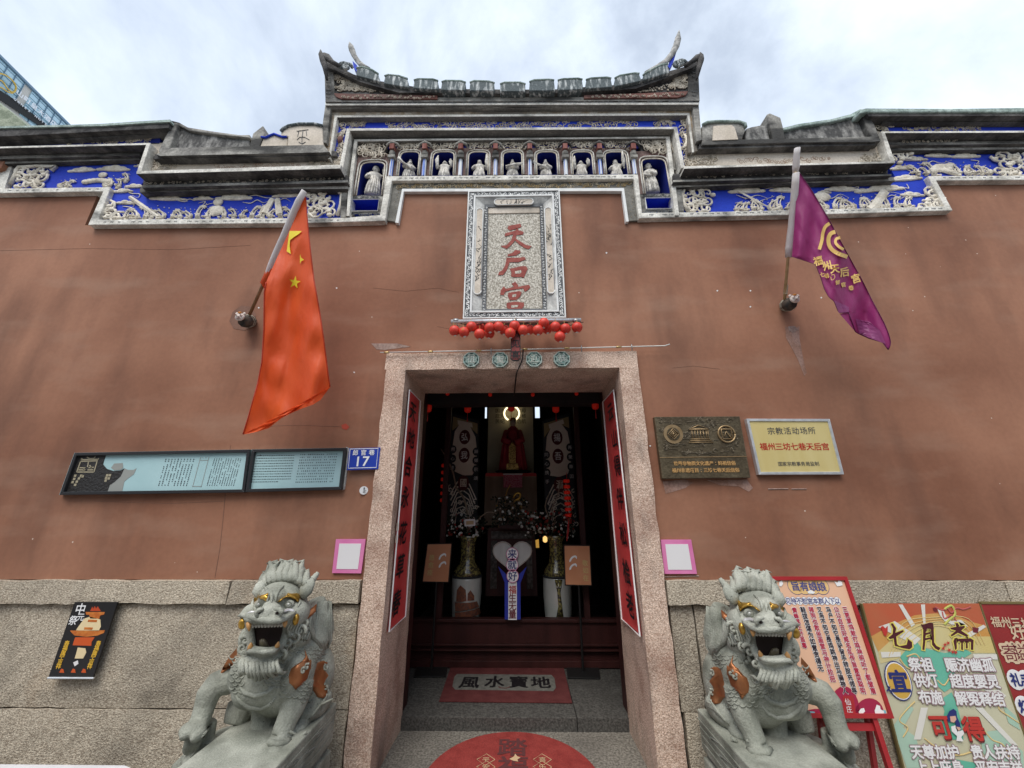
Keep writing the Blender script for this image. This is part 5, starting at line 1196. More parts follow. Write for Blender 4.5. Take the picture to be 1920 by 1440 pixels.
# ---- door couplets hung on the granite reveals
CRED = mat('couplet_red', (.58, .050, .050), .6, (.66, .07, .065), 5, spec=.3); BRK = mat('black_brush_character', (.012, .010, .012), .5)
def couplet(side, X, tops, bots, chars, label, small):
    t = thing('door_couplet', label, 'couplet', 'red vertical couplets on the door reveals')
    n = 1 if side == 'L' else -1; u = (0, n, 0)
    P = [at(*tops[0], X=X), at(*tops[1], X=X), at(*bots[1], X=X), at(*bots[0], X=X)]
    e = .012*n; nv = 24; vs = []
    q = random.Random(5)
    for j in range(nv+1):
        a, b = P[0].lerp(P[3], j/nv), P[1].lerp(P[2], j/nv)
        for i in range(5): c = a.lerp(b, i/4); vs.append(c+Vector((e*.4*math.sin(j*.7+i)+e*.3, 0, 0)))
    fs = [(j*5+i, (j+1)*5+i, (j+1)*5+i+1, j*5+i+1) for j in range(nv) for i in range(4)]
    if n < 0: fs = [f[::-1] for f in fs]
    MB().add(vs, fs).build('cloth', CRED, t, True)
    E_ = [P[0], P[1], P[2], P[3], P[0]]
    MB().tube([p+Vector((e, 0, 0)) for p in E_], .006, 5, .6).build('white_border', SWH, t)
    for ch, (x, y), sz in chars:
        c = at(x, y, X=X+e*1.3); letters(mb_ := MB(), ch, c, c, sz, u=u, v=(0, 0, 1), bold=.03, slant=.12*n, wide=1.15).build('character', BRK, t)
    mb = MB()
    for x, y in small: c = at(x, y, X=X+e*1.3); letters(mb, '丶', c, c, .06, u=u, v=(0, 0, 1), bold=.03)
    mb.build('small_writing', BRK, t)['kind'] = 'stuff'
    return t
def c7(x, y): return (640+x/2.573, 640+y/2.573)
def c8(x, y): return (1080+x/2.571, 640+y/2.571)
lc = couplet('L', -.878, [c7(322, 234), c7(376, 288)], [c7(222, 1402), c7(302, 1326)],
    [(c, c7(x, y), .18) for c, x, y in (('天', 346, 340), ('地', 339, 470), ('合', 324, 604), ('永', 310, 752), ('花', 299, 926), ('草', 286, 1086), ('春', 268, 1262))],
    'red couplet with white border and black brush characters on the left door reveal', [c7(290, 745), c7(287, 790), c7(282, 838)])
for p in ((277, 893), (272, 952)): 
    c = at(*c7(*p), X=-.868); MB().box(c.x-.001, c.x+.003, c.y-.05, c.y+.0, c.z-.028, c.z+.028).build('pasted_label', CREAM, lc)
couplet('R', .897, [c8(188, 234), c8(135, 292)], [c8(317, 1422), c8(228, 1338)],
    [(c, c8(x, y), .18) for c, x, y in (('云', 165, 340), ('山', 184, 468), ('得', 198, 600), ('伴', 211, 760), ('松', 226, 930), ('桧', 242, 1112), ('老', 260, 1270))],
    'red couplet with white border and black brush characters on the right door reveal', [c8(187, 350), c8(193, 410), c8(202, 478), c8(207, 525), c8(211, 580)])

# ---- mats on the floor
MATR = mat('worn_red_mat', (.21, .026, .022), .9, (.28, .042, .035), 14, (.3, .7), fine=.2, fscale=150, bump=.4, bscale=140)
MATD = mat('faded_red_mat', (.085, .017, .017), .95, (.125, .032, .03), 10, (.3, .7), fine=.2, fscale=150, bump=.3, bscale=120)
rm = thing('round_mat', 'large round red doormat with faded characters at the foot of the doorway', 'doormat')
rc = Vector((.0, .03, .0)); top_ = at(962, 1375, Z=0); rad = .575; rc = Vector((top_.x, top_.y-rad, 0))
MB().lathe(rc, [(rad, .002), (rad+.004, .006), (rad, .010)], 64).build('mat', MATR, rm)
text(rm, 'lettering', '踏', at(961, 1401, Z=.012), at(961, 1401, Z=.012), .22, mat('mat_faded_black', (.10, .03, .03), .9), u=(1, 0, 0), v=(0, 1, 0), bold=.03)
c = at(961, 1437, Z=.012); text(rm, 'lettering', '福', c, c, .22, MATS['mat_faded_black'], u=(1, 0, 0), v=(0, 1, 0), bold=.03)
MGO = mat('mat_gold_line', (.55, .38, .22), .8)
for x, ch in ((911, '平安'), (1017, '喜乐')):
    for y, c_ in ((1424, ch[0]), (1438, ch[1])):
        c = at(x, y, Z=.0125); P = [c+Vector((math.cos(k*math.pi/2)*.062, math.sin(k*math.pi/2)*.062, 0)) for k in range(5)]
        MB().tube(P, .0022, 4, .5).build('print', MGO, rm); text(rm, 'lettering', c_, c, c, .055, MGO, u=(1, 0, 0), v=(0, 1, 0))
P = [at(*p, Z=.0125) for p in ((955, 1423), (964, 1418), (966, 1413), (970, 1418), (976, 1420), (970, 1424), (972, 1428), (962, 1426))]
MB().add(P, [tuple(range(len(P)))]).build('bird_print', MGO, rm)
fm = thing('rectangular_mat', 'faded red rectangular mat with grey centre reading 风水宝地 inside the doorway', 'doormat')
FZ = .094
def fq(px, z): return [at(x, y, Z=z) for x, y in px]
def cf(x, y): return (640+x/2.8235, 1180+y/2.8235)
P = fq([cf(585, 182), cf(1172, 182), cf(1222, 388), cf(517, 380)], FZ+.006); MB().prism([p for p in P], (0, 0, -.0055)).build('mat', MATD, fm)
P = fq([cf(612, 236), cf(1112, 241), cf(1128, 258), cf(1136, 308), cf(1122, 326), cf(602, 318), cf(588, 300), cf(598, 252)], FZ+.008); MB().prism(P, (0, 0, -.0015)).build('mat_centre', mat('mat_grey', (.12, .115, .10), .95, (.165, .16, .14), 20), fm)
for ch, x, y in (('風', 680, 280), ('水', 812, 277), ('寳', 938, 279), ('地', 1055, 281)):
    c = at(*cf(x, y), Z=FZ+.0092); text(fm, 'lettering', ch, c, c, .19, BRK, u=(1, 0, 0), v=(0, 1, 0), bold=.035, tall=1.35)
c = at(*cf(862, 303), Z=FZ+.0092); MB().tube([c+Vector((math.cos(a)*.05, math.sin(a)*.03, 0)) for a in [math.pi+k*math.pi/6 for k in range(7)]], .006, 4, .3).build('print', MATD, fm)

# ---- black hanging poster on the plinth, left
bp = thing('black_poster', 'tall narrow black poster with orange temple picture leaning on the grey plinth', 'poster')
slab('sheet', [(140, 1129), (220, 1129), (174, 1270), (91, 1269)], -.062, -.050, mat('black_poster_ink', (.012, .011, .012), .35, spec=.5), bp)
MB().tube([at(90, 1271, Y=-.066), at(176, 1271.5, Y=-.066)], .006, 6).build('bottom_rail', SILV, bp)
def c4(x, y): return (x/3.79, 1060+y/3.79)
ORG = mat('orange_print', (.58, .20, .04), .5, (.42, .10, .02), 30); YLP = mat('pale_yellow_print', (.72, .58, .34), .5)
def pp4(name, P, m, Y=-.0635): return slab(name, [c4(*p) for p in P], Y, -.062, m, bp)
pp4('print', [(640, 325), (655, 295), (662, 310), (672, 290), (682, 308), (694, 292), (704, 310), (716, 325)], mat('red_flame_print', (.45, .06, .02), .5))
pp4('print', [(608, 332), (744, 332), (738, 350), (712, 356), (704, 380), (640, 378), (634, 352), (612, 350)], ORG)
pp4('print', [(600, 378), (640, 365), (712, 385), (716, 436), (700, 466), (540, 462), (560, 430)], YLP)
pp4('print', [(628, 385), (690, 388), (686, 404), (622, 402)], ORG, -.0645); pp4('print', [(600, 440), (660, 442), (654, 458), (596, 456)], ORG, -.0645)
pp4('print', [(497, 464), (745, 462), (738, 480), (690, 500), (610, 508), (530, 498), (510, 480)], ORG)
pp4('print', [(534, 512), (672, 512), (650, 545), (648, 572), (516, 568), (524, 540)], mat('vermilion_print', (.55, .09, .02), .5)); pp4('print', [(552, 585), (605, 590), (612, 620), (590, 662), (530, 662), (540, 630)], YLP); pp4('print', [(520, 690), (552, 675), (556, 700), (530, 718)], OFFW)
for x in (438, 520, 594): pp4('print', [(x-18, 762), (x-4, 735), (x+12, 740), (x+16, 764)], MATS['vermilion_print'])
mb = MB()
for k in range(6):
    for x0_, x1_ in ((474, 416), (698, 638)): c = at(*c4(x0_+(x1_-x0_)*k/5, 556+32*k), Y=-.0638); letters(mb, '寿福康宁吉祥'[k], c, c, .036, bold=.03)
mb.build('lettering', YEL, bp)
mb = MB()
for ch, x, y, s_ in (('中', 572, 312, .075), ('元', 575, 368, .05), ('祭', 520, 392, .06)): c = at(*c4(x, y), Y=-.0638); letters(mb, ch, c, c, s_, bold=.02)
mb.build('lettering', SWH, bp)

# ---- colourful display boards on the right plinth
FRG = mat('tarnished_gold_trim', (.22, .17, .07), .5, metal=.4)
b1 = thing('festival_board', 'tall colourful printed board with sunray pattern and large maroon characters', 'display board', 'printed boards leaning on the right plinth')
def s3(x, y): return (1440+x/3.892, 1070+y/3.892)
def s6(x, y): return (1660+x/4.5, 1120+y/4.5)
BY = -.058
ZB = -.22
def board_quad(tl, tr, blx, brx): # vertical board: bottom far below the frame
    a, b = at(*tl, Y=BY), at(*tr, Y=BY); return a.x, b.x, a.z
tl, tr = at(1617, 1132, Y=BY), at(1836, 1133, Y=BY)
bx0, bx1, bz1 = tl.x, tr.x, tl.z; bz0 = bz1-1.1
POST = mat('poster_base', (.52, .50, .34), .4, (.58, .56, .40), 2, (.3, .7), spec=.45)
MB().box(bx0, bx1, BY, BY+.012, bz0, bz1).build('panel', POST, b1)
for a in ((bx0-.010, bx0, bz0, bz1), (bx1, bx1+.008, bz0, bz1)): MB().box(a[0], a[1], BY-.005, BY+.014, a[2], a[3]).build('trim', FRG, b1)
def prt(name, polys, m, lay, par=b1, f=s6, Y0=BY):
    Y = Y0-.0012*lay
    for P in polys:
        mb = MB(); V = [at(*f(*p), Y=Y) for p in P]
        V = [Vector((max(bx0, min(bx1, v.x)), v.y, v.z)) for v in V] if par is b1 else V
        mb.add(V, [tuple(t) for t in tessellate_polygon([V])]); o = mb.build(name, m, par)
    return o
PR = lambda n, c, c2=None: mat(n, c, .4, c2, 5, (.3, .7), spec=.45)
prt('print', [[(-200, 50), (790, 52), (850, 240), (700, 200), (600, 150), (420, 135), (250, 150), (60, 230), (-120, 330)]], PR('print_coral', (.50, .10, .045), (.46, .13, .06)), 1)
prt('print', [[(-120, 330), (60, 230), (250, 150), (420, 135), (600, 150), (700, 200), (850, 240), (890, 330), (760, 330), (600, 240), (420, 200), (250, 230), (80, 330), (-60, 460)]], PR('print_orange', (.58, .28, .07), (.60, .36, .12)), 1)
prt('print', [[(-60, 460), (80, 330), (250, 230), (420, 200), (600, 240), (760, 330), (890, 330), (930, 470), (700, 470), (300, 420), (100, 520), (-40, 560)]], PR('print_yellow', (.62, .50, .20), (.62, .54, .28)), 1)
GRN = PR('print_green', (.10, .42, .28), (.16, .48, .36))
prt('print', [[(125, 500), (180, 440), (250, 350), (300, 420), (500, 470), (680, 440), (730, 470), (650, 520), (560, 600), (640, 700), (560, 760), (500, 800), (430, 740), (360, 640), (300, 560), (180, 600)],
    [(470, 860), (560, 800), (600, 900), (640, 1040), (660, 1200), (520, 1200), (480, 1060), (500, 960)], [(560, 1360), (780, 1400), (800, 1500), (500, 1500), (420, 1420)]], GRN, 2)
PALG = PR('print_pale_green', (.34, .52, .40), (.42, .58, .46))
prt('print', [[(70, 1080), (200, 900), (240, 940), (150, 1100), (260, 1180), (320, 1440), (180, 1440), (100, 1200)], [(800, 1140), (960, 1120), (1160, 1300), (1170, 1440), (900, 1440), (820, 1300)], [(990, 900), (1100, 1000), (1140, 1120), (1040, 1060)]], PALG, 2)
RAY = PR('print_ray', (.70, .68, .62))
prt('print', [[(-60, 250), (80, 200), (300, 350), (250, 400)], [(110, 60), (145, 60), (250, 230), (220, 250)], [(300, 60), (335, 60), (340, 220), (320, 220)], [(640, 330), (830, 230), (850, 250), (650, 380)], [(-40, 460), (130, 460), (130, 500), (-30, 510)], [(740, 480), (940, 480), (950, 525), (750, 520)],
    [(300, 930), (360, 930), (300, 1200), (240, 1200)], [(760, 930), (820, 930), (1120, 1250), (1060, 1240)], [(830, 780), (960, 780), (1020, 830), (990, 860)]], RAY, 3)
GLN = PR('print_gold_line', (.66, .50, .22))
mb = MB()
def b1line(P, r, lay, m, name='print_line'):
    V = [at(*s6(*p), Y=BY-.0012*lay) for p in P]; V = [Vector((max(bx0, min(bx1, v.x)), v.y, v.z)) for v in V]
    return MB().tube(V, r, 4, .3).build(name, m, b1)
for k in range(5): b1line(cv([(150-30*k, 420+20*k), (230-20*k, 300-35*k+60), (420, 190-18*k+50), (620+20*k, 250-30*k+50), (720+30*k, 400)]), .0022, 3, GLN)
for P in ([(250, 880), (170, 960), (120, 1040), (190, 1100), (150, 1180)], [(990, 880), (960, 940), (1040, 1000), (1130, 1060)], [(120, 520), (200, 600), (300, 560), (260, 480), (180, 500)], [(560, 640), (500, 740), (440, 700)], [(820, 1100), (900, 1200), (1000, 1250), (1060, 1400)], [(330, 1190), (420, 1260), (520, 1320), (640, 1330), (760, 1290)]): b1line(cv(P), .004, 3, GLN)
for P in ([(420, 80), (480, 110), (520, 90), (560, 130), (600, 90), (660, 100), (720, 80)], [(480, 120), (500, 180), (560, 150), (600, 200)]): b1line(cv(P), .005, 4, PR('print_pink_red', (.45, .10, .09)))
b1line(cv([(500, 100), (560, 70), (590, 140), (540, 190), (500, 230)]), .007, 4, PR('print_olive', (.50, .50, .12)))
prt('print', [[(400, 90), (430, 85), (440, 120), (410, 118)], [(735, 250), (790, 260), (780, 300), (740, 295)]], PR('print_maroon', (.16, .02, .03)), 4)
prt('print', [[(440, 100), (490, 110), (520, 170), (560, 200), (640, 190), (700, 250), (640, 230), (560, 230), (500, 200), (460, 150)]], RAY, 4)
# the three large brush characters, traced
BIG = [[(45, 222), (62, 218), (92, 262), (84, 300), (150, 275), (156, 288), (92, 330), (98, 395), (120, 412), (180, 400), (190, 360), (185, 345), (225, 378), (228, 420), (205, 438), (150, 428), (80, 408), (70, 345), (40, 352), (24, 342), (62, 310), (66, 262)],
    [(300, 225), (328, 232), (370, 212), (404, 218), (408, 260), (412, 380), (432, 410), (466, 425), (452, 448), (420, 430), (395, 398), (385, 262), (352, 262), (340, 300), (382, 290), (382, 306), (342, 318), (338, 345), (384, 335), (384, 350), (338, 362), (330, 445), (312, 440), (318, 380), (320, 262)],
    [(590, 215), (612, 218), (625, 240), (612, 248), (668, 240), (672, 252), (640, 280), (700, 320), (690, 335), (612, 298), (560, 330), (552, 318), (598, 280), (560, 270), (545, 258), (600, 248)],
    [(585, 345), (600, 342), (604, 432), (590, 445), (575, 370)], [(610, 350), (720, 345), (745, 360), (742, 445), (722, 440), (722, 375), (612, 372)], [(640, 372), (654, 372), (656, 445), (640, 440)], [(680, 372), (694, 372), (696, 430), (680, 430)]]
def grow(P, k):
    c = sum((Vector((*p, 0)) for p in P), Vector())/len(P); n = len(P); A = sum(P[i][0]*P[(i+1) % n][1]-P[(i+1) % n][0]*P[i][1] for i in range(n)); sg_ = 1 if A > 0 else -1; out_ = []
    for i in range(n):
        a, b, d = Vector((*P[i-1], 0)), Vector((*P[i], 0)), Vector((*P[(i+1) % n], 0)); t1, t2 = (b-a).normalized(), (d-b).normalized(); nn = Vector((t1.y+t2.y, -t1.x-t2.x, 0))*sg_
        nn = nn.normalized() if nn.length > .2 else Vector((t1.y, -t1.x, 0))*sg_; out_.append(tuple((b+nn*k)[:2]))
    return out_
prt('character_outline', [grow(P, 13) for P in BIG], PR('print_lemon', (.72, .62, .14)), 5); prt('large_characters', BIG, PR('print_dark_maroon', (.075, .012, .018)), 6)
for x, y in ((505, 400), (490, 430), (540, 445), (570, 460), (595, 465), (530, 385)): prt('print', [star(x, y, 20, x)], PR('print_red', (.50, .04, .03)), 7)
prt('print', [[(0, 262), (20, 240), (20, 290), (6, 330), (-12, 320), (-40, 250), (-20, 240)]], MATS['print_red'], 5)
def b1text(s_, A, B, size, m, lay, bold, **k):
    return text(b1, 'lettering', s_, at(*s6(*A), Y=BY-.0012*lay), at(*s6(*B), Y=BY-.0012*lay), size, m, bold=bold, **k)
MAUV = PR('print_mauve', (.34, .22, .24)); WHP = PR('print_white', (.78, .77, .76))
for s_, A, B in (('祭祖 赈济幽孤', (248, 568), (866, 572)), ('供灯 超度婴灵', (290, 702), (908, 712)), ('布施 解冤释结', (330, 842), (950, 862))):
    b1text(s_, A, B, .098, MAUV, 5, .085); b1text(s_, A, B, .092, WHP, 6, .035)
b1text('天尊加护 贵人扶持', (265, 1305), (1080, 1308), .094, MAUV, 5, .085); b1text('天尊加护 贵人扶持', (265, 1305), (1080, 1308), .088, WHP, 6, .035)
b1text('上上庇身 平安吉祥', (310, 1434), (1110, 1440), .094, MAUV, 5, .085); b1text('上上庇身 平安吉祥', (310, 1434), (1110, 1440), .088, WHP, 6, .035)
for ch, x, y in (('可', 470, 1095), ('得', 742, 1110)):
    b1text(ch, (x+4, y+8), (x+4, y+8), .135, PR('print_dark_red', (.14, .02, .02)), 6, .05); b1text(ch, (x, y), (x, y), .13, MATS['print_red'], 7, .04)
c = at(*s6(110, 703), Y=BY-.006); MB().ball(c, (.083, .0008, .108), 30, 12).build('medallion_print', PR('print_navy', (.02, .03, .16)), b1); MB().ball(c+Vector((0, -.001, 0)), (.077, .0008, .102), 30, 12).build('medallion_print', WHP, b1); MB().ball(c+Vector((0, -.002, 0)), (.071, .0008, .096), 30, 12).build('medallion_print', PR('print_amber', (.62, .38, .07)), b1)
cc = c+Vector((0, -.004, -.004)); text(b1, 'lettering', '宜', cc, cc, .125, MATS['print_navy'], bold=.05)
for x, y in ((20, 785), (48, 795), (32, 760), (60, 782)): prt('print', [star(x, y, 17, 1)], MATS['print_navy'], 8)
# plain seated figure in white robe (generic)
prt('figure_print', [[(540, 960), (575, 940), (600, 960), (605, 1010), (630, 1060), (640, 1120), (600, 1100), (590, 1050), (530, 1050), (520, 1000)]], MATS['print_navy'], 8)
prt('figure_print', [[(545, 1005), (592, 1000), (600, 1030), (580, 1058), (552, 1050)], [(590, 1090), (625, 1095), (640, 1110), (610, 1135)]], PR('print_skin', (.66, .40, .30)), 9)
prt('figure_print', [[(555, 1090), (590, 1080), (620, 1130), (655, 1120), (665, 1150), (640, 1180), (660, 1215), (600, 1212), (605, 1170), (560, 1130)]], WHP, 9)
# second board, mostly outside the frame
b2 = thing('red_display_board', 'dark red printed board at the right edge with gold and white characters', 'display board', 'printed boards leaning on the right plinth')
RX0 = bx1+.012; RX1 = RX0+1.0
MB().box(RX0, RX1, BY, BY+.012, bz0, bz1).build('panel', PR('print_deep_red', (.26, .022, .022), (.30, .03, .028)), b2)
MB().box(RX0, RX1, BY-.004, BY+.014, bz1, bz1+.012).build('trim', FRG, b2)
GCR = PR('print_cream_gold', (.66, .50, .34))
def b2text(s_, A, B, size, m, lay, bold): return text(b2, 'lettering', s_, at(*s6(*A), Y=BY-.0012*lay), at(*s6(*B), Y=BY-.0012*lay), size, m, bold=bold)
b2text('福州三坊七巷', (932, 208), (1360, 225), .105, GCR, 3, .02); b2text('好运', (1115, 290), (1215, 292), .10, GCR, 3, .02)
b2text('寄谥', (1055, 470), (1150, 465), .115, GCR, 2, .12); b2text('寄谥', (1055, 470), (1150, 465), .10, MATS['print_maroon'], 3, .0)
for (x, y), ch in (((1100, 695), '礼'), ((1190, 700), '手'), ((1170, 920), '灯')):
    c = at(*s6(x, y), Y=BY-.003); MB().ball(c, (.052, .0008, .056), 24, 10).build('medallion_print', WHP, b2); cc = c+Vector((0, -.003, 0)); text(b2, 'lettering', ch, cc, cc, .075, MATS['print_navy'], bold=.04)

# ---- red easel with notice
es = thing('notice_easel', 'red metal easel holding a peach notice with columns of red characters', 'easel')
EO = at(1587, 1081, Y=-.13); EN = Vector((0, -math.cos(R(7)), math.sin(R(7)))); EV = Vector((0, math.sin(R(7)), math.cos(R(7)))); EU = Vector((1, 0, 0))
ERED = mat('red_enamel_frame', (.32, .018, .022), .35, (.38, .025, .03), 4, spec=.5)
def ea(x, y, lay=0): return atp(x, y, EO+EN*lay, EN)
TR, BRr, TL, BLl = ea(1587, 1081), ea(1672, 1346), ea(1436, 1081), ea(1507, 1346)
exl, exr = (TL.x+BLl.x)/2, (TR.x+BRr.x)/2; W2 = exr-exl; H2 = (TR-BRr).length
EB = Vector((exl, BRr.y, BRr.z))
def ep(u, v, lay=0): return EB+EU*(u*W2)+EV*(v*H2)+EN*lay
def ebox(name, u0, u1, v0, v1, a, b, m): 
    return MB().prism([ep(u0, v0, b), ep(u1, v0, b), ep(u1, v1, b), ep(u0, v1, b)], EN*(a-b)).build(name, m, es)
fw, fv = .022/W2, .022/H2
ebox('notice_sheet', fw, 1-fw, fv, 1-fv, -.01, .0, mat('peach_print', (.72, .44, .29), .45, spec=.45))
for nm, a in (('frame', (0, fw, 0, 1)), ('frame', (1-fw, 1, 0, 1)), ('frame', (fw, 1-fw, 1-fv, 1)), ('frame', (fw, 1-fw, 0, fv))): ebox(nm, *a, -.025, .012, ERED)
def e7(x, y): return (1460+x/4, 1080+y/4)
def etext(s_, A, B, size, m, lay=.003, **k): return text(es, 'lettering', s_, ea(*e7(*A), lay), ea(*e7(*B), lay), size, m, u=EU, v=EV, **k)
NAVY = mat('navy_print', (.06, .07, .22), .5)
def edisc(x, y, r, m, lay, sx=1):
    c = ea(*e7(x, y), lay); n = 20; P = [c+EU*(r*sx*math.cos(2*math.pi*k/n))+EV*(r*math.sin(2*math.pi*k/n)) for k in range(n)]; return MB().add(P, [tuple(range(n))]).build('print', m, es)
for x in (126, 185, 248, 318): edisc(x, 75, .052, NAVY, .0012); edisc(x, 75, .049, mat('peach_print2', (.70, .46, .20), .45), .0018)
etext('旨有娘娘', (126, 76), (322, 80), .062, NAVY, bold=.03)
for k in range(10): edisc(72+41*k, 187, .024, NAVY, .0012, .9); edisc(72+41*k, 187, .0225, WHP, .0018, .9)
etext('见待不恕宫本群人下以', (72, 187), (441, 188), .036, NAVY, .003, bold=.02)
RTX = mat('crimson_print', (.42, .02, .06), .5); BKT = mat('black_print', (.03, .02, .03), .5)
COLS = [('三更草鸡敢打鸣神明听了都皱眉', (497, 250), (704, 860), RTX), ('公公自古好威名乱传旨意耍聪明', (432, 250), (630, 860), RTX), ('马户不知它是驴背手转腚充领导', (372, 252), (566, 860), BKT), ('又鸟不知它是鸡跳神出马骗神人', (305, 252), (496, 860), BKT),
    ('猪狗也敢坐画堂与神计较把', (243, 252), (402, 770), RTX), ('鞋拔怎堪为如意贪得无', (182, 254), (312, 690), BKT), ('黄蜂尾上针虽毒', (118, 256), (190, 520), RTX)]
for s_, A, B, m in COLS:
    n = len(s_); S_ = ea(*e7(*A), .0022), ea(*e7(*B), .0022)
    text(es, 'column_backing', s_, S_[0], S_[1], .043, WHP, u=EU, v=EV, bold=.10)
    text(es, 'column_text', s_, S_[0]+EN*.0014, S_[1]+EN*.0014, .038, m, u=EU, v=EV, bold=.035)
def eprint(polys, m, lay):
    for P in polys: mb = MB(); V = [ea(*e7(*p), lay) for p in P]; mb.add(V, [tuple(t) for t in tessellate_polygon([V])]); o = mb.build('print', m, es)
    return o
CRM = mat('crimson_field', (.33, .02, .06), .5); TQ = mat('turquoise_print', (.18, .45, .52), .5)
def dome(cx, cy, rx, ry): return [(cx+rx*math.cos(a), cy-ry*math.sin(a)) for a in [math.pi*k/12 for k in range(13)]]
eprint([dome(490, 1036, 120, 210), dome(680, 1036, 110, 120), dome(300, 1036, 120, 40)], CRM, .0026)
eprint([[(480, 900), (560, 895), (580, 1036), (480, 1036)]], ERED, .0032)
for P in ([(720, 1010), (735, 965), (760, 975), (765, 1000), (790, 1015), (790, 1036), (725, 1036)], [(600, 1020), (615, 995), (640, 990), (648, 1015), (630, 1034), (605, 1036)], [(415, 40), (440, 50), (450, 30), (475, 45), (480, 70), (440, 78)], [(5, 45), (25, 30), (34, 60), (18, 80), (4, 72)], [(215, 118), (240, 104), (275, 122), (260, 134), (225, 132)]): eprint([P], WHP, .004)
eprint([[(755, 1010), (800, 1005), (812, 1036), (770, 1036)], [(205, 1010), (270, 1018), (275, 1036), (210, 1036)]], TQ, .0036)
etext('仙', (518, 945), (518, 945), .035, WHP, .005); etext('庄', (530, 1000), (530, 1000), .035, WHP, .005)
# legs
def leg(name, a, b, r): return MB().prism([a-EU*r-Vector((0, r, 0)), a+EU*r-Vector((0, r, 0)), a+EU*r+Vector((0, r, 0)), a-EU*r+Vector((0, r, 0))], b-a).build(name, ERED, es)
lt, rt = ep(.26, 0, -.012), ep(.80, 0, -.012)
for p, s_ in ((lt, -.0), (rt, .0)):
    leg('leg', p, Vector((p.x+s_, p.y-.10, -.25)), .014); leg('rear_leg', p+Vector((0, .03, .1)), Vector((p.x, -.07, -.25)), .012)
a, b = ep(.24, 0, -.012)-EV*.03, ep(.82, 0, -.012)-EV*.03; MB().prism([a, b, b-EV*.035, a-EV*.035], EN*-.02).build('cross_bar', ERED, es)
a, b = lt.lerp(Vector((lt.x, lt.y-.10, -.25)), .48), rt.lerp(Vector((rt.x, rt.y-.10, -.25)), .48)
MB().prism([a, a.lerp(b, .72), a.lerp(b, .72)-Vector((0, 0, .03)), a-Vector((0, 0, .03))], (0, .02, 0)).build('lower_bar', ERED, es)
# ---- pale bench end at the lower left
be = thing('stone_bench', 'pale grey flat slab with rounded corner at the lower left edge of the picture', 'bench')
bc = [at(x, y, Z=.42) for x, y in ((-60, 1432), (200, 1431), (250, 1433), (266, 1440))]
yb_ = bc[0].y; MB().prism([Vector((-3.6, yb_, .42)), Vector((bc[2].x-.03, yb_, .42)), Vector((bc[2].x+.01, yb_-.015, .42)), Vector((bc[2].x+.03, yb_-.05, .42)), Vector((bc[2].x+.03, yb_-.45, .42)), Vector((-3.6, yb_-.45, .42))], (0, 0, -.05)).build('seat', mat('pale_slab', (.58, .57, .58), .6, (.66, .65, .66), 5, fine=.05), be, bevel=.006)
for x in (-3.2, bc[2].x-.3): MB().box(x, x+.12, yb_-.38, yb_-.06, -.25, .37).build('leg', GRAN, be, bevel=.005)

# ================================================================== stone guardian lions
from mathutils.bvhtree import BVHTree
LST = mat('grey_green_carved_stone', (.21, .22, .18), .8, (.46, .465, .40), 5, (.3, .72), fine=.14, fscale=120, bump=.8, bscale=110,
          dirt=(.10, .105, .085), dirt_fac=.75, dscale=5.5, dthr=(.48, .72), specks=((.06, .06, .055), 42, .10), bdist=.006)
LSTD = mat('carved_stone_dark', (.13, .135, .12), .85, (.24, .245, .22), 8, (.3, .7), fine=.2, fscale=120, bump=.4, bscale=120)
LGOLD = mat('gilded_paint', (.60, .36, .07), .28, (.42, .24, .05), 16, (.35, .7), metal=.75); COPP = mat('copper_paint', (.30, .11, .045), .36, (.42, .17, .07), 14, (.3, .7), metal=.55, dirt=(.12, .06, .035), dirt_fac=.6, dscale=11)
TEETH = mat('stone_teeth', (.42, .41, .36), .6, (.5, .49, .44), 30); FANG = mat('ochre_fang', (.45, .24, .09), .4); DARKM = mat('mouth_interior', (.035, .022, .018), .7)
SILVP = mat('silver_paint', (.62, .60, .60), .35, metal=.5); BEAD = mat('glass_eye', (.45, .45, .43), .12, spec=.8)
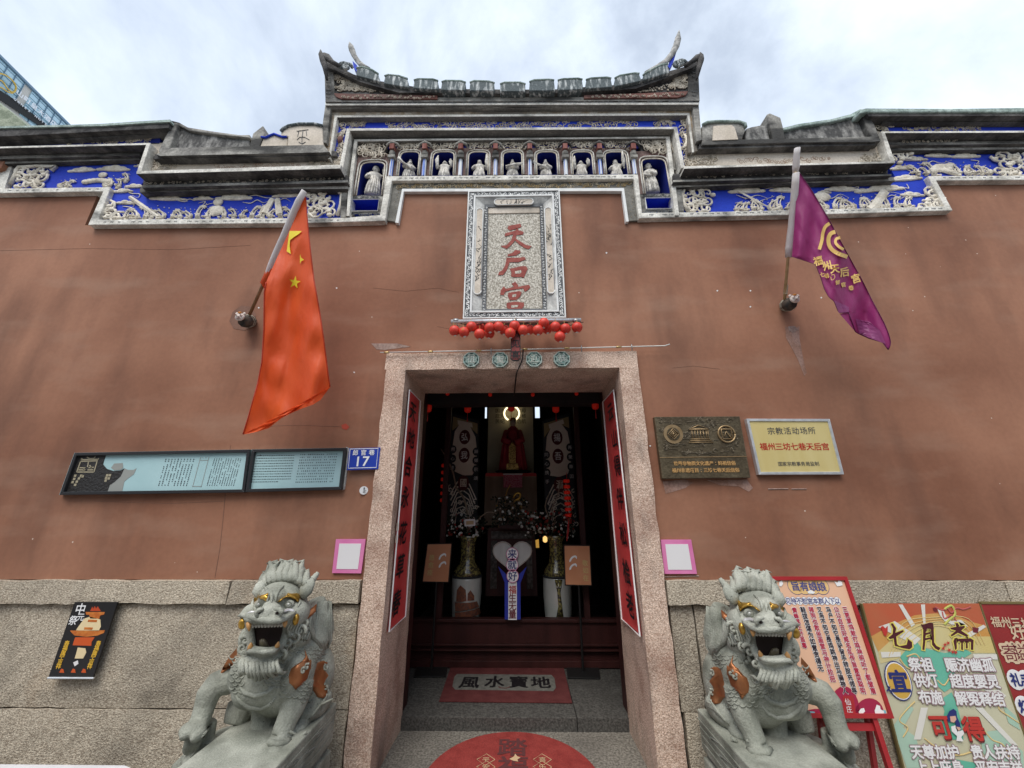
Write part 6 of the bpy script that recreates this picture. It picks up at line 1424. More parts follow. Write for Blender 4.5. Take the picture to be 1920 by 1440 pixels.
def lion(T, f, label, ped, phead):
    t = thing('guardian_lion', label, 'stone lion', 'carved stone guardian lions beside the doorway')
    def P(x, y, Y): x, y = T(x, y); return at(x, y, Y=Y)
    m = f   # -1 mirrors left/right radii offsets
    B = MB()
    def ball(x, y, Y, r, tilt=0): B.ball(P(x, y, Y), r, 20, 12, Matrix.Rotation(tilt*m, 3, 'Y') if tilt else None)
    def tube(L_, r, seg=12, flat=1.): B.tube([P(*p) for p in L_], r, seg, flat)
    # trunk
    ball(540, 1262, -.36, (.19, .20, .20)); ball(505, 1262, -.44, (.17, .15, .17)); ball(483, 1288, -.47, (.125, .12, .10)); ball(470, 1262, -.47, (.11, .11, .11))
    ball(560, 1265, -.44, (.085, .12, .15), .15); ball(592, 1270, -.27, (.10, .13, .17)); ball(575, 1215, -.33, (.11, .12, .14)); ball(535, 1205, -.42, (.15, .14, .14))
    ball(590, 1320, -.28, (.085, .15, .07))
    # raised fore leg on the outer side, with its paw on a ribboned ball
    tube([(455, 1268, -.42), (425, 1276, -.44), (404, 1284, -.47), (392, 1300, -.49), (384, 1325, -.50), (376, 1350, -.52), (366, 1366, -.55)], [.07, .072, .068, .062, .052, .050, .055])
    ball(362, 1366, -.58, (.062, .06, .035)); ball(352, 1374, -.60, (.026, .045, .03)); ball(372, 1378, -.60, (.028, .045, .03))
    tube([(368, 1372, -.54), (362, 1390, -.54), (356, 1404, -.52)], [.045, .04, .035])
    tube([(392, 1350, -.46), (386, 1380, -.45), (372, 1410, -.44), (350, 1436, -.42), (335, 1450, -.4)], [.045, .05, .055, .06, .06], 12, .6)
    # standing fore leg on the inner side
    tube([(560, 1280, -.45), (556, 1305, -.47), (548, 1330, -.49), (536, 1355, -.51), (527, 1378, -.53)], [.085, .072, .062, .054, .052])
    ball(523, 1388, -.54, (.062, .058, .028)); tube([(522, 1392, -.55), (517, 1412, -.58), (512, 1432, -.64)], [.056, .058, .06]); ball(510, 1440, -.70, (.06, .09, .04))
    # hind legs
    tube([(600, 1300, -.27), (585, 1322, -.33), (570, 1340, -.37), (563, 1352, -.39)], [.09, .07, .055, .048]); ball(562, 1362, -.42, (.045, .06, .032))
    tube([(455, 1310, -.34), (450, 1335, -.36), (440, 1358, -.38)], [.07, .075, .06], 12); tube([(500, 1320, -.35), (497, 1350, -.38), (492, 1372, -.4)], [.075, .07, .065])
    # neck and skull
    ball(538, 1170, -.46, (.145, .14, .15)); ball(530, 1128, -.50, (.125, .15, .105)); ball(528, 1112, -.49, (.11, .12, .07)); ball(512, 1120, -.60, (.075, .07, .05))
    ball(553, 1150, -.53, (.075, .10, .075)); ball(470, 1150, -.56, (.045, .06, .05))
    # muzzle and nose
    ball(503, 1154, -.63, (.125, .10, .036)); ball(505, 1150, -.69, (.075, .07, .035)); ball(508, 1143, -.70, (.048, .055, .03)); ball(490, 1149, -.72, (.020, .022, .017)); ball(522, 1148, -.72, (.022, .022, .017)); ball(506, 1133, -.68, (.026, .05, .020))
    tube([(449, 1153, -.60), (462, 1154, -.66), (478, 1157, -.71), (500, 1162, -.74), (522, 1161, -.74), (540, 1156, -.68), (553, 1148, -.60)], [.008, .016, .018, .018, .018, .016, .009])
    # jaw walls and lower jaw
    tube([(467, 1160, -.62), (469, 1185, -.62), (472, 1212, -.62)], [.024, .020, .022]); tube([(542, 1158, -.56), (538, 1185, -.56), (528, 1212, -.58)], [.034, .03, .028])
    tube([(466, 1214, -.60), (478, 1220, -.66), (495, 1223, -.69), (512, 1221, -.67), (527, 1214, -.60)], [.018, .022, .024, .022, .018]); ball(496, 1231, -.62, (.10, .08, .032)); ball(496, 1236, -.60, (.085, .07, .035)); ball(505, 1200, -.50, (.09, .05, .09))
    # cheek and ear masses
    ball(568, 1165, -.47, (.04, .06, .05)); ball(565, 1195, -.46, (.05, .06, .05)); ball(462, 1195, -.46, (.035, .05, .06))
    tube([(592, 1125, -.30), (600, 1150, -.26), (603, 1185, -.24), (602, 1208, -.25)], [.055, .078, .08, .055], 14, .7)
    ball(545, 1092, -.42, (.10, .09, .06))
    # rocky seat
    for x, y, Y, r in ((480, 1385, -.42, (.22, .20, .05)), (430, 1400, -.40, (.2, .22, .06)), (450, 1420, -.5, (.25, .2, .05))): ball(x, y, Y, r)
    raw = B.build('body_raw', LST)
    md = raw.modifiers.new('r', 'REMESH'); md.mode = 'VOXEL'; md.voxel_size = .0065
    sm = raw.modifiers.new('s', 'SMOOTH'); sm.iterations = 4; sm.factor = .6
    bpy.context.view_layer.update(); dg = bpy.context.evaluated_depsgraph_get()
    me = bpy.data.meshes.new_from_object(raw.evaluated_get(dg)); bpy.data.objects.remove(raw)
    me.materials.clear(); me.materials.append(LST); me.polygons.foreach_set('use_smooth', [True]*len(me.polygons))
    body = bpy.data.objects.new('body', me); COL.objects.link(body); body.parent = t
    bv = BVHTree.FromPolygons([v.co for v in me.vertices], [tuple(p.vertices) for p in me.polygons])
    C = Vector(CAM)
    def on(x, y, off=.004, dflt=-.5):
        x, y = T(x, y); d = Vector(MC.T @ np.array([x-960, y-720, FPX])).normalized()
        h = bv.ray_cast(C, d)
        return (h[0]-d*off) if h[0] is not None else at(x, y, Y=dflt)
    def px1(p): return (330+p[0]/3.512, 1030+p[1]/3.512)
    def shell(name, poly, mt, off=.012, par=t, sub=2):
        """low-relief shape laid on the carved surface, with real thickness"""
        poly = [px1(p) for p in poly]; n = len(poly)
        T_ = [[poly[i] for i in tr] for tr in tessellate_polygon([[Vector((*p, 0)) for p in poly]])]
        for _ in range(sub):
            N_ = []
            for a, b, c in T_:
                ab, bc, ca = ((a[0]+b[0])/2, (a[1]+b[1])/2), ((b[0]+c[0])/2, (b[1]+c[1])/2), ((c[0]+a[0])/2, (c[1]+a[1])/2)
                N_ += [[a, ab, ca], [ab, b, bc], [ca, bc, c], [ab, bc, ca]]
            T_ = N_
        key = {}; vs = []; fs = []
        cx, cy = sum(p[0] for p in poly)/n, sum(p[1] for p in poly)/n
        def dist(p):
            dm = 9e9
            for i in range(n):
                a, b = Vector(poly[i]), Vector(poly[(i+1) % n]); ab = b-a; q_ = max(0, min(1, (Vector(p)-a).dot(ab)/max(1e-9, ab.length_squared))); dm = min(dm, (Vector(p)-a-ab*q_).length)
            return dm
        def vi(p):
            k = (round(p[0], 3), round(p[1], 3))
            if k not in key: key[k] = len(vs); vs.append(on(p[0], p[1], off*(.45+.55*min(1, dist(p)/2.2)) if dist(p) > .01 else -.002))
            return key[k]
        for tr in T_: fs.append(tuple(vi(p) for p in tr))
        return MB().add(vs, fs).build(name, mt, par, True)
    def otube(name, pts, r, mt, off=.0, seg=7, flat=1., par=t, mb=None):
        Q = [on(*px1(p), off) for p in pts]
        if mb is not None: mb.tube(Q, r, seg, flat); return
        return MB().tube(Q, r, seg, flat).build(name, mt, par, True)
    hd = bpy.data.objects.new('head', MB().ball(P(528, 1112, -.49), (.11, .11, .06), 14, 8).build('tmp', LST).data); COL.objects.link(hd); hd.parent = t; bpy.data.objects.remove(bpy.data.objects['tmp'])
    def PC(x, y, Y): return P(*px1((x, y)), Y)
    # eyebrows, eyes
    shell('eyebrow', [(508, 345), (515, 320), (545, 303), (590, 293), (608, 280), (613, 300), (610, 330), (600, 350), (570, 330), (540, 328), (520, 345)], LGOLD, .030, hd)
    shell('eyebrow', [(668, 348), (690, 325), (728, 302), (735, 284), (762, 290), (800, 286), (824, 300), (822, 330), (800, 352), (785, 335), (745, 318), (715, 322), (680, 352)], LGOLD, .032, hd)
    for x, y, rx, rz in ((545, 362, .019, .019), (740, 362, .033, .024)):
        c = on(*px1((x, y)), .0); e = MB().ball(c, (rx, .02, rz), 16, 10).build('eyeball', LST, hd, True)
        c2 = c+(C-c).normalized()*.018; MB().tube([c2+Vector((math.cos(a)*rx*.5, 0, math.sin(a)*rz*.55)) for a in [k*math.pi/7 for k in range(15)]], .0025, 5).build('eye_rim', LSTD, e, True)
        MB().ball(c2, (.008, .006, .008), 10, 7).build('pupil', BEAD, e, True)
    # nostrils
    for x, y in ((545, 422), (665, 420)): 
        c = on(*px1((x, y)), .001); MB().ball(c, (.010, .005, .0075), 10, 6).build('nostril', DARKM, hd, True)
    otube('moustache', [(700, 412), (730, 402), (765, 404), (788, 418)], [.004, .011, .010, .003], SILVP, .004, par=hd)
    otube('moustache', [(520, 412), (495, 414), (465, 424)], [.003, .008, .003], SILVP, .004, par=hd)
    # flared upper lip, nose wings and cheek ridges, crisp against the soft body
    MB().tube([PC(x, y, Y) for x, y, Y in ((408, 440, -.60), (435, 432, -.645), (470, 440, -.69), (520, 452, -.73), (570, 466, -.755), (620, 472, -.76), (680, 470, -.75), (730, 452, -.71), (765, 432, -.65), (790, 410, -.60))], [.003, .011, .014, .015, .016, .016, .015, .014, .011, .003], 9, .9).build('upper_lip', LST, hd, True)
    MB().tube([PC(x, y, Y) for x, y, Y in ((455, 690, -.64), (480, 672, -.70), (520, 672, -.725), (580, 676, -.73), (640, 670, -.71), (680, 655, -.65))], [.006, .011, .012, .012, .011, .006], 8).build('lower_lip', LST, hd, True)
    for L_ in ([(540, 445), (528, 420), (545, 400), (575, 392)], [(690, 440), (700, 412), (680, 395), (645, 392)]): MB().tube([PC(x, y, -.755) for x, y in L_], [.006, .012, .013, .006], 8).build('nose_wing', LST, hd, True)
    for L_ in ([(600, 345), (606, 300), (596, 262), (575, 238)], [(655, 345), (660, 300), (680, 265), (712, 240)], [(628, 350), (630, 310), (634, 270)], [(512, 395), (502, 360), (510, 325)], [(800, 380), (815, 350), (812, 322)]): otube('face_ridge', L_, [.003, .009, .009, .003] if len(L_) == 4 else [.003, .009, .003], LST, .002, par=hd)
    # mouth: dark hollow, teeth, fangs, tongue
    MB().prism([PC(x, y, -.60) for x, y in ((515, 505), (700, 500), (690, 560), (672, 640), (640, 668), (540, 668), (498, 640), (503, 560))], (0, .012, 0)).build('mouth_hollow', DARKM, hd)
    for k in range(10):
        x = 508+20.5*k; yy = 503-.6*k; a = PC(x, yy-12, -.725+.012*abs(k-4.5)); b = PC(x, yy+14, -.725+.012*abs(k-4.5)); MB().tube([a, a.lerp(b, .6), b], [.0085, .0085, .005], 8, .6).build('tooth', TEETH, hd, True)
    for k in range(7):
        x = 530+19*k; a = PC(x, 668, -.675+.008*abs(k-3)); b = PC(x, 645, -.68+.008*abs(k-3)); MB().tube([a, b], [.0078, .005], 8, .6).build('tooth', TEETH, hd, True)
    for (x, y), (xx, yy), r, Y in (((478, 480), (482, 540), .013, -.70), ((718, 470), (716, 515), .013, -.70), ((488, 660), (494, 615), .015, -.655), ((660, 655), (676, 608), .013, -.655)):
        a, b = PC(x, y, Y), PC(xx, yy, Y-.01); MB().tube([a, a.lerp(b, .5), b], [r, r*.9, .003], 9).build('fang', FANG, hd, True)
    MB().tube([PC(590, 660, -.58), PC(582, 640, -.63), PC(575, 610, -.66), PC(572, 592, -.665)], [.03, .034, .028, .012], 10, .5).build('tongue', mat('dark_tongue', (.10, .085, .05), .4, (.05, .04, .03), 20), hd, True)
    MB().ball(PC(440, 487, -.62), (.024, .02, .03), 9, 7).build('gilt_curl', LGOLD, hd, True); MB().ball(PC(790, 462, -.60), (.016, .02, .03), 9, 7).build('gilt_curl', LGOLD, hd, True)
    for L_, r in (([(800, 500), (840, 455), (870, 425), (905, 400), (925, 362)], [.006, .020, .022, .018, .003]), ([(810, 480), (850, 440), (890, 430)], [.004, .012, .004])):
        MB().tube([P(*px1(p), -.52+.02*i) for i, p in enumerate(L_)], r, 8, .6).build('flame_curl', COPP, hd, True)
    # horns with rings, ears
    for L_, Y0 in (([(800, 290), (850, 250), (895, 205), (935, 155)], -.47), ([(600, 250), (580, 215), (580, 180), (590, 152)], -.46)):
        Q = [P(*px1(p), Y0+.03*i) for i, p in enumerate(L_)]; S_ = []
        for i in range(3): S_ += [Q[i].lerp(Q[i+1], k/7) for k in range(7)]
        S_.append(Q[-1]); n = len(S_)
        MB().tube(S_, [(.044*(1-.75*i/n))*(1+.12*math.sin(i*2.1)) for i in range(n)], 10).build('horn', LST, hd, True)
    for L_, Y0 in (([(830, 320), (856, 270), (890, 215), (900, 185)], -.53), ([(560, 310), (545, 262), (553, 225), (560, 205)], -.55)):
        Q = [P(*px1(p), Y0+.01*i) for i, p in enumerate(L_)]; MB().tube(Q, [.024, .042, .028, .004], 9, .5).build('ear', LST, hd, True)
    # flame-like crest of hair
    q = random.Random(5 if f > 0 else 8); cr_ = MB().ball(P(547, 1090, -.40), (.08, .05, .05), 12, 8).build('crest', LST, hd, True)
    for k in range(17):
        u = k/16; row = k % 2
        bx, by = 618+u*260, 245-30*math.sin(u*3.1)+row*12; tx, ty = 612+u*258+q.uniform(-10, 10), (128 if 0 < k < 16 else 152)-48*math.sin(.25+u*2.7)+q.uniform(-14, 16)
        a, b = PC(bx, by, -.50+.02*row), PC(tx, ty, -.38+row*.03)
        mid = a.lerp(b, .5)+Vector((m*q.uniform(-.01, .01), -.045, 0)); q3 = a.lerp(b, .85)+Vector((m*q.uniform(-.012, .012), -.02, 0))
        MB().tube([a, a.lerp(mid, .5)+Vector((0, -.022-.012*row, 0)), mid+Vector((0, -.012*row, 0)), q3, b+Vector((m*q.uniform(-.02, .028), -.022, .012)), b+Vector((m*q.choice((-1, 1))*.022, -.04, .006))], [.012, .021, .023, .019, .011, .002], 8).build('hair_lock', LST, cr_, True)
    # combed strands of the mane behind the cheek and down the back
    mn = MB().ball(P(600, 1175, -.26), (.05, .06, .08), 10, 7).build('mane', LST, t, True)
    for k in range(13):
        u = k/12; Lk = [(905+u*115, 345-6*u+q.uniform(-4, 4)), (885+u*135, 430), (880+u*140, 510), (905+u*115, 580+u*20), (960+u*40, 640+q.uniform(-8, 26))]
        MB().tube([on(*px1(p), .010, -.25) for i, p in enumerate(Lk)], [.006, .0095, .010, .0095, .003], 7).build('hair_lock', LST, mn, True)
    # curled cheek whiskers
    for cx, cy, r, s_ in ((740, 610, .038, 1), (785, 575, .036, 1), (820, 535, .034, 1), (760, 640, .034, -1), (715, 650, .028, 1), (850, 480, .034, 1), (455, 600, .026, -1), (440, 650, .028, -1), (450, 680, .024, -1), (700, 690, .026, 1)):
        c = on(*px1((cx, cy)), .012); MB().tube(spiral(c, r, 1.35, q.uniform(0, 6), s_*m, 14), [.011*(1-.04*i) for i in range(14)], 7, .8).build('whisker_curl', LST, hd, True)
    for k in range(9):
        Lk = [(760+k*16, 470+k*6), (735+k*16, 520+k*8), (745+k*14, 560+k*5), (790+k*10, 585-k*2)]
        MB().tube([on(*px1(p), .006) for p in Lk], [.004, .008, .008, .002], 6).build('hair_lock', LST, hd, True)
    # beard fan
    bd = MB().ball(P(492, 1248, -.57), (.07, .04, .035), 12, 8).build('beard', LST, t, True)
    for k in range(30):
        u = k/29; x0_ = 440+u*230+q.uniform(-5, 5); ex = 415+u*275+q.uniform(-14, 14); ey = 848-85*abs(u-.4)**1.2+q.uniform(-30, 12)
        a, b, c_, d = PC(x0_, 705, -.63), PC(x0_-20+10*u, 752, -.68-.008*(k % 3)), PC((x0_+ex)/2-2, 800, -.69-.009*(k % 3)), PC(ex+16, ey+4, -.675)
        MB().tube([a, b, c_, d, PC(ex+44, ey-8, -.64)], [.005, .0095, .0105, .008, .002], 7).build('hair_lock', LST, bd, True)
    # copper flames and body scales
    shell('copper_flame', [(845, 650), (862, 690), (880, 730), (893, 715), (890, 790), (870, 850), (835, 890), (800, 915), (790, 932), (770, 905), (742, 880), (735, 830), (750, 790), (790, 760), (830, 735), (852, 705), (848, 675)], COPP, .016)
    shell('copper_flame', [(930, 740), (975, 730), (1005, 748), (980, 765), (975, 785), (985, 800), (1008, 830), (985, 865), (980, 885), (1003, 915), (1000, 960), (975, 985), (930, 975), (900, 930), (903, 860), (915, 790)], COPP, .016)
    shell('copper_flame', [(400, 650), (402, 690), (372, 770), (310, 815), (288, 818), (312, 770), (352, 705)], COPP, .014)
    for c in ((838, 800), (862, 775)):
        cc = on(*px1(c), .022); MB().tube(spiral(cc, .018, 1.1, 1, m, 9), [.006]*9, 6).build('flame_curl', LST, t, True)
    for c in ((990, 778), (990, 905)):
        cc = on(*px1(c), .02); MB().tube(spiral(cc, .02, 1.1, 2, m, 9), [.006]*9, 6).build('flame_curl', LST, t, True)
    mb = MB()
    def scales(x0_, x1_, y0_, y1_, s_, skip=lambda x, y: False):
        j = 0; y = y0_
        while y < y1_:
            x = x0_+(s_/2 if j % 2 else 0)
            while x < x1_:
                if not skip(x, y): mb.tube([on(*px1((x+s_*.52*math.cos(a), y+s_*.62*math.sin(a))), .0015) for a in [k*math.pi/6 for k in range(7)]], [.001, .003, .0042, .0045, .0042, .003, .001], 5)
                x += s_
            y += s_*.62; j += 1
    scales(700, 985, 640, 960, 42, lambda x, y: (730 < x < 900 and 690 < y < 930) or (x > 895 and y > 730)); scales(370, 440, 700, 930, 40); scales(820, 900, 860, 1000, 40); scales(600, 720, 760, 900, 42)
    mb.build('scales', LST, t, True)['kind'] = 'stuff'
    # belly folds, ankle rings, elbow tuft, paw toes
    for L_ in ([(395, 965), (420, 1000), (480, 1040), (560, 1050), (620, 1020), (655, 975)], [(420, 905), (450, 945), (520, 965), (600, 945), (640, 905)]): otube('belly_fold', L_, [.004, .010, .012, .012, .010, .004][:len(L_)], LST, .002)
    otube('ankle_ring', [(598, 1255), (625, 1275), (670, 1285), (720, 1275), (750, 1252)], [.012, .016, .017, .016, .012], LST, .002); otube('ankle_ring', [(750, 1200), (790, 1222), (830, 1225), (860, 1200)], [.006, .010, .010, .006], LST, .002)
    for k in range(6):
        otube('hair_lock', [(875+16*k, 1120-14*k), (910+12*k, 1075-14*k), (960+6*k, 1020-12*k), (1030, 985-8*k)], [.003, .008, .008, .003], LST, .004)
    for k in range(7): otube('ribbon_fold', [(235-12*k, 1150+22*k), (205-13*k, 1185+24*k), (180-14*k, 1215+26*k)], [.004, .008, .004], LST, .003)
    # ---- pedestal
    pd = thing('lion_pedestal', phead, 'pedestal', 'stone pedestals under the lions')
    xs = ped[0]; z = ped[1]; o1, o2 = (xs-.47, xs) if f > 0 else (xs, xs+.47)
    MB().box(o1, o2, -1.25, -.14, z-.20, z).build('top_slab', LST, pd, bevel=.008)
    MB().box(o1+.0, o2, -1.25, -.14, -.25, z-.235).build('base_block', LST, pd, bevel=.01)
    MB().box(o1+.02, o2-.02, -1.23, -.16, z-.24, z-.19).build('joint', LSTD, pd)
    sx = o2+.001 if f > 0 else o1-.001
    for k in range(4):
        zz = z-.045-.036*k; MB().prism([Vector((sx, -.14-.02*k, zz)), Vector((sx, -1.25, zz)), Vector((sx, -1.25, zz-.010)), Vector((sx, -.16, zz-.010))], (.004*m, 0, 0)).build('carved_ledge', LST, pd)
    for k in range(9):
        zz = z-.07-.036*(k % 3); MB().tube([Vector((sx+.004*m, -.3-.09*k, zz)), Vector((sx+.004*m, -.40-.09*k, zz+.02))], .0035, 4).build('carved_stroke', LSTD, pd)
    return t
lion(lambda x, y: (x, y), 1, 'grey-green stone lion with gilded brows, left of the doorway, paw lifted to the left', (-1.095, .50), 'grooved stone pedestal under the left lion')
lion(lambda x, y: (1946-x, y+11+(6 if x < 560 else 0)), -1, 'grey-green stone lion with gilded brows, right of the doorway, in front of the easel', (1.15, .48), 'grooved stone pedestal under the right lion')

# ================================================================== the dark hall behind the doorway
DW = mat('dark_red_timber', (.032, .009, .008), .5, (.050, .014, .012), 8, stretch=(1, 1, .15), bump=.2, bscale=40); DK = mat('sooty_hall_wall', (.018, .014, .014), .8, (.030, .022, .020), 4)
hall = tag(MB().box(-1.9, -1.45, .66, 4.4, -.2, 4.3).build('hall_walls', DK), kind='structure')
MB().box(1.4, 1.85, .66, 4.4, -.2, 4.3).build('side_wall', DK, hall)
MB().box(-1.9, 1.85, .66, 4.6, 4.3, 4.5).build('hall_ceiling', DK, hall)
BWY = 4.2
sl = [(at(909, 760, Y=BWY).x, at(913, 760, Y=BWY).x), (at(1003, 760, Y=BWY).x, at(1012, 760, Y=BWY).x)]
zt_, zm_ = at(960, 748, Y=BWY).z, at(960, 784, Y=BWY).z
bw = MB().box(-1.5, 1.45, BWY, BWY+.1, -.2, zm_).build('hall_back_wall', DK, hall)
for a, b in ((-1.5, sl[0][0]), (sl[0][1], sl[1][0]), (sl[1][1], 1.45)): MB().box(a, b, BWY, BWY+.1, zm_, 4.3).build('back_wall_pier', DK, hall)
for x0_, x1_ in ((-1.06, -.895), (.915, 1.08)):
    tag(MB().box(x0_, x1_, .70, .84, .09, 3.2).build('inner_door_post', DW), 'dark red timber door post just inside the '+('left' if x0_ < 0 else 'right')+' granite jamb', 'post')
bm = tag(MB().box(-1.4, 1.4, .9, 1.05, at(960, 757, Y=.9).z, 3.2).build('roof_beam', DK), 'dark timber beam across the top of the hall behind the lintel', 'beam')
SCY = 1.62
sr = thing('timber_barrier', 'low dark red panelled timber barrier across the hall, below the vases', 'barrier')
zb = at(960, 1160, Y=SCY).z
MB().box(-1.44, 1.38, SCY, SCY+.05, .10, zb-.03).build('panel', DW, sr)
MB().box(-1.44, 1.38, SCY-.03, SCY+.07, zb-.03, zb).build('top_rail', DW, sr, bevel=.004)
for z_, h_, d_ in ((.28, .018, .03), (.24, .012, .05), (.10, .06, .06)): MB().box(-1.44, 1.38, SCY-d_, SCY, z_, z_+h_).build('moulding', DW, sr, bevel=.003)
for px in (830, 1093):
    x = at(px, 1000, Y=SCY).x; MB().box(x-.03, x+.03, SCY, SCY+.06, zb, 3.2).build('post', DW, sr)
# altar
YA = 2.5
al = thing('altar_table', 'dark carved altar table with brown cloth behind the heart-shaped sign', 'altar')
def qb(name, px, Y, d, m, par): return MB().pp(px, Y, Y+d).build(name, m, par)
CLB = mat('brown_altar_cloth', (.22, .155, .11), .8, (.30, .22, .16), 6, stretch=(1.5, 1, .3), bump=.5, bscale=12)
qb('cloth', [(910, 888), (1006, 888), (1008, 985), (907, 985)], YA+.15, .04, CLB, al); qb('cloth_trim', [(911, 887), (1005, 887), (1006, 893), (910, 893)], YA+.14, .01, CRED, al)
qb('cabinet', [(915, 990), (1003, 990), (1008, 1118), (910, 1118)], 2.1, .3, DW, al)
CARV = mat('carved_dark_panel', (.05, .045, .04), .5, (.11, .10, .09), 30, (.45, .6), bump=1, bscale=50)
for px in ([(921, 996), (997, 996), (997, 1010), (921, 1010)], [(921, 1014), (932, 1014), (931, 1104), (919, 1104)], [(986, 1014), (997, 1014), (999, 1104), (988, 1104)]): qb('carved_panel', px, 2.09, .01, CARV, al)
qb('plinth_block', [(935, 984), (984, 984), (984, 992), (935, 992)], 1.98, .08, DW, al)
# backdrop, enthroned figure in the red cloak, halo lamp
bd_ = thing('painted_backdrop', 'pale backdrop panel with vertical characters behind the red cloaked statue', 'backdrop')
qb('panel', [(916, 755), (999, 755), (1001, 887), (913, 887)], 3.1, .03, mat('backdrop_paint', (.42, .38, .28), .6, (.52, .48, .36), 3), bd_)
for x, s_ in ((933, '护国庇民'), (942, '普济天妃'), (973, '弘仁天后'), (982, '圣母慈航')): text(bd_, 'lettering', s_, at(x, 760, Y=3.09), at(x, 790, Y=3.09), .08, BRK)
sta = thing('cloaked_statue', 'seated statue in a dark red cloak standing on a black dish before the backdrop', 'statue')
cb0 = at(962, 883, Y=2.75); H_ = at(962, 792, Y=2.75).z-cb0.z
mb = MB(); mb.lathe(cb0, [(.20, 0), (.19, H_*.2), (.145, H_*.5), (.10, H_*.78), (.05, H_*.9), (.03, H_*.93)], 20, 1, .7)
for k in range(12): a = k*.55; mb.tube([cb0+Vector((math.cos(a)*.20, math.sin(a)*.14, 0)), cb0+Vector((math.cos(a)*.15, math.sin(a)*.105, H_*.5)), cb0+Vector((math.cos(a)*.06, math.sin(a)*.04, H_*.88))], [.02, .018, .01], 5)
mb.build('cloak', mat('maroon_velvet', (.36, .03, .045), .85, (.44, .05, .065), 9), sta, True)
MB().ball(cb0+Vector((0, -.02, H_*.98)), (.045, .045, .055), 12, 8).build('face', mat('statue_face', (.45, .36, .26), .5), sta, True); MB().ball(cb0+Vector((0, .01, H_*1.06)), (.055, .05, .04), 10, 6).build('headdress', LGOLD, sta, True)
for s_ in (-1, 1): MB().tube([cb0+Vector((s_*.09, -.02, H_*.8)), cb0+Vector((s_*.13, -.09, H_*.6)), cb0+Vector((s_*.03, -.14, H_*.55))], [.05, .055, .04], 8).build('sleeve', MATS['maroon_velvet'], sta, True)
MB().lathe(cb0+Vector((0, 0, -.045)), [(.22, 0), (.27, .03), (.26, .045), (.2, .04)], 24, 1, .7).build('dish', WIRE, sta, True)
hl = thing('ring_lamp', 'glowing pale yellow ring lamp above the cloaked statue', 'lamp'); c = at(959.5, 775, Y=3.0); r_ = at(973.5, 775, Y=3.0).x-c.x
MB().tube([c+Vector((math.cos(a)*r_, 0, math.sin(a)*r_)) for a in [R(-62+k*304/30+0)+math.pi*0 for k in range(31)]], .014, 8).build('ring', mat('lamp_glow', (.9, .8, .55), .5, emit=(1, .83, .5), estr=1.6), hl, True)
hl.children[0].rotation_euler = (0, 0, 0)
gt = thing('gilt_tablet', 'small gilded upright tablet in front of the cloaked statue', 'tablet')
GILT = mat('altar_gilt', (.55, .36, .12), .35, (.20, .12, .04), 60, (.45, .55), metal=.6)
qb('tablet', [(954, 838), (960.5, 828), (967, 838), (967, 868), (954, 868)], 2.5, .03, GILT, gt); qb('tablet_stand', [(950, 869), (971, 869), (973, 880), (949, 880)], 2.49, .06, GILT, gt)
# two tall painted banners
BW = mat('banner_cream', (.70, .62, .52), .7, (.76, .69, .60), 4); BI = mat('banner_ink', (.03, .035, .04), .7)
for nm, Q, big, sm_l, sm_r in (('left', [(847, 774), (898, 789), (895, 985), (838, 978)], '弘我國', '用心修', '歸鄉宗頌'), ('right', [(1017, 789), (1068, 774), (1083, 988), (1023, 985)], '揚吾湄', '同心携手', '再聚華囯')):
    t = thing('painted_banner', f'tall cream and black painted banner hanging in the hall on the {nm} of the statue', 'banner', 'painted banners in the hall')
    Yb_ = 2.35; qb('sheet', Q, Yb_, .02, BI, t)
    I_ = lambda u, v: inq(Q, u, v)
    def bpoly(pts, m, lay=1, name='painting'): return MB().pp([I_(*p) for p in pts], Yb_-.004*lay, Yb_-.004*lay+.003).build(name, m, t)
    bpoly([(.05, .03), (.95, .03), (.95, .13), (.7, .09), (.3, .09), (.05, .16)], mat('banner_ochre', (.34, .27, .14), .7), 1)
    bpoly([(.08, .30), (.14, .16), (.3, .085), (.5, .07), (.7, .085), (.88, .16), (.95, .30), (.93, .45), (.8, .53), (.5, .55), (.2, .53), (.08, .45)], BW, 2)
    bpoly([(.22, .05), (.75, .04), (.78, .08), (.24, .09)], BW, 3)
    for k, ch in enumerate(big):
        c = at(*I_(.5, (.19, .36, .62)[k]), Y=Yb_-.014); MB().tube([c, c+Vector((0, -.002, 0))], 0.001, 4)
        MB().ball(c, (.078, .002, .105), 18, 8).build('round_field', mat('banner_maroon', (.09, .02, .02), .7), t, True); cc = c+Vector((0, -.006, 0)); text(t, 'character', ch, cc, cc, .10, SWH if k < 2 else BW, bold=.02, tall=1.2)
    for k in range(4):
        for u_, st_, v0 in ((.10, sm_l, .33), (.92, sm_r, .30)):
            if k < len(st_): c = at(*I_(u_, v0+.085*k), Y=Yb_-.014); MB().ball(c, (.050, .002, .058), 14, 6).build('round_field', BI, t, True); cc = c+Vector((0, -.006, 0)); text(t, 'character', st_[k], cc, cc, .058, SWH)
    for k in range(7):
        a = .62+.05*k; L_ = [I_(.06+.03*k, a+.13), I_(.3, a-.0), I_(.5, a-.03), I_(.7, a), I_(.94-.03*k, a+.13)]
        MB().tube([at(*p, Y=Yb_-.006) for p in L_], .008, 4, .3).build('painted_arc', BW, t)
    for k in range(26):
        u_, v_ = q.random(), q.uniform(.68, .98); c = at(*I_(u_, v_), Y=Yb_-.007); MB().tube(spiral(c, .035, .9, q.uniform(0, 6), 1, 8), .006, 4, .3).build('painted_swirl', BW, t)
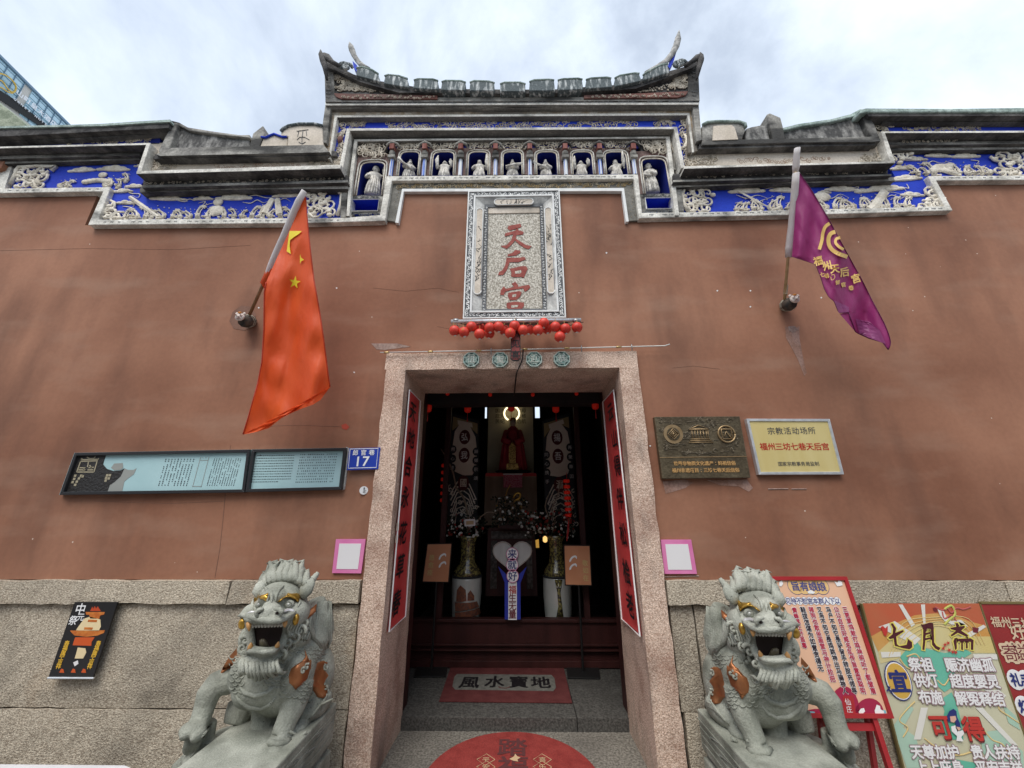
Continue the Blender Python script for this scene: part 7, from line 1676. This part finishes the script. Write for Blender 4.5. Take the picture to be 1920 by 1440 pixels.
# vases
POR = mat('porcelain', (.48, .50, .46), .15, (.55, .56, .52), 8, spec=.6, coat=.4); PORD = mat('porcelain_dark_band', (.06, .05, .035), .2, (.30, .26, .08), 45, (.45, .6), spec=.6, coat=.3); SHP = mat('porcelain_russet', (.28, .10, .05), .3, (.12, .06, .05), 40)
for nm, xc, xr in (('left', 875, 903), ('right', 1045, 1072)):
    t = thing('porcelain_vase', f'tall painted porcelain vase full of flowering branches, on the {nm} behind the timber barrier', 'vase', 'tall porcelain vases behind the barrier')
    Yv = 1.98; zb_ = at(xc, 1185, Y=Yv).z; x = at(xc, 1100, Y=Yv).x; zz = lambda py: at(xc, py, Y=Yv).z-zb_; rr = at(xr, 1090, Y=Yv).x-at(xc, 1090, Y=Yv).x
    t.location = (x, Yv, zb_)
    MB().lathe((0, 0, 0), [(rr*.8, 0), (rr*.92, zz(1150)), (rr, zz(1110)), (rr*1.0, zz(1085)), (rr*.97, zz(1079))], 28).build('body', POR, t, True)
    MB().lathe((0, 0, 0), [(rr*.975, zz(1079)), (rr*.9, zz(1070)), (rr*.55, zz(1055)), (rr*.48, zz(1040)), (rr*.52, zz(1015)), (rr*.76, zz(1004)), (rr*.7, zz(1003.5)), (rr*.45, zz(1012))], 28).build('neck', PORD, t, True)
    MB().lathe((0, 0, 0), [(rr*1.01, zz(1081)), (rr*1.01, zz(1077.5))], 28).build('black_band', BI, t, True)
    if nm == 'left':
        for P_ in ([(358, 810), (365, 705), (400, 660), (448, 700), (455, 800), (400, 812)], [(462, 800), (465, 735), (490, 705), (522, 760), (522, 800)], [(345, 820), (545, 815), (560, 870), (480, 880), (350, 900)], [(345, 910), (560, 880), (575, 940), (470, 950), (350, 950)]):
            T_ = [[P_[i_] for i_ in tr] for tr in tessellate_polygon([[Vector((*p, 0)) for p in P_]])]
            for _ in range(3): T_ = [x_ for a, b, c in T_ for x_ in ([a, ((a[0]+b[0])/2, (a[1]+b[1])/2), ((a[0]+c[0])/2, (a[1]+c[1])/2)], [((a[0]+b[0])/2, (a[1]+b[1])/2), b, ((b[0]+c[0])/2, (b[1]+c[1])/2)], [((a[0]+c[0])/2, (a[1]+c[1])/2), ((b[0]+c[0])/2, (b[1]+c[1])/2), c], [((a[0]+b[0])/2, (a[1]+b[1])/2), ((b[0]+c[0])/2, (b[1]+c[1])/2), ((a[0]+c[0])/2, (a[1]+c[1])/2)])]
            mb = MB()
            for tr in T_:
                V_ = [at(780+a/4.8, 960+b/4.8, Y=Yv-rr) for a, b in tr]; mb.add([Vector((v.x-x, -math.sqrt(max(0, (rr*1.02)**2-(v.x-x)**2)), v.z-zb_)) for v in V_], [(0, 1, 2)])
            mb.build('ship_painting', SHP, t)
    else:
        MB().tube([Vector((0, -rr*1.0, zz(1082))), Vector((.0, -rr*1.0, zz(1105))), Vector((.01, -rr*.98, zz(1130))), Vector((.0, -rr*.93, zz(1155)))], [.05, .02, .025, .05], 6, .2).build('gilt_column_painting', PORD, t, True)
        MB().ball((0, -rr*1.0, zz(1093)), (.035, .006, .045), 14, 8).build('round_painting', POR, t, True)
# branches, blossoms
BRN = mat('dry_branch', (.22, .17, .12), .8, (.30, .24, .18), 20); BLW = mat('white_blossom', (.66, .66, .62), .6); BLR = mat('red_berries', (.26, .03, .02), .4); LFD = mat('dark_leaves', (.025, .035, .02), .7)
def fl_cluster(lab, box, n, mats, par_mats=None, seed=1):
    t = thing('flower_arrangement', lab, 'flowers', 'flowers and branches above the vases'); q = random.Random(seed)
    for m, nm, k in mats:
        mb = MB()
        for i in range(k):
            c = at(q.uniform(box[0], box[2]), q.uniform(box[1], box[3]), Y=q.uniform(1.85, 2.1)); r = q.uniform(.008, .02)
            if nm == 'leaves': mb.tube([c, c+Vector((q.uniform(-.05, .05), q.uniform(-.03, .03), q.uniform(-.04, .05)))], [.003, .012], 4, .3)
            else: mb.ball(c, r, 7, 5)
        o = mb.build(nm, m, t, True); o['kind'] = 'stuff'
    return t
f_ = fl_cluster('white blossom and red berries with a crooked pale branch above the left vase', (838, 965, 908, 1006), 0, ((LFD, 'leaves', 160), (BLW, 'blossoms', 55), (BLR, 'berries', 28)), seed=1)
MB().tube([at(x, y, Y=1.95) for x, y in cv([(826, 841), (832, 850), (842, 868), (850, 888), (856, 915), (866, 928), (873, 945), (878, 975), (876, 1002)], 3)], [.006]*6+[.010]*8+[.013]*11, 7).build('branch', BRN, f_, True)
MB().tube([at(x, y, Y=1.9) for x, y in cv([(893, 980), (903, 968), (916, 960), (928, 962), (934, 955)], 3)], .007, 6).build('branch', BRN, f_, True)
f_ = fl_cluster('white blossom, red berries and paper tags above the right vase', (985, 958, 1078, 1008), 0, ((LFD, 'leaves', 170), (BLW, 'blossoms', 70), (BLR, 'berries', 55)), seed=2)
for L_ in ([(1035, 1002), (1040, 975), (1034, 955), (1045, 930), (1052, 900)], [(1062, 1000), (1068, 975), (1066, 955)], [(1020, 1000), (1030, 975), (1022, 950), (1030, 925)]): MB().tube([at(x, y, Y=1.95) for x, y in cv(L_, 3)], .008, 6).build('branch', BRN, f_, True)
f_ = fl_cluster('dark bouquet with white flowers on the altar edge below the pink card', (925, 930, 990, 988), 0, ((LFD, 'leaves', 170), (BLW, 'blossoms', 34), (MATS['altar_gilt'], 'gilt_buds', 16)), seed=3)
MB().tube([at(x, y, Y=1.9) for x, y in cv([(962, 934), (968, 925), (975, 926), (974, 934), (966, 938)], 3)], .012, 7).build('gilt_hook', LGOLD, f_, True)
MB().tube([at(x, y, Y=1.9) for x, y in cv([(948, 930), (952, 918), (957, 909)], 3)], .005, 5).build('gilt_chain', LGOLD, f_, True)
pk = thing('pink_card', 'small pink printed card hanging under the altar shelf', 'card'); qb('card', [(944, 889), (979, 889), (979, 914), (944, 914)], 2.4, .01, mat('pink_card_paper', (.45, .16, .20), .6, (.36, .05, .10), 60, (.45, .55)), pk); qb('card_rim', [(943, 888), (980, 888), (980, 890), (943, 890)], 2.39, .01, OFFW, pk)
wc = thing('white_card', 'small white framed card among the flowers above the left vase', 'card'); qb('card', [(870, 974), (891, 973), (891, 986), (871, 987)], 1.8, .008, OFFW, wc); qb('card_print', [(874, 977), (888, 976.5), (888, 983), (874, 984)], 1.797, .003, mat('card_ochre', (.5, .35, .2), .6), wc)
# heart-shaped sign with the ribbon
ht = thing('heart_sign', 'translucent heart-shaped sign with three round characters over a blue and white ribbon', 'sign')
def c9(x, y): return (780+x/4.8, 960+y/4.8)
HP = []
for k in range(40):
    a = 2*math.pi*k/40; X_ = 16*math.sin(a)**3; Z_ = 13*math.cos(a)-5*math.cos(2*a)-2*math.cos(3*a)-math.cos(4*a)
    HP.append(c9(867+X_*10.9, 400-Z_*10.2-10))
qb('heart', HP, 1.56, .012, mat('frosted_heart', (.36, .37, .36), .3, (.48, .48, .46), 5, stretch=(3, 1, .4), spec=.6), ht)
MB().tube([at(*p, Y=1.555) for p in HP+[HP[0]]], .006, 5).build('heart_rim', mat('heart_rim', (.45, .40, .36), .3, metal=.4), ht, True)
BRB = mat('royal_blue_ribbon', (.025, .04, .34), .5)
qb('ribbon', [c9(740, 490), c9(820, 570), c9(828, 650), c9(800, 640)], 1.545, .006, BRB, ht); qb('ribbon', [c9(998, 490), c9(930, 560), c9(912, 650), c9(940, 640)], 1.545, .006, BRB, ht)
qb('ribbon', [c9(798, 610), c9(940, 610), c9(942, 968), c9(798, 968)], 1.543, .006, BRB, ht); qb('ribbon_band', [c9(830, 630), c9(908, 630), c9(908, 972), c9(830, 972)], 1.536, .005, SWH, ht)
for x, y, ch in ((866, 378, '来'), (866, 475, '就'), (870, 575, '好')):
    c = at(*c9(x, y), Y=1.53); r_ = at(*c9(x+53, y), Y=1.53).x-c.x
    d = MB().tube([c, c+Vector((0, -.008, 0))], r_, 24).build('disc', SWH, ht); MB().tube([c+Vector((math.cos(a)*r_, -.009, math.sin(a)*r_)) for a in [k*math.pi/12 for k in range(25)]], .003, 4).build('disc_rim', MATS['pink_sheet'], d)
    cc = c+Vector((0, -.010, 0)); text(ht, 'character', ch, cc, cc, r_*1.55, MATS['navy_print'], bold=.02)
for k, ch in enumerate('福生无量'): cc = at(*c9(868, 700+74*k), Y=1.534); text(ht, 'character', ch, cc, cc, .085, MATS['sign_red'] if k == 0 else MATS['print_maroon'], bold=.02)
# two small orange notice stands
OR_ = mat('orange_notice', (.52, .22, .11), .5, (.56, .26, .14), 5); YCH = mat('yellow_char', (.55, .42, .18), .5)
for nm, Q, px_, base, chs, cx_, fish in (('left', [(802, 1021), (846, 1020), (840, 1091), (793, 1090)], 818, [(783, 1247), (840, 1247), (836, 1270), (775, 1271)], '愿愈痊', 808.5, (829, 1044)), ('right', [(1058.5, 1023.5), (1105, 1024), (1108.5, 1097), (1061, 1096)], 1085, [(1062, 1249), (1122, 1249), (1126, 1274), (1064, 1273)], '敬如在', 1096, (1074, 1048))):
    t = thing('notice_stand', f'black floor stand with a small orange notice, {nm} side just inside the doorway', 'notice stand', 'orange notices on black stands')
    P_ = [at(*p, Z=.094) for p in base]; MB().prism(P_, (0, 0, .012)).build('base', WIRE, t, bevel=.003)
    ym = sum(p.y for p in P_)/4; xm = sum(p.x for p in P_)/4
    tp = at(px_, 1092, Y=ym); MB().tube([Vector((xm, ym, .1)), Vector((tp.x, ym, tp.z))], .012, 8).build('pole', WIRE, t)
    Qe = [inq(Q, -.04, -.03), inq(Q, 1.04, -.03), inq(Q, 1.04, 1.03), inq(Q, -.04, 1.03)]
    qb('frame', Qe, ym-.01, .015, WIRE, t); qb('sheet', Q, ym-.014, .004, OR_, t)
    for k, ch in enumerate(chs):
        u_, v_ = (.24, .36+.2*k) if nm == 'left' else (.80, .44+.19*k); cc = at(*inq(Q, u_, v_), Y=ym-.0155); text(t, 'character', ch, cc, cc, .062, YCH, bold=.02)
    for dx, dy, s_ in ((-1, 0, 1), (1, 15, 1.1)):
        L_ = cv([(fish[0]-6, fish[1]+dy+6), (fish[0]-2, fish[1]+dy-2), (fish[0]+5, fish[1]+dy-5), (fish[0]+7, fish[1]+dy)], 3)
        MB().tube([at(a, b, Y=ym-.0155) for a, b in L_], [.001]+[.010]*(len(L_)-3)+[.006, .001], 5, .15).build('leaf_print', SWH, t)
# hanging hall lanterns
LDK = mat('hall_lantern_red', (.50, .022, .015), .5, emit=(1, .03, .01), estr=.05)
for k, (x, y, Y, wd) in enumerate(((803, 764, .95, 'at the left jamb'), (877, 765, 1.6, 'in front of the left banner'), (958.5, 763, 1.9, 'in front of the ring lamp'), (1042, 765, 1.6, 'in front of the right banner'), (1116, 759, .95, 'at the right jamb'))):
    t = thing('hall_lantern', 'small oval red lantern with tassel hanging in the hall, '+wd, 'lantern', 'red lanterns hanging in the hall'); c = at(x, y, Y=Y); t.location = c; r_ = at(x+6.5, y, Y=Y).x-c.x
    MB().lathe((0, 0, 0), [(r_*.6, -r_*1.3), (r_*.95, -r_*.9), (r_, 0), (r_*.95, r_*.9), (r_*.6, r_*1.3)], 16).build('shade', LDK, t, True)
    MB().tube([Vector((0, 0, -r_*1.3)), Vector((0, 0, -r_*2.6)), Vector((0, 0, -r_*4.0))], [.003, .004, .008], 5).build('tassel', CRED, t); MB().tube([Vector((0, 0, r_*1.3)), Vector((0, 0, r_*3))], .002, 4).build('cord', WIRE, t)
for x, y, r_, w_ in ((839, 738, 4, 'first'), (919, 740, 4, 'second'), (999, 740, 5, 'third'), (1081, 738, 5, 'fourth')):
    c = at(x, y, Y=.88); tag(MB().lathe(c, [(.012, -.018), (.02, -.01), (.02, .01), (.012, .018)], 12).build('beam_lantern', LDK, None, True), f'tiny red lantern on the beam under the lintel, {w_} from the left', 'lantern', 'tiny lanterns on the beam')
def drums(lab, x0, x1, y0, y1, n, Y):
    t = thing('drum_string', lab, 'decoration', 'strings of red drums beside the banners')
    for k in range(n): c = at(x0+(x1-x0)*k/(n-1), y0+(y1-y0)*k/(n-1), Y=Y); MB().lathe(c, [(.03, -.02), (.04, -.014), (.04, .014), (.03, .02)], 14).build('drum', LDK, t, True)
    MB().tube([at(x0, y0-16, Y=Y), at(x1, y1+10, Y=Y)], .003, 4).build('cord', CRED, t); MB().tube([at(x1, y1+8, Y=Y), at(x1-1, y1+30, Y=Y), at(x1-3, y1+48, Y=Y)], [.006, .012, .008], 5).build('tassel', CRED, t)
drums('string of six small red drums with tassel beside the left banner', 833.5, 831, 873, 938, 6, 1.9); drums('string of seven small red drums with tassel beside the right banner', 1062, 1066, 902, 966, 7, 1.9)
gl = thing('gold_lantern', 'tiny glowing golden lantern beside the neck of the right vase', 'lantern'); c = at(1022, 1011, Y=1.8); MB().lathe(c, [(.012, -.035), (.026, -.02), (.026, .018), (.01, .034)], 6).build('shade', mat('gold_glow', (.8, .5, .15), .4, (.35, .18, .04), 90, (.45, .55), emit=(1, .6, .2), estr=.9), gl)
qb('gilt_strip', [(1004, 1013), (1010, 1011), (1011, 1027), (1005, 1027)], 1.85, .01, mat('amber_glow', (.5, .3, .05), .4, emit=(1, .55, .1), estr=.25), gl)

# ================================================================== beyond the wall
ZT = 46.0
tw = thing('glass_tower', 'distant glass tower with gold ring logo and white hotel lettering at the upper left', 'building')
p1, p2 = at(-40, 72, Z=ZT), at(126, 236, Z=ZT); U_ = (p2-p1).normalized(); L_ = (p2-p1).length; Nn = U_.cross(Vector((0, 0, 1)))
GLASS = mat('tower_glass', (.34, .54, .64), .10, (.46, .64, .72), .12, (.4, .6), spec=.9); MUL = mat('tower_mullion', (.17, .26, .34), .5); PIER = mat('tower_pier', (.58, .55, .50), .7)
TB = p1.copy(); TB.z = 0
def tp(u, z, n=0): return p1+U_*(u*L_)+Vector((0, 0, z-ZT))+Nn*n
MB().prism([tp(-.5, 0), tp(1.5, 0), tp(1.5, ZT), tp(-.5, ZT)], -Nn*15).build('wall', PIER, tw)
nb = 22
fh = L_*1.0/10
for j in range(4):
    for i in range(-4, nb-4):
        u0, u1 = i/11+.003, (i+1)/11-.003
        if i == 5: continue
        MB().prism([tp(u0, ZT-(j+1)*fh+.05, .1), tp(u1, ZT-(j+1)*fh+.05, .1), tp(u1, ZT-j*fh-.05, .1), tp(u0, ZT-j*fh-.05, .1)], -Nn*.2).build('window', GLASS, tw)
        MB().prism([tp(u0, ZT-(j+.35)*fh, .16), tp(u1, ZT-(j+.35)*fh, .16), tp(u1, ZT-(j+.33)*fh, .16), tp(u0, ZT-(j+.33)*fh, .16)], -Nn*.05).build('mullion', MUL, tw)
        MB().prism([tp(u1, ZT-(j+1)*fh, .2), tp(u1+.004, ZT-(j+1)*fh, .2), tp(u1+.004, ZT-j*fh, .2), tp(u1, ZT-j*fh, .2)], -Nn*.1).build('mullion', MUL, tw)
MB().prism([tp(-.5, ZT, .3), tp(1.2, ZT, .3), tp(1.2, ZT+.25, .3), tp(-.5, ZT+.25, .3)], -Nn*.6).build('parapet', MUL, tw)
K_ = L_/12
MB().prism([atp(x, y, p1+Nn*.25, Nn) for x, y in ((-30, 152), (30, 189), (98, 244), (88, 246), (-30, 168))], Nn*.1).build('letter_shadow_strip', WIRE, tw)  # black strip painted in as the shadow behind the letters
SGW = mat('tower_letter_white', (.8, .8, .82), .4)
def wp(x, y): # pixel on the tower face
    return atp(x, y, p1+Nn*.5, Nn)
a, b = wp(38, 176), wp(101, 232); text(tw, 'lettering', '山町皇大酒店', a, b, (b-a).length/5.2, SGW, u=U_, v=(0, 0, 1), bold=.03)
a, b = wp(28, 186), wp(92, 238); text(tw, 'lettering', 'GANES HOTEL', a, b, (b-a).length/8, SGW, u=U_, v=(0, 0, 1), bold=.03)
MB().tube([wp(x, y) for x, y in cv([(-14, 140), (0, 138), (12, 142), (24, 152), (30, 164), (25, 173), (14, 166), (4, 152), (-6, 150)], 4)], .10*K_, 6).build('ring_logo', mat('tower_gold', (.62, .42, .08), .4), tw, True)
MB().tube([wp(x, y) for x, y in cv([(-10, 160), (4, 165), (14, 172), (24, 175)], 4)], .09*K_, 6).build('ring_logo', MATS['tower_gold'], tw, True)
nr = thing('neighbour_roof', 'mossy green slope of a neighbouring roof at the far left edge', 'roof')
MB().prism([at(x, y, Y=.9) for x, y in ((-80, 130), (0, 196), (22, 211), (46, 231), (46, 246), (-80, 246))], (0, 2.5, 0)).build('roof_slope', mat('mossy_tiles', (.17, .20, .14), .9, (.33, .36, .27), 5, (.4, .6), fine=.3, bump=.8, bscale=14, stretch=(1, 1, 2)), nr)
nw = tag(MB().pp([(-80, 270), (2, 288), (8, 293), (9, 302), (2, 314), (-80, 340)], -.07, .02).build('neighbour_wall_end', PLASTER), 'dark brown end of the neighbouring wall touching the frieze at the far left edge', 'wall')
# assumed houses across the lane, unseen, added to dim the lower gate
lw = tag(MB().box(-30, 30, -9.2, -8.9, -.25, 5.2).build('unseen_lane_house_wall', mat('darkened_whitewash', (.20, .18, .16), .9, (.30, .28, .25), 2)), kind='structure')  # wall colour darkened so less light bounces onto the gate
MB().box(-30, 30, -9.9, -8.5, 5.2, 5.35).build('eaves', BLACKST, lw)
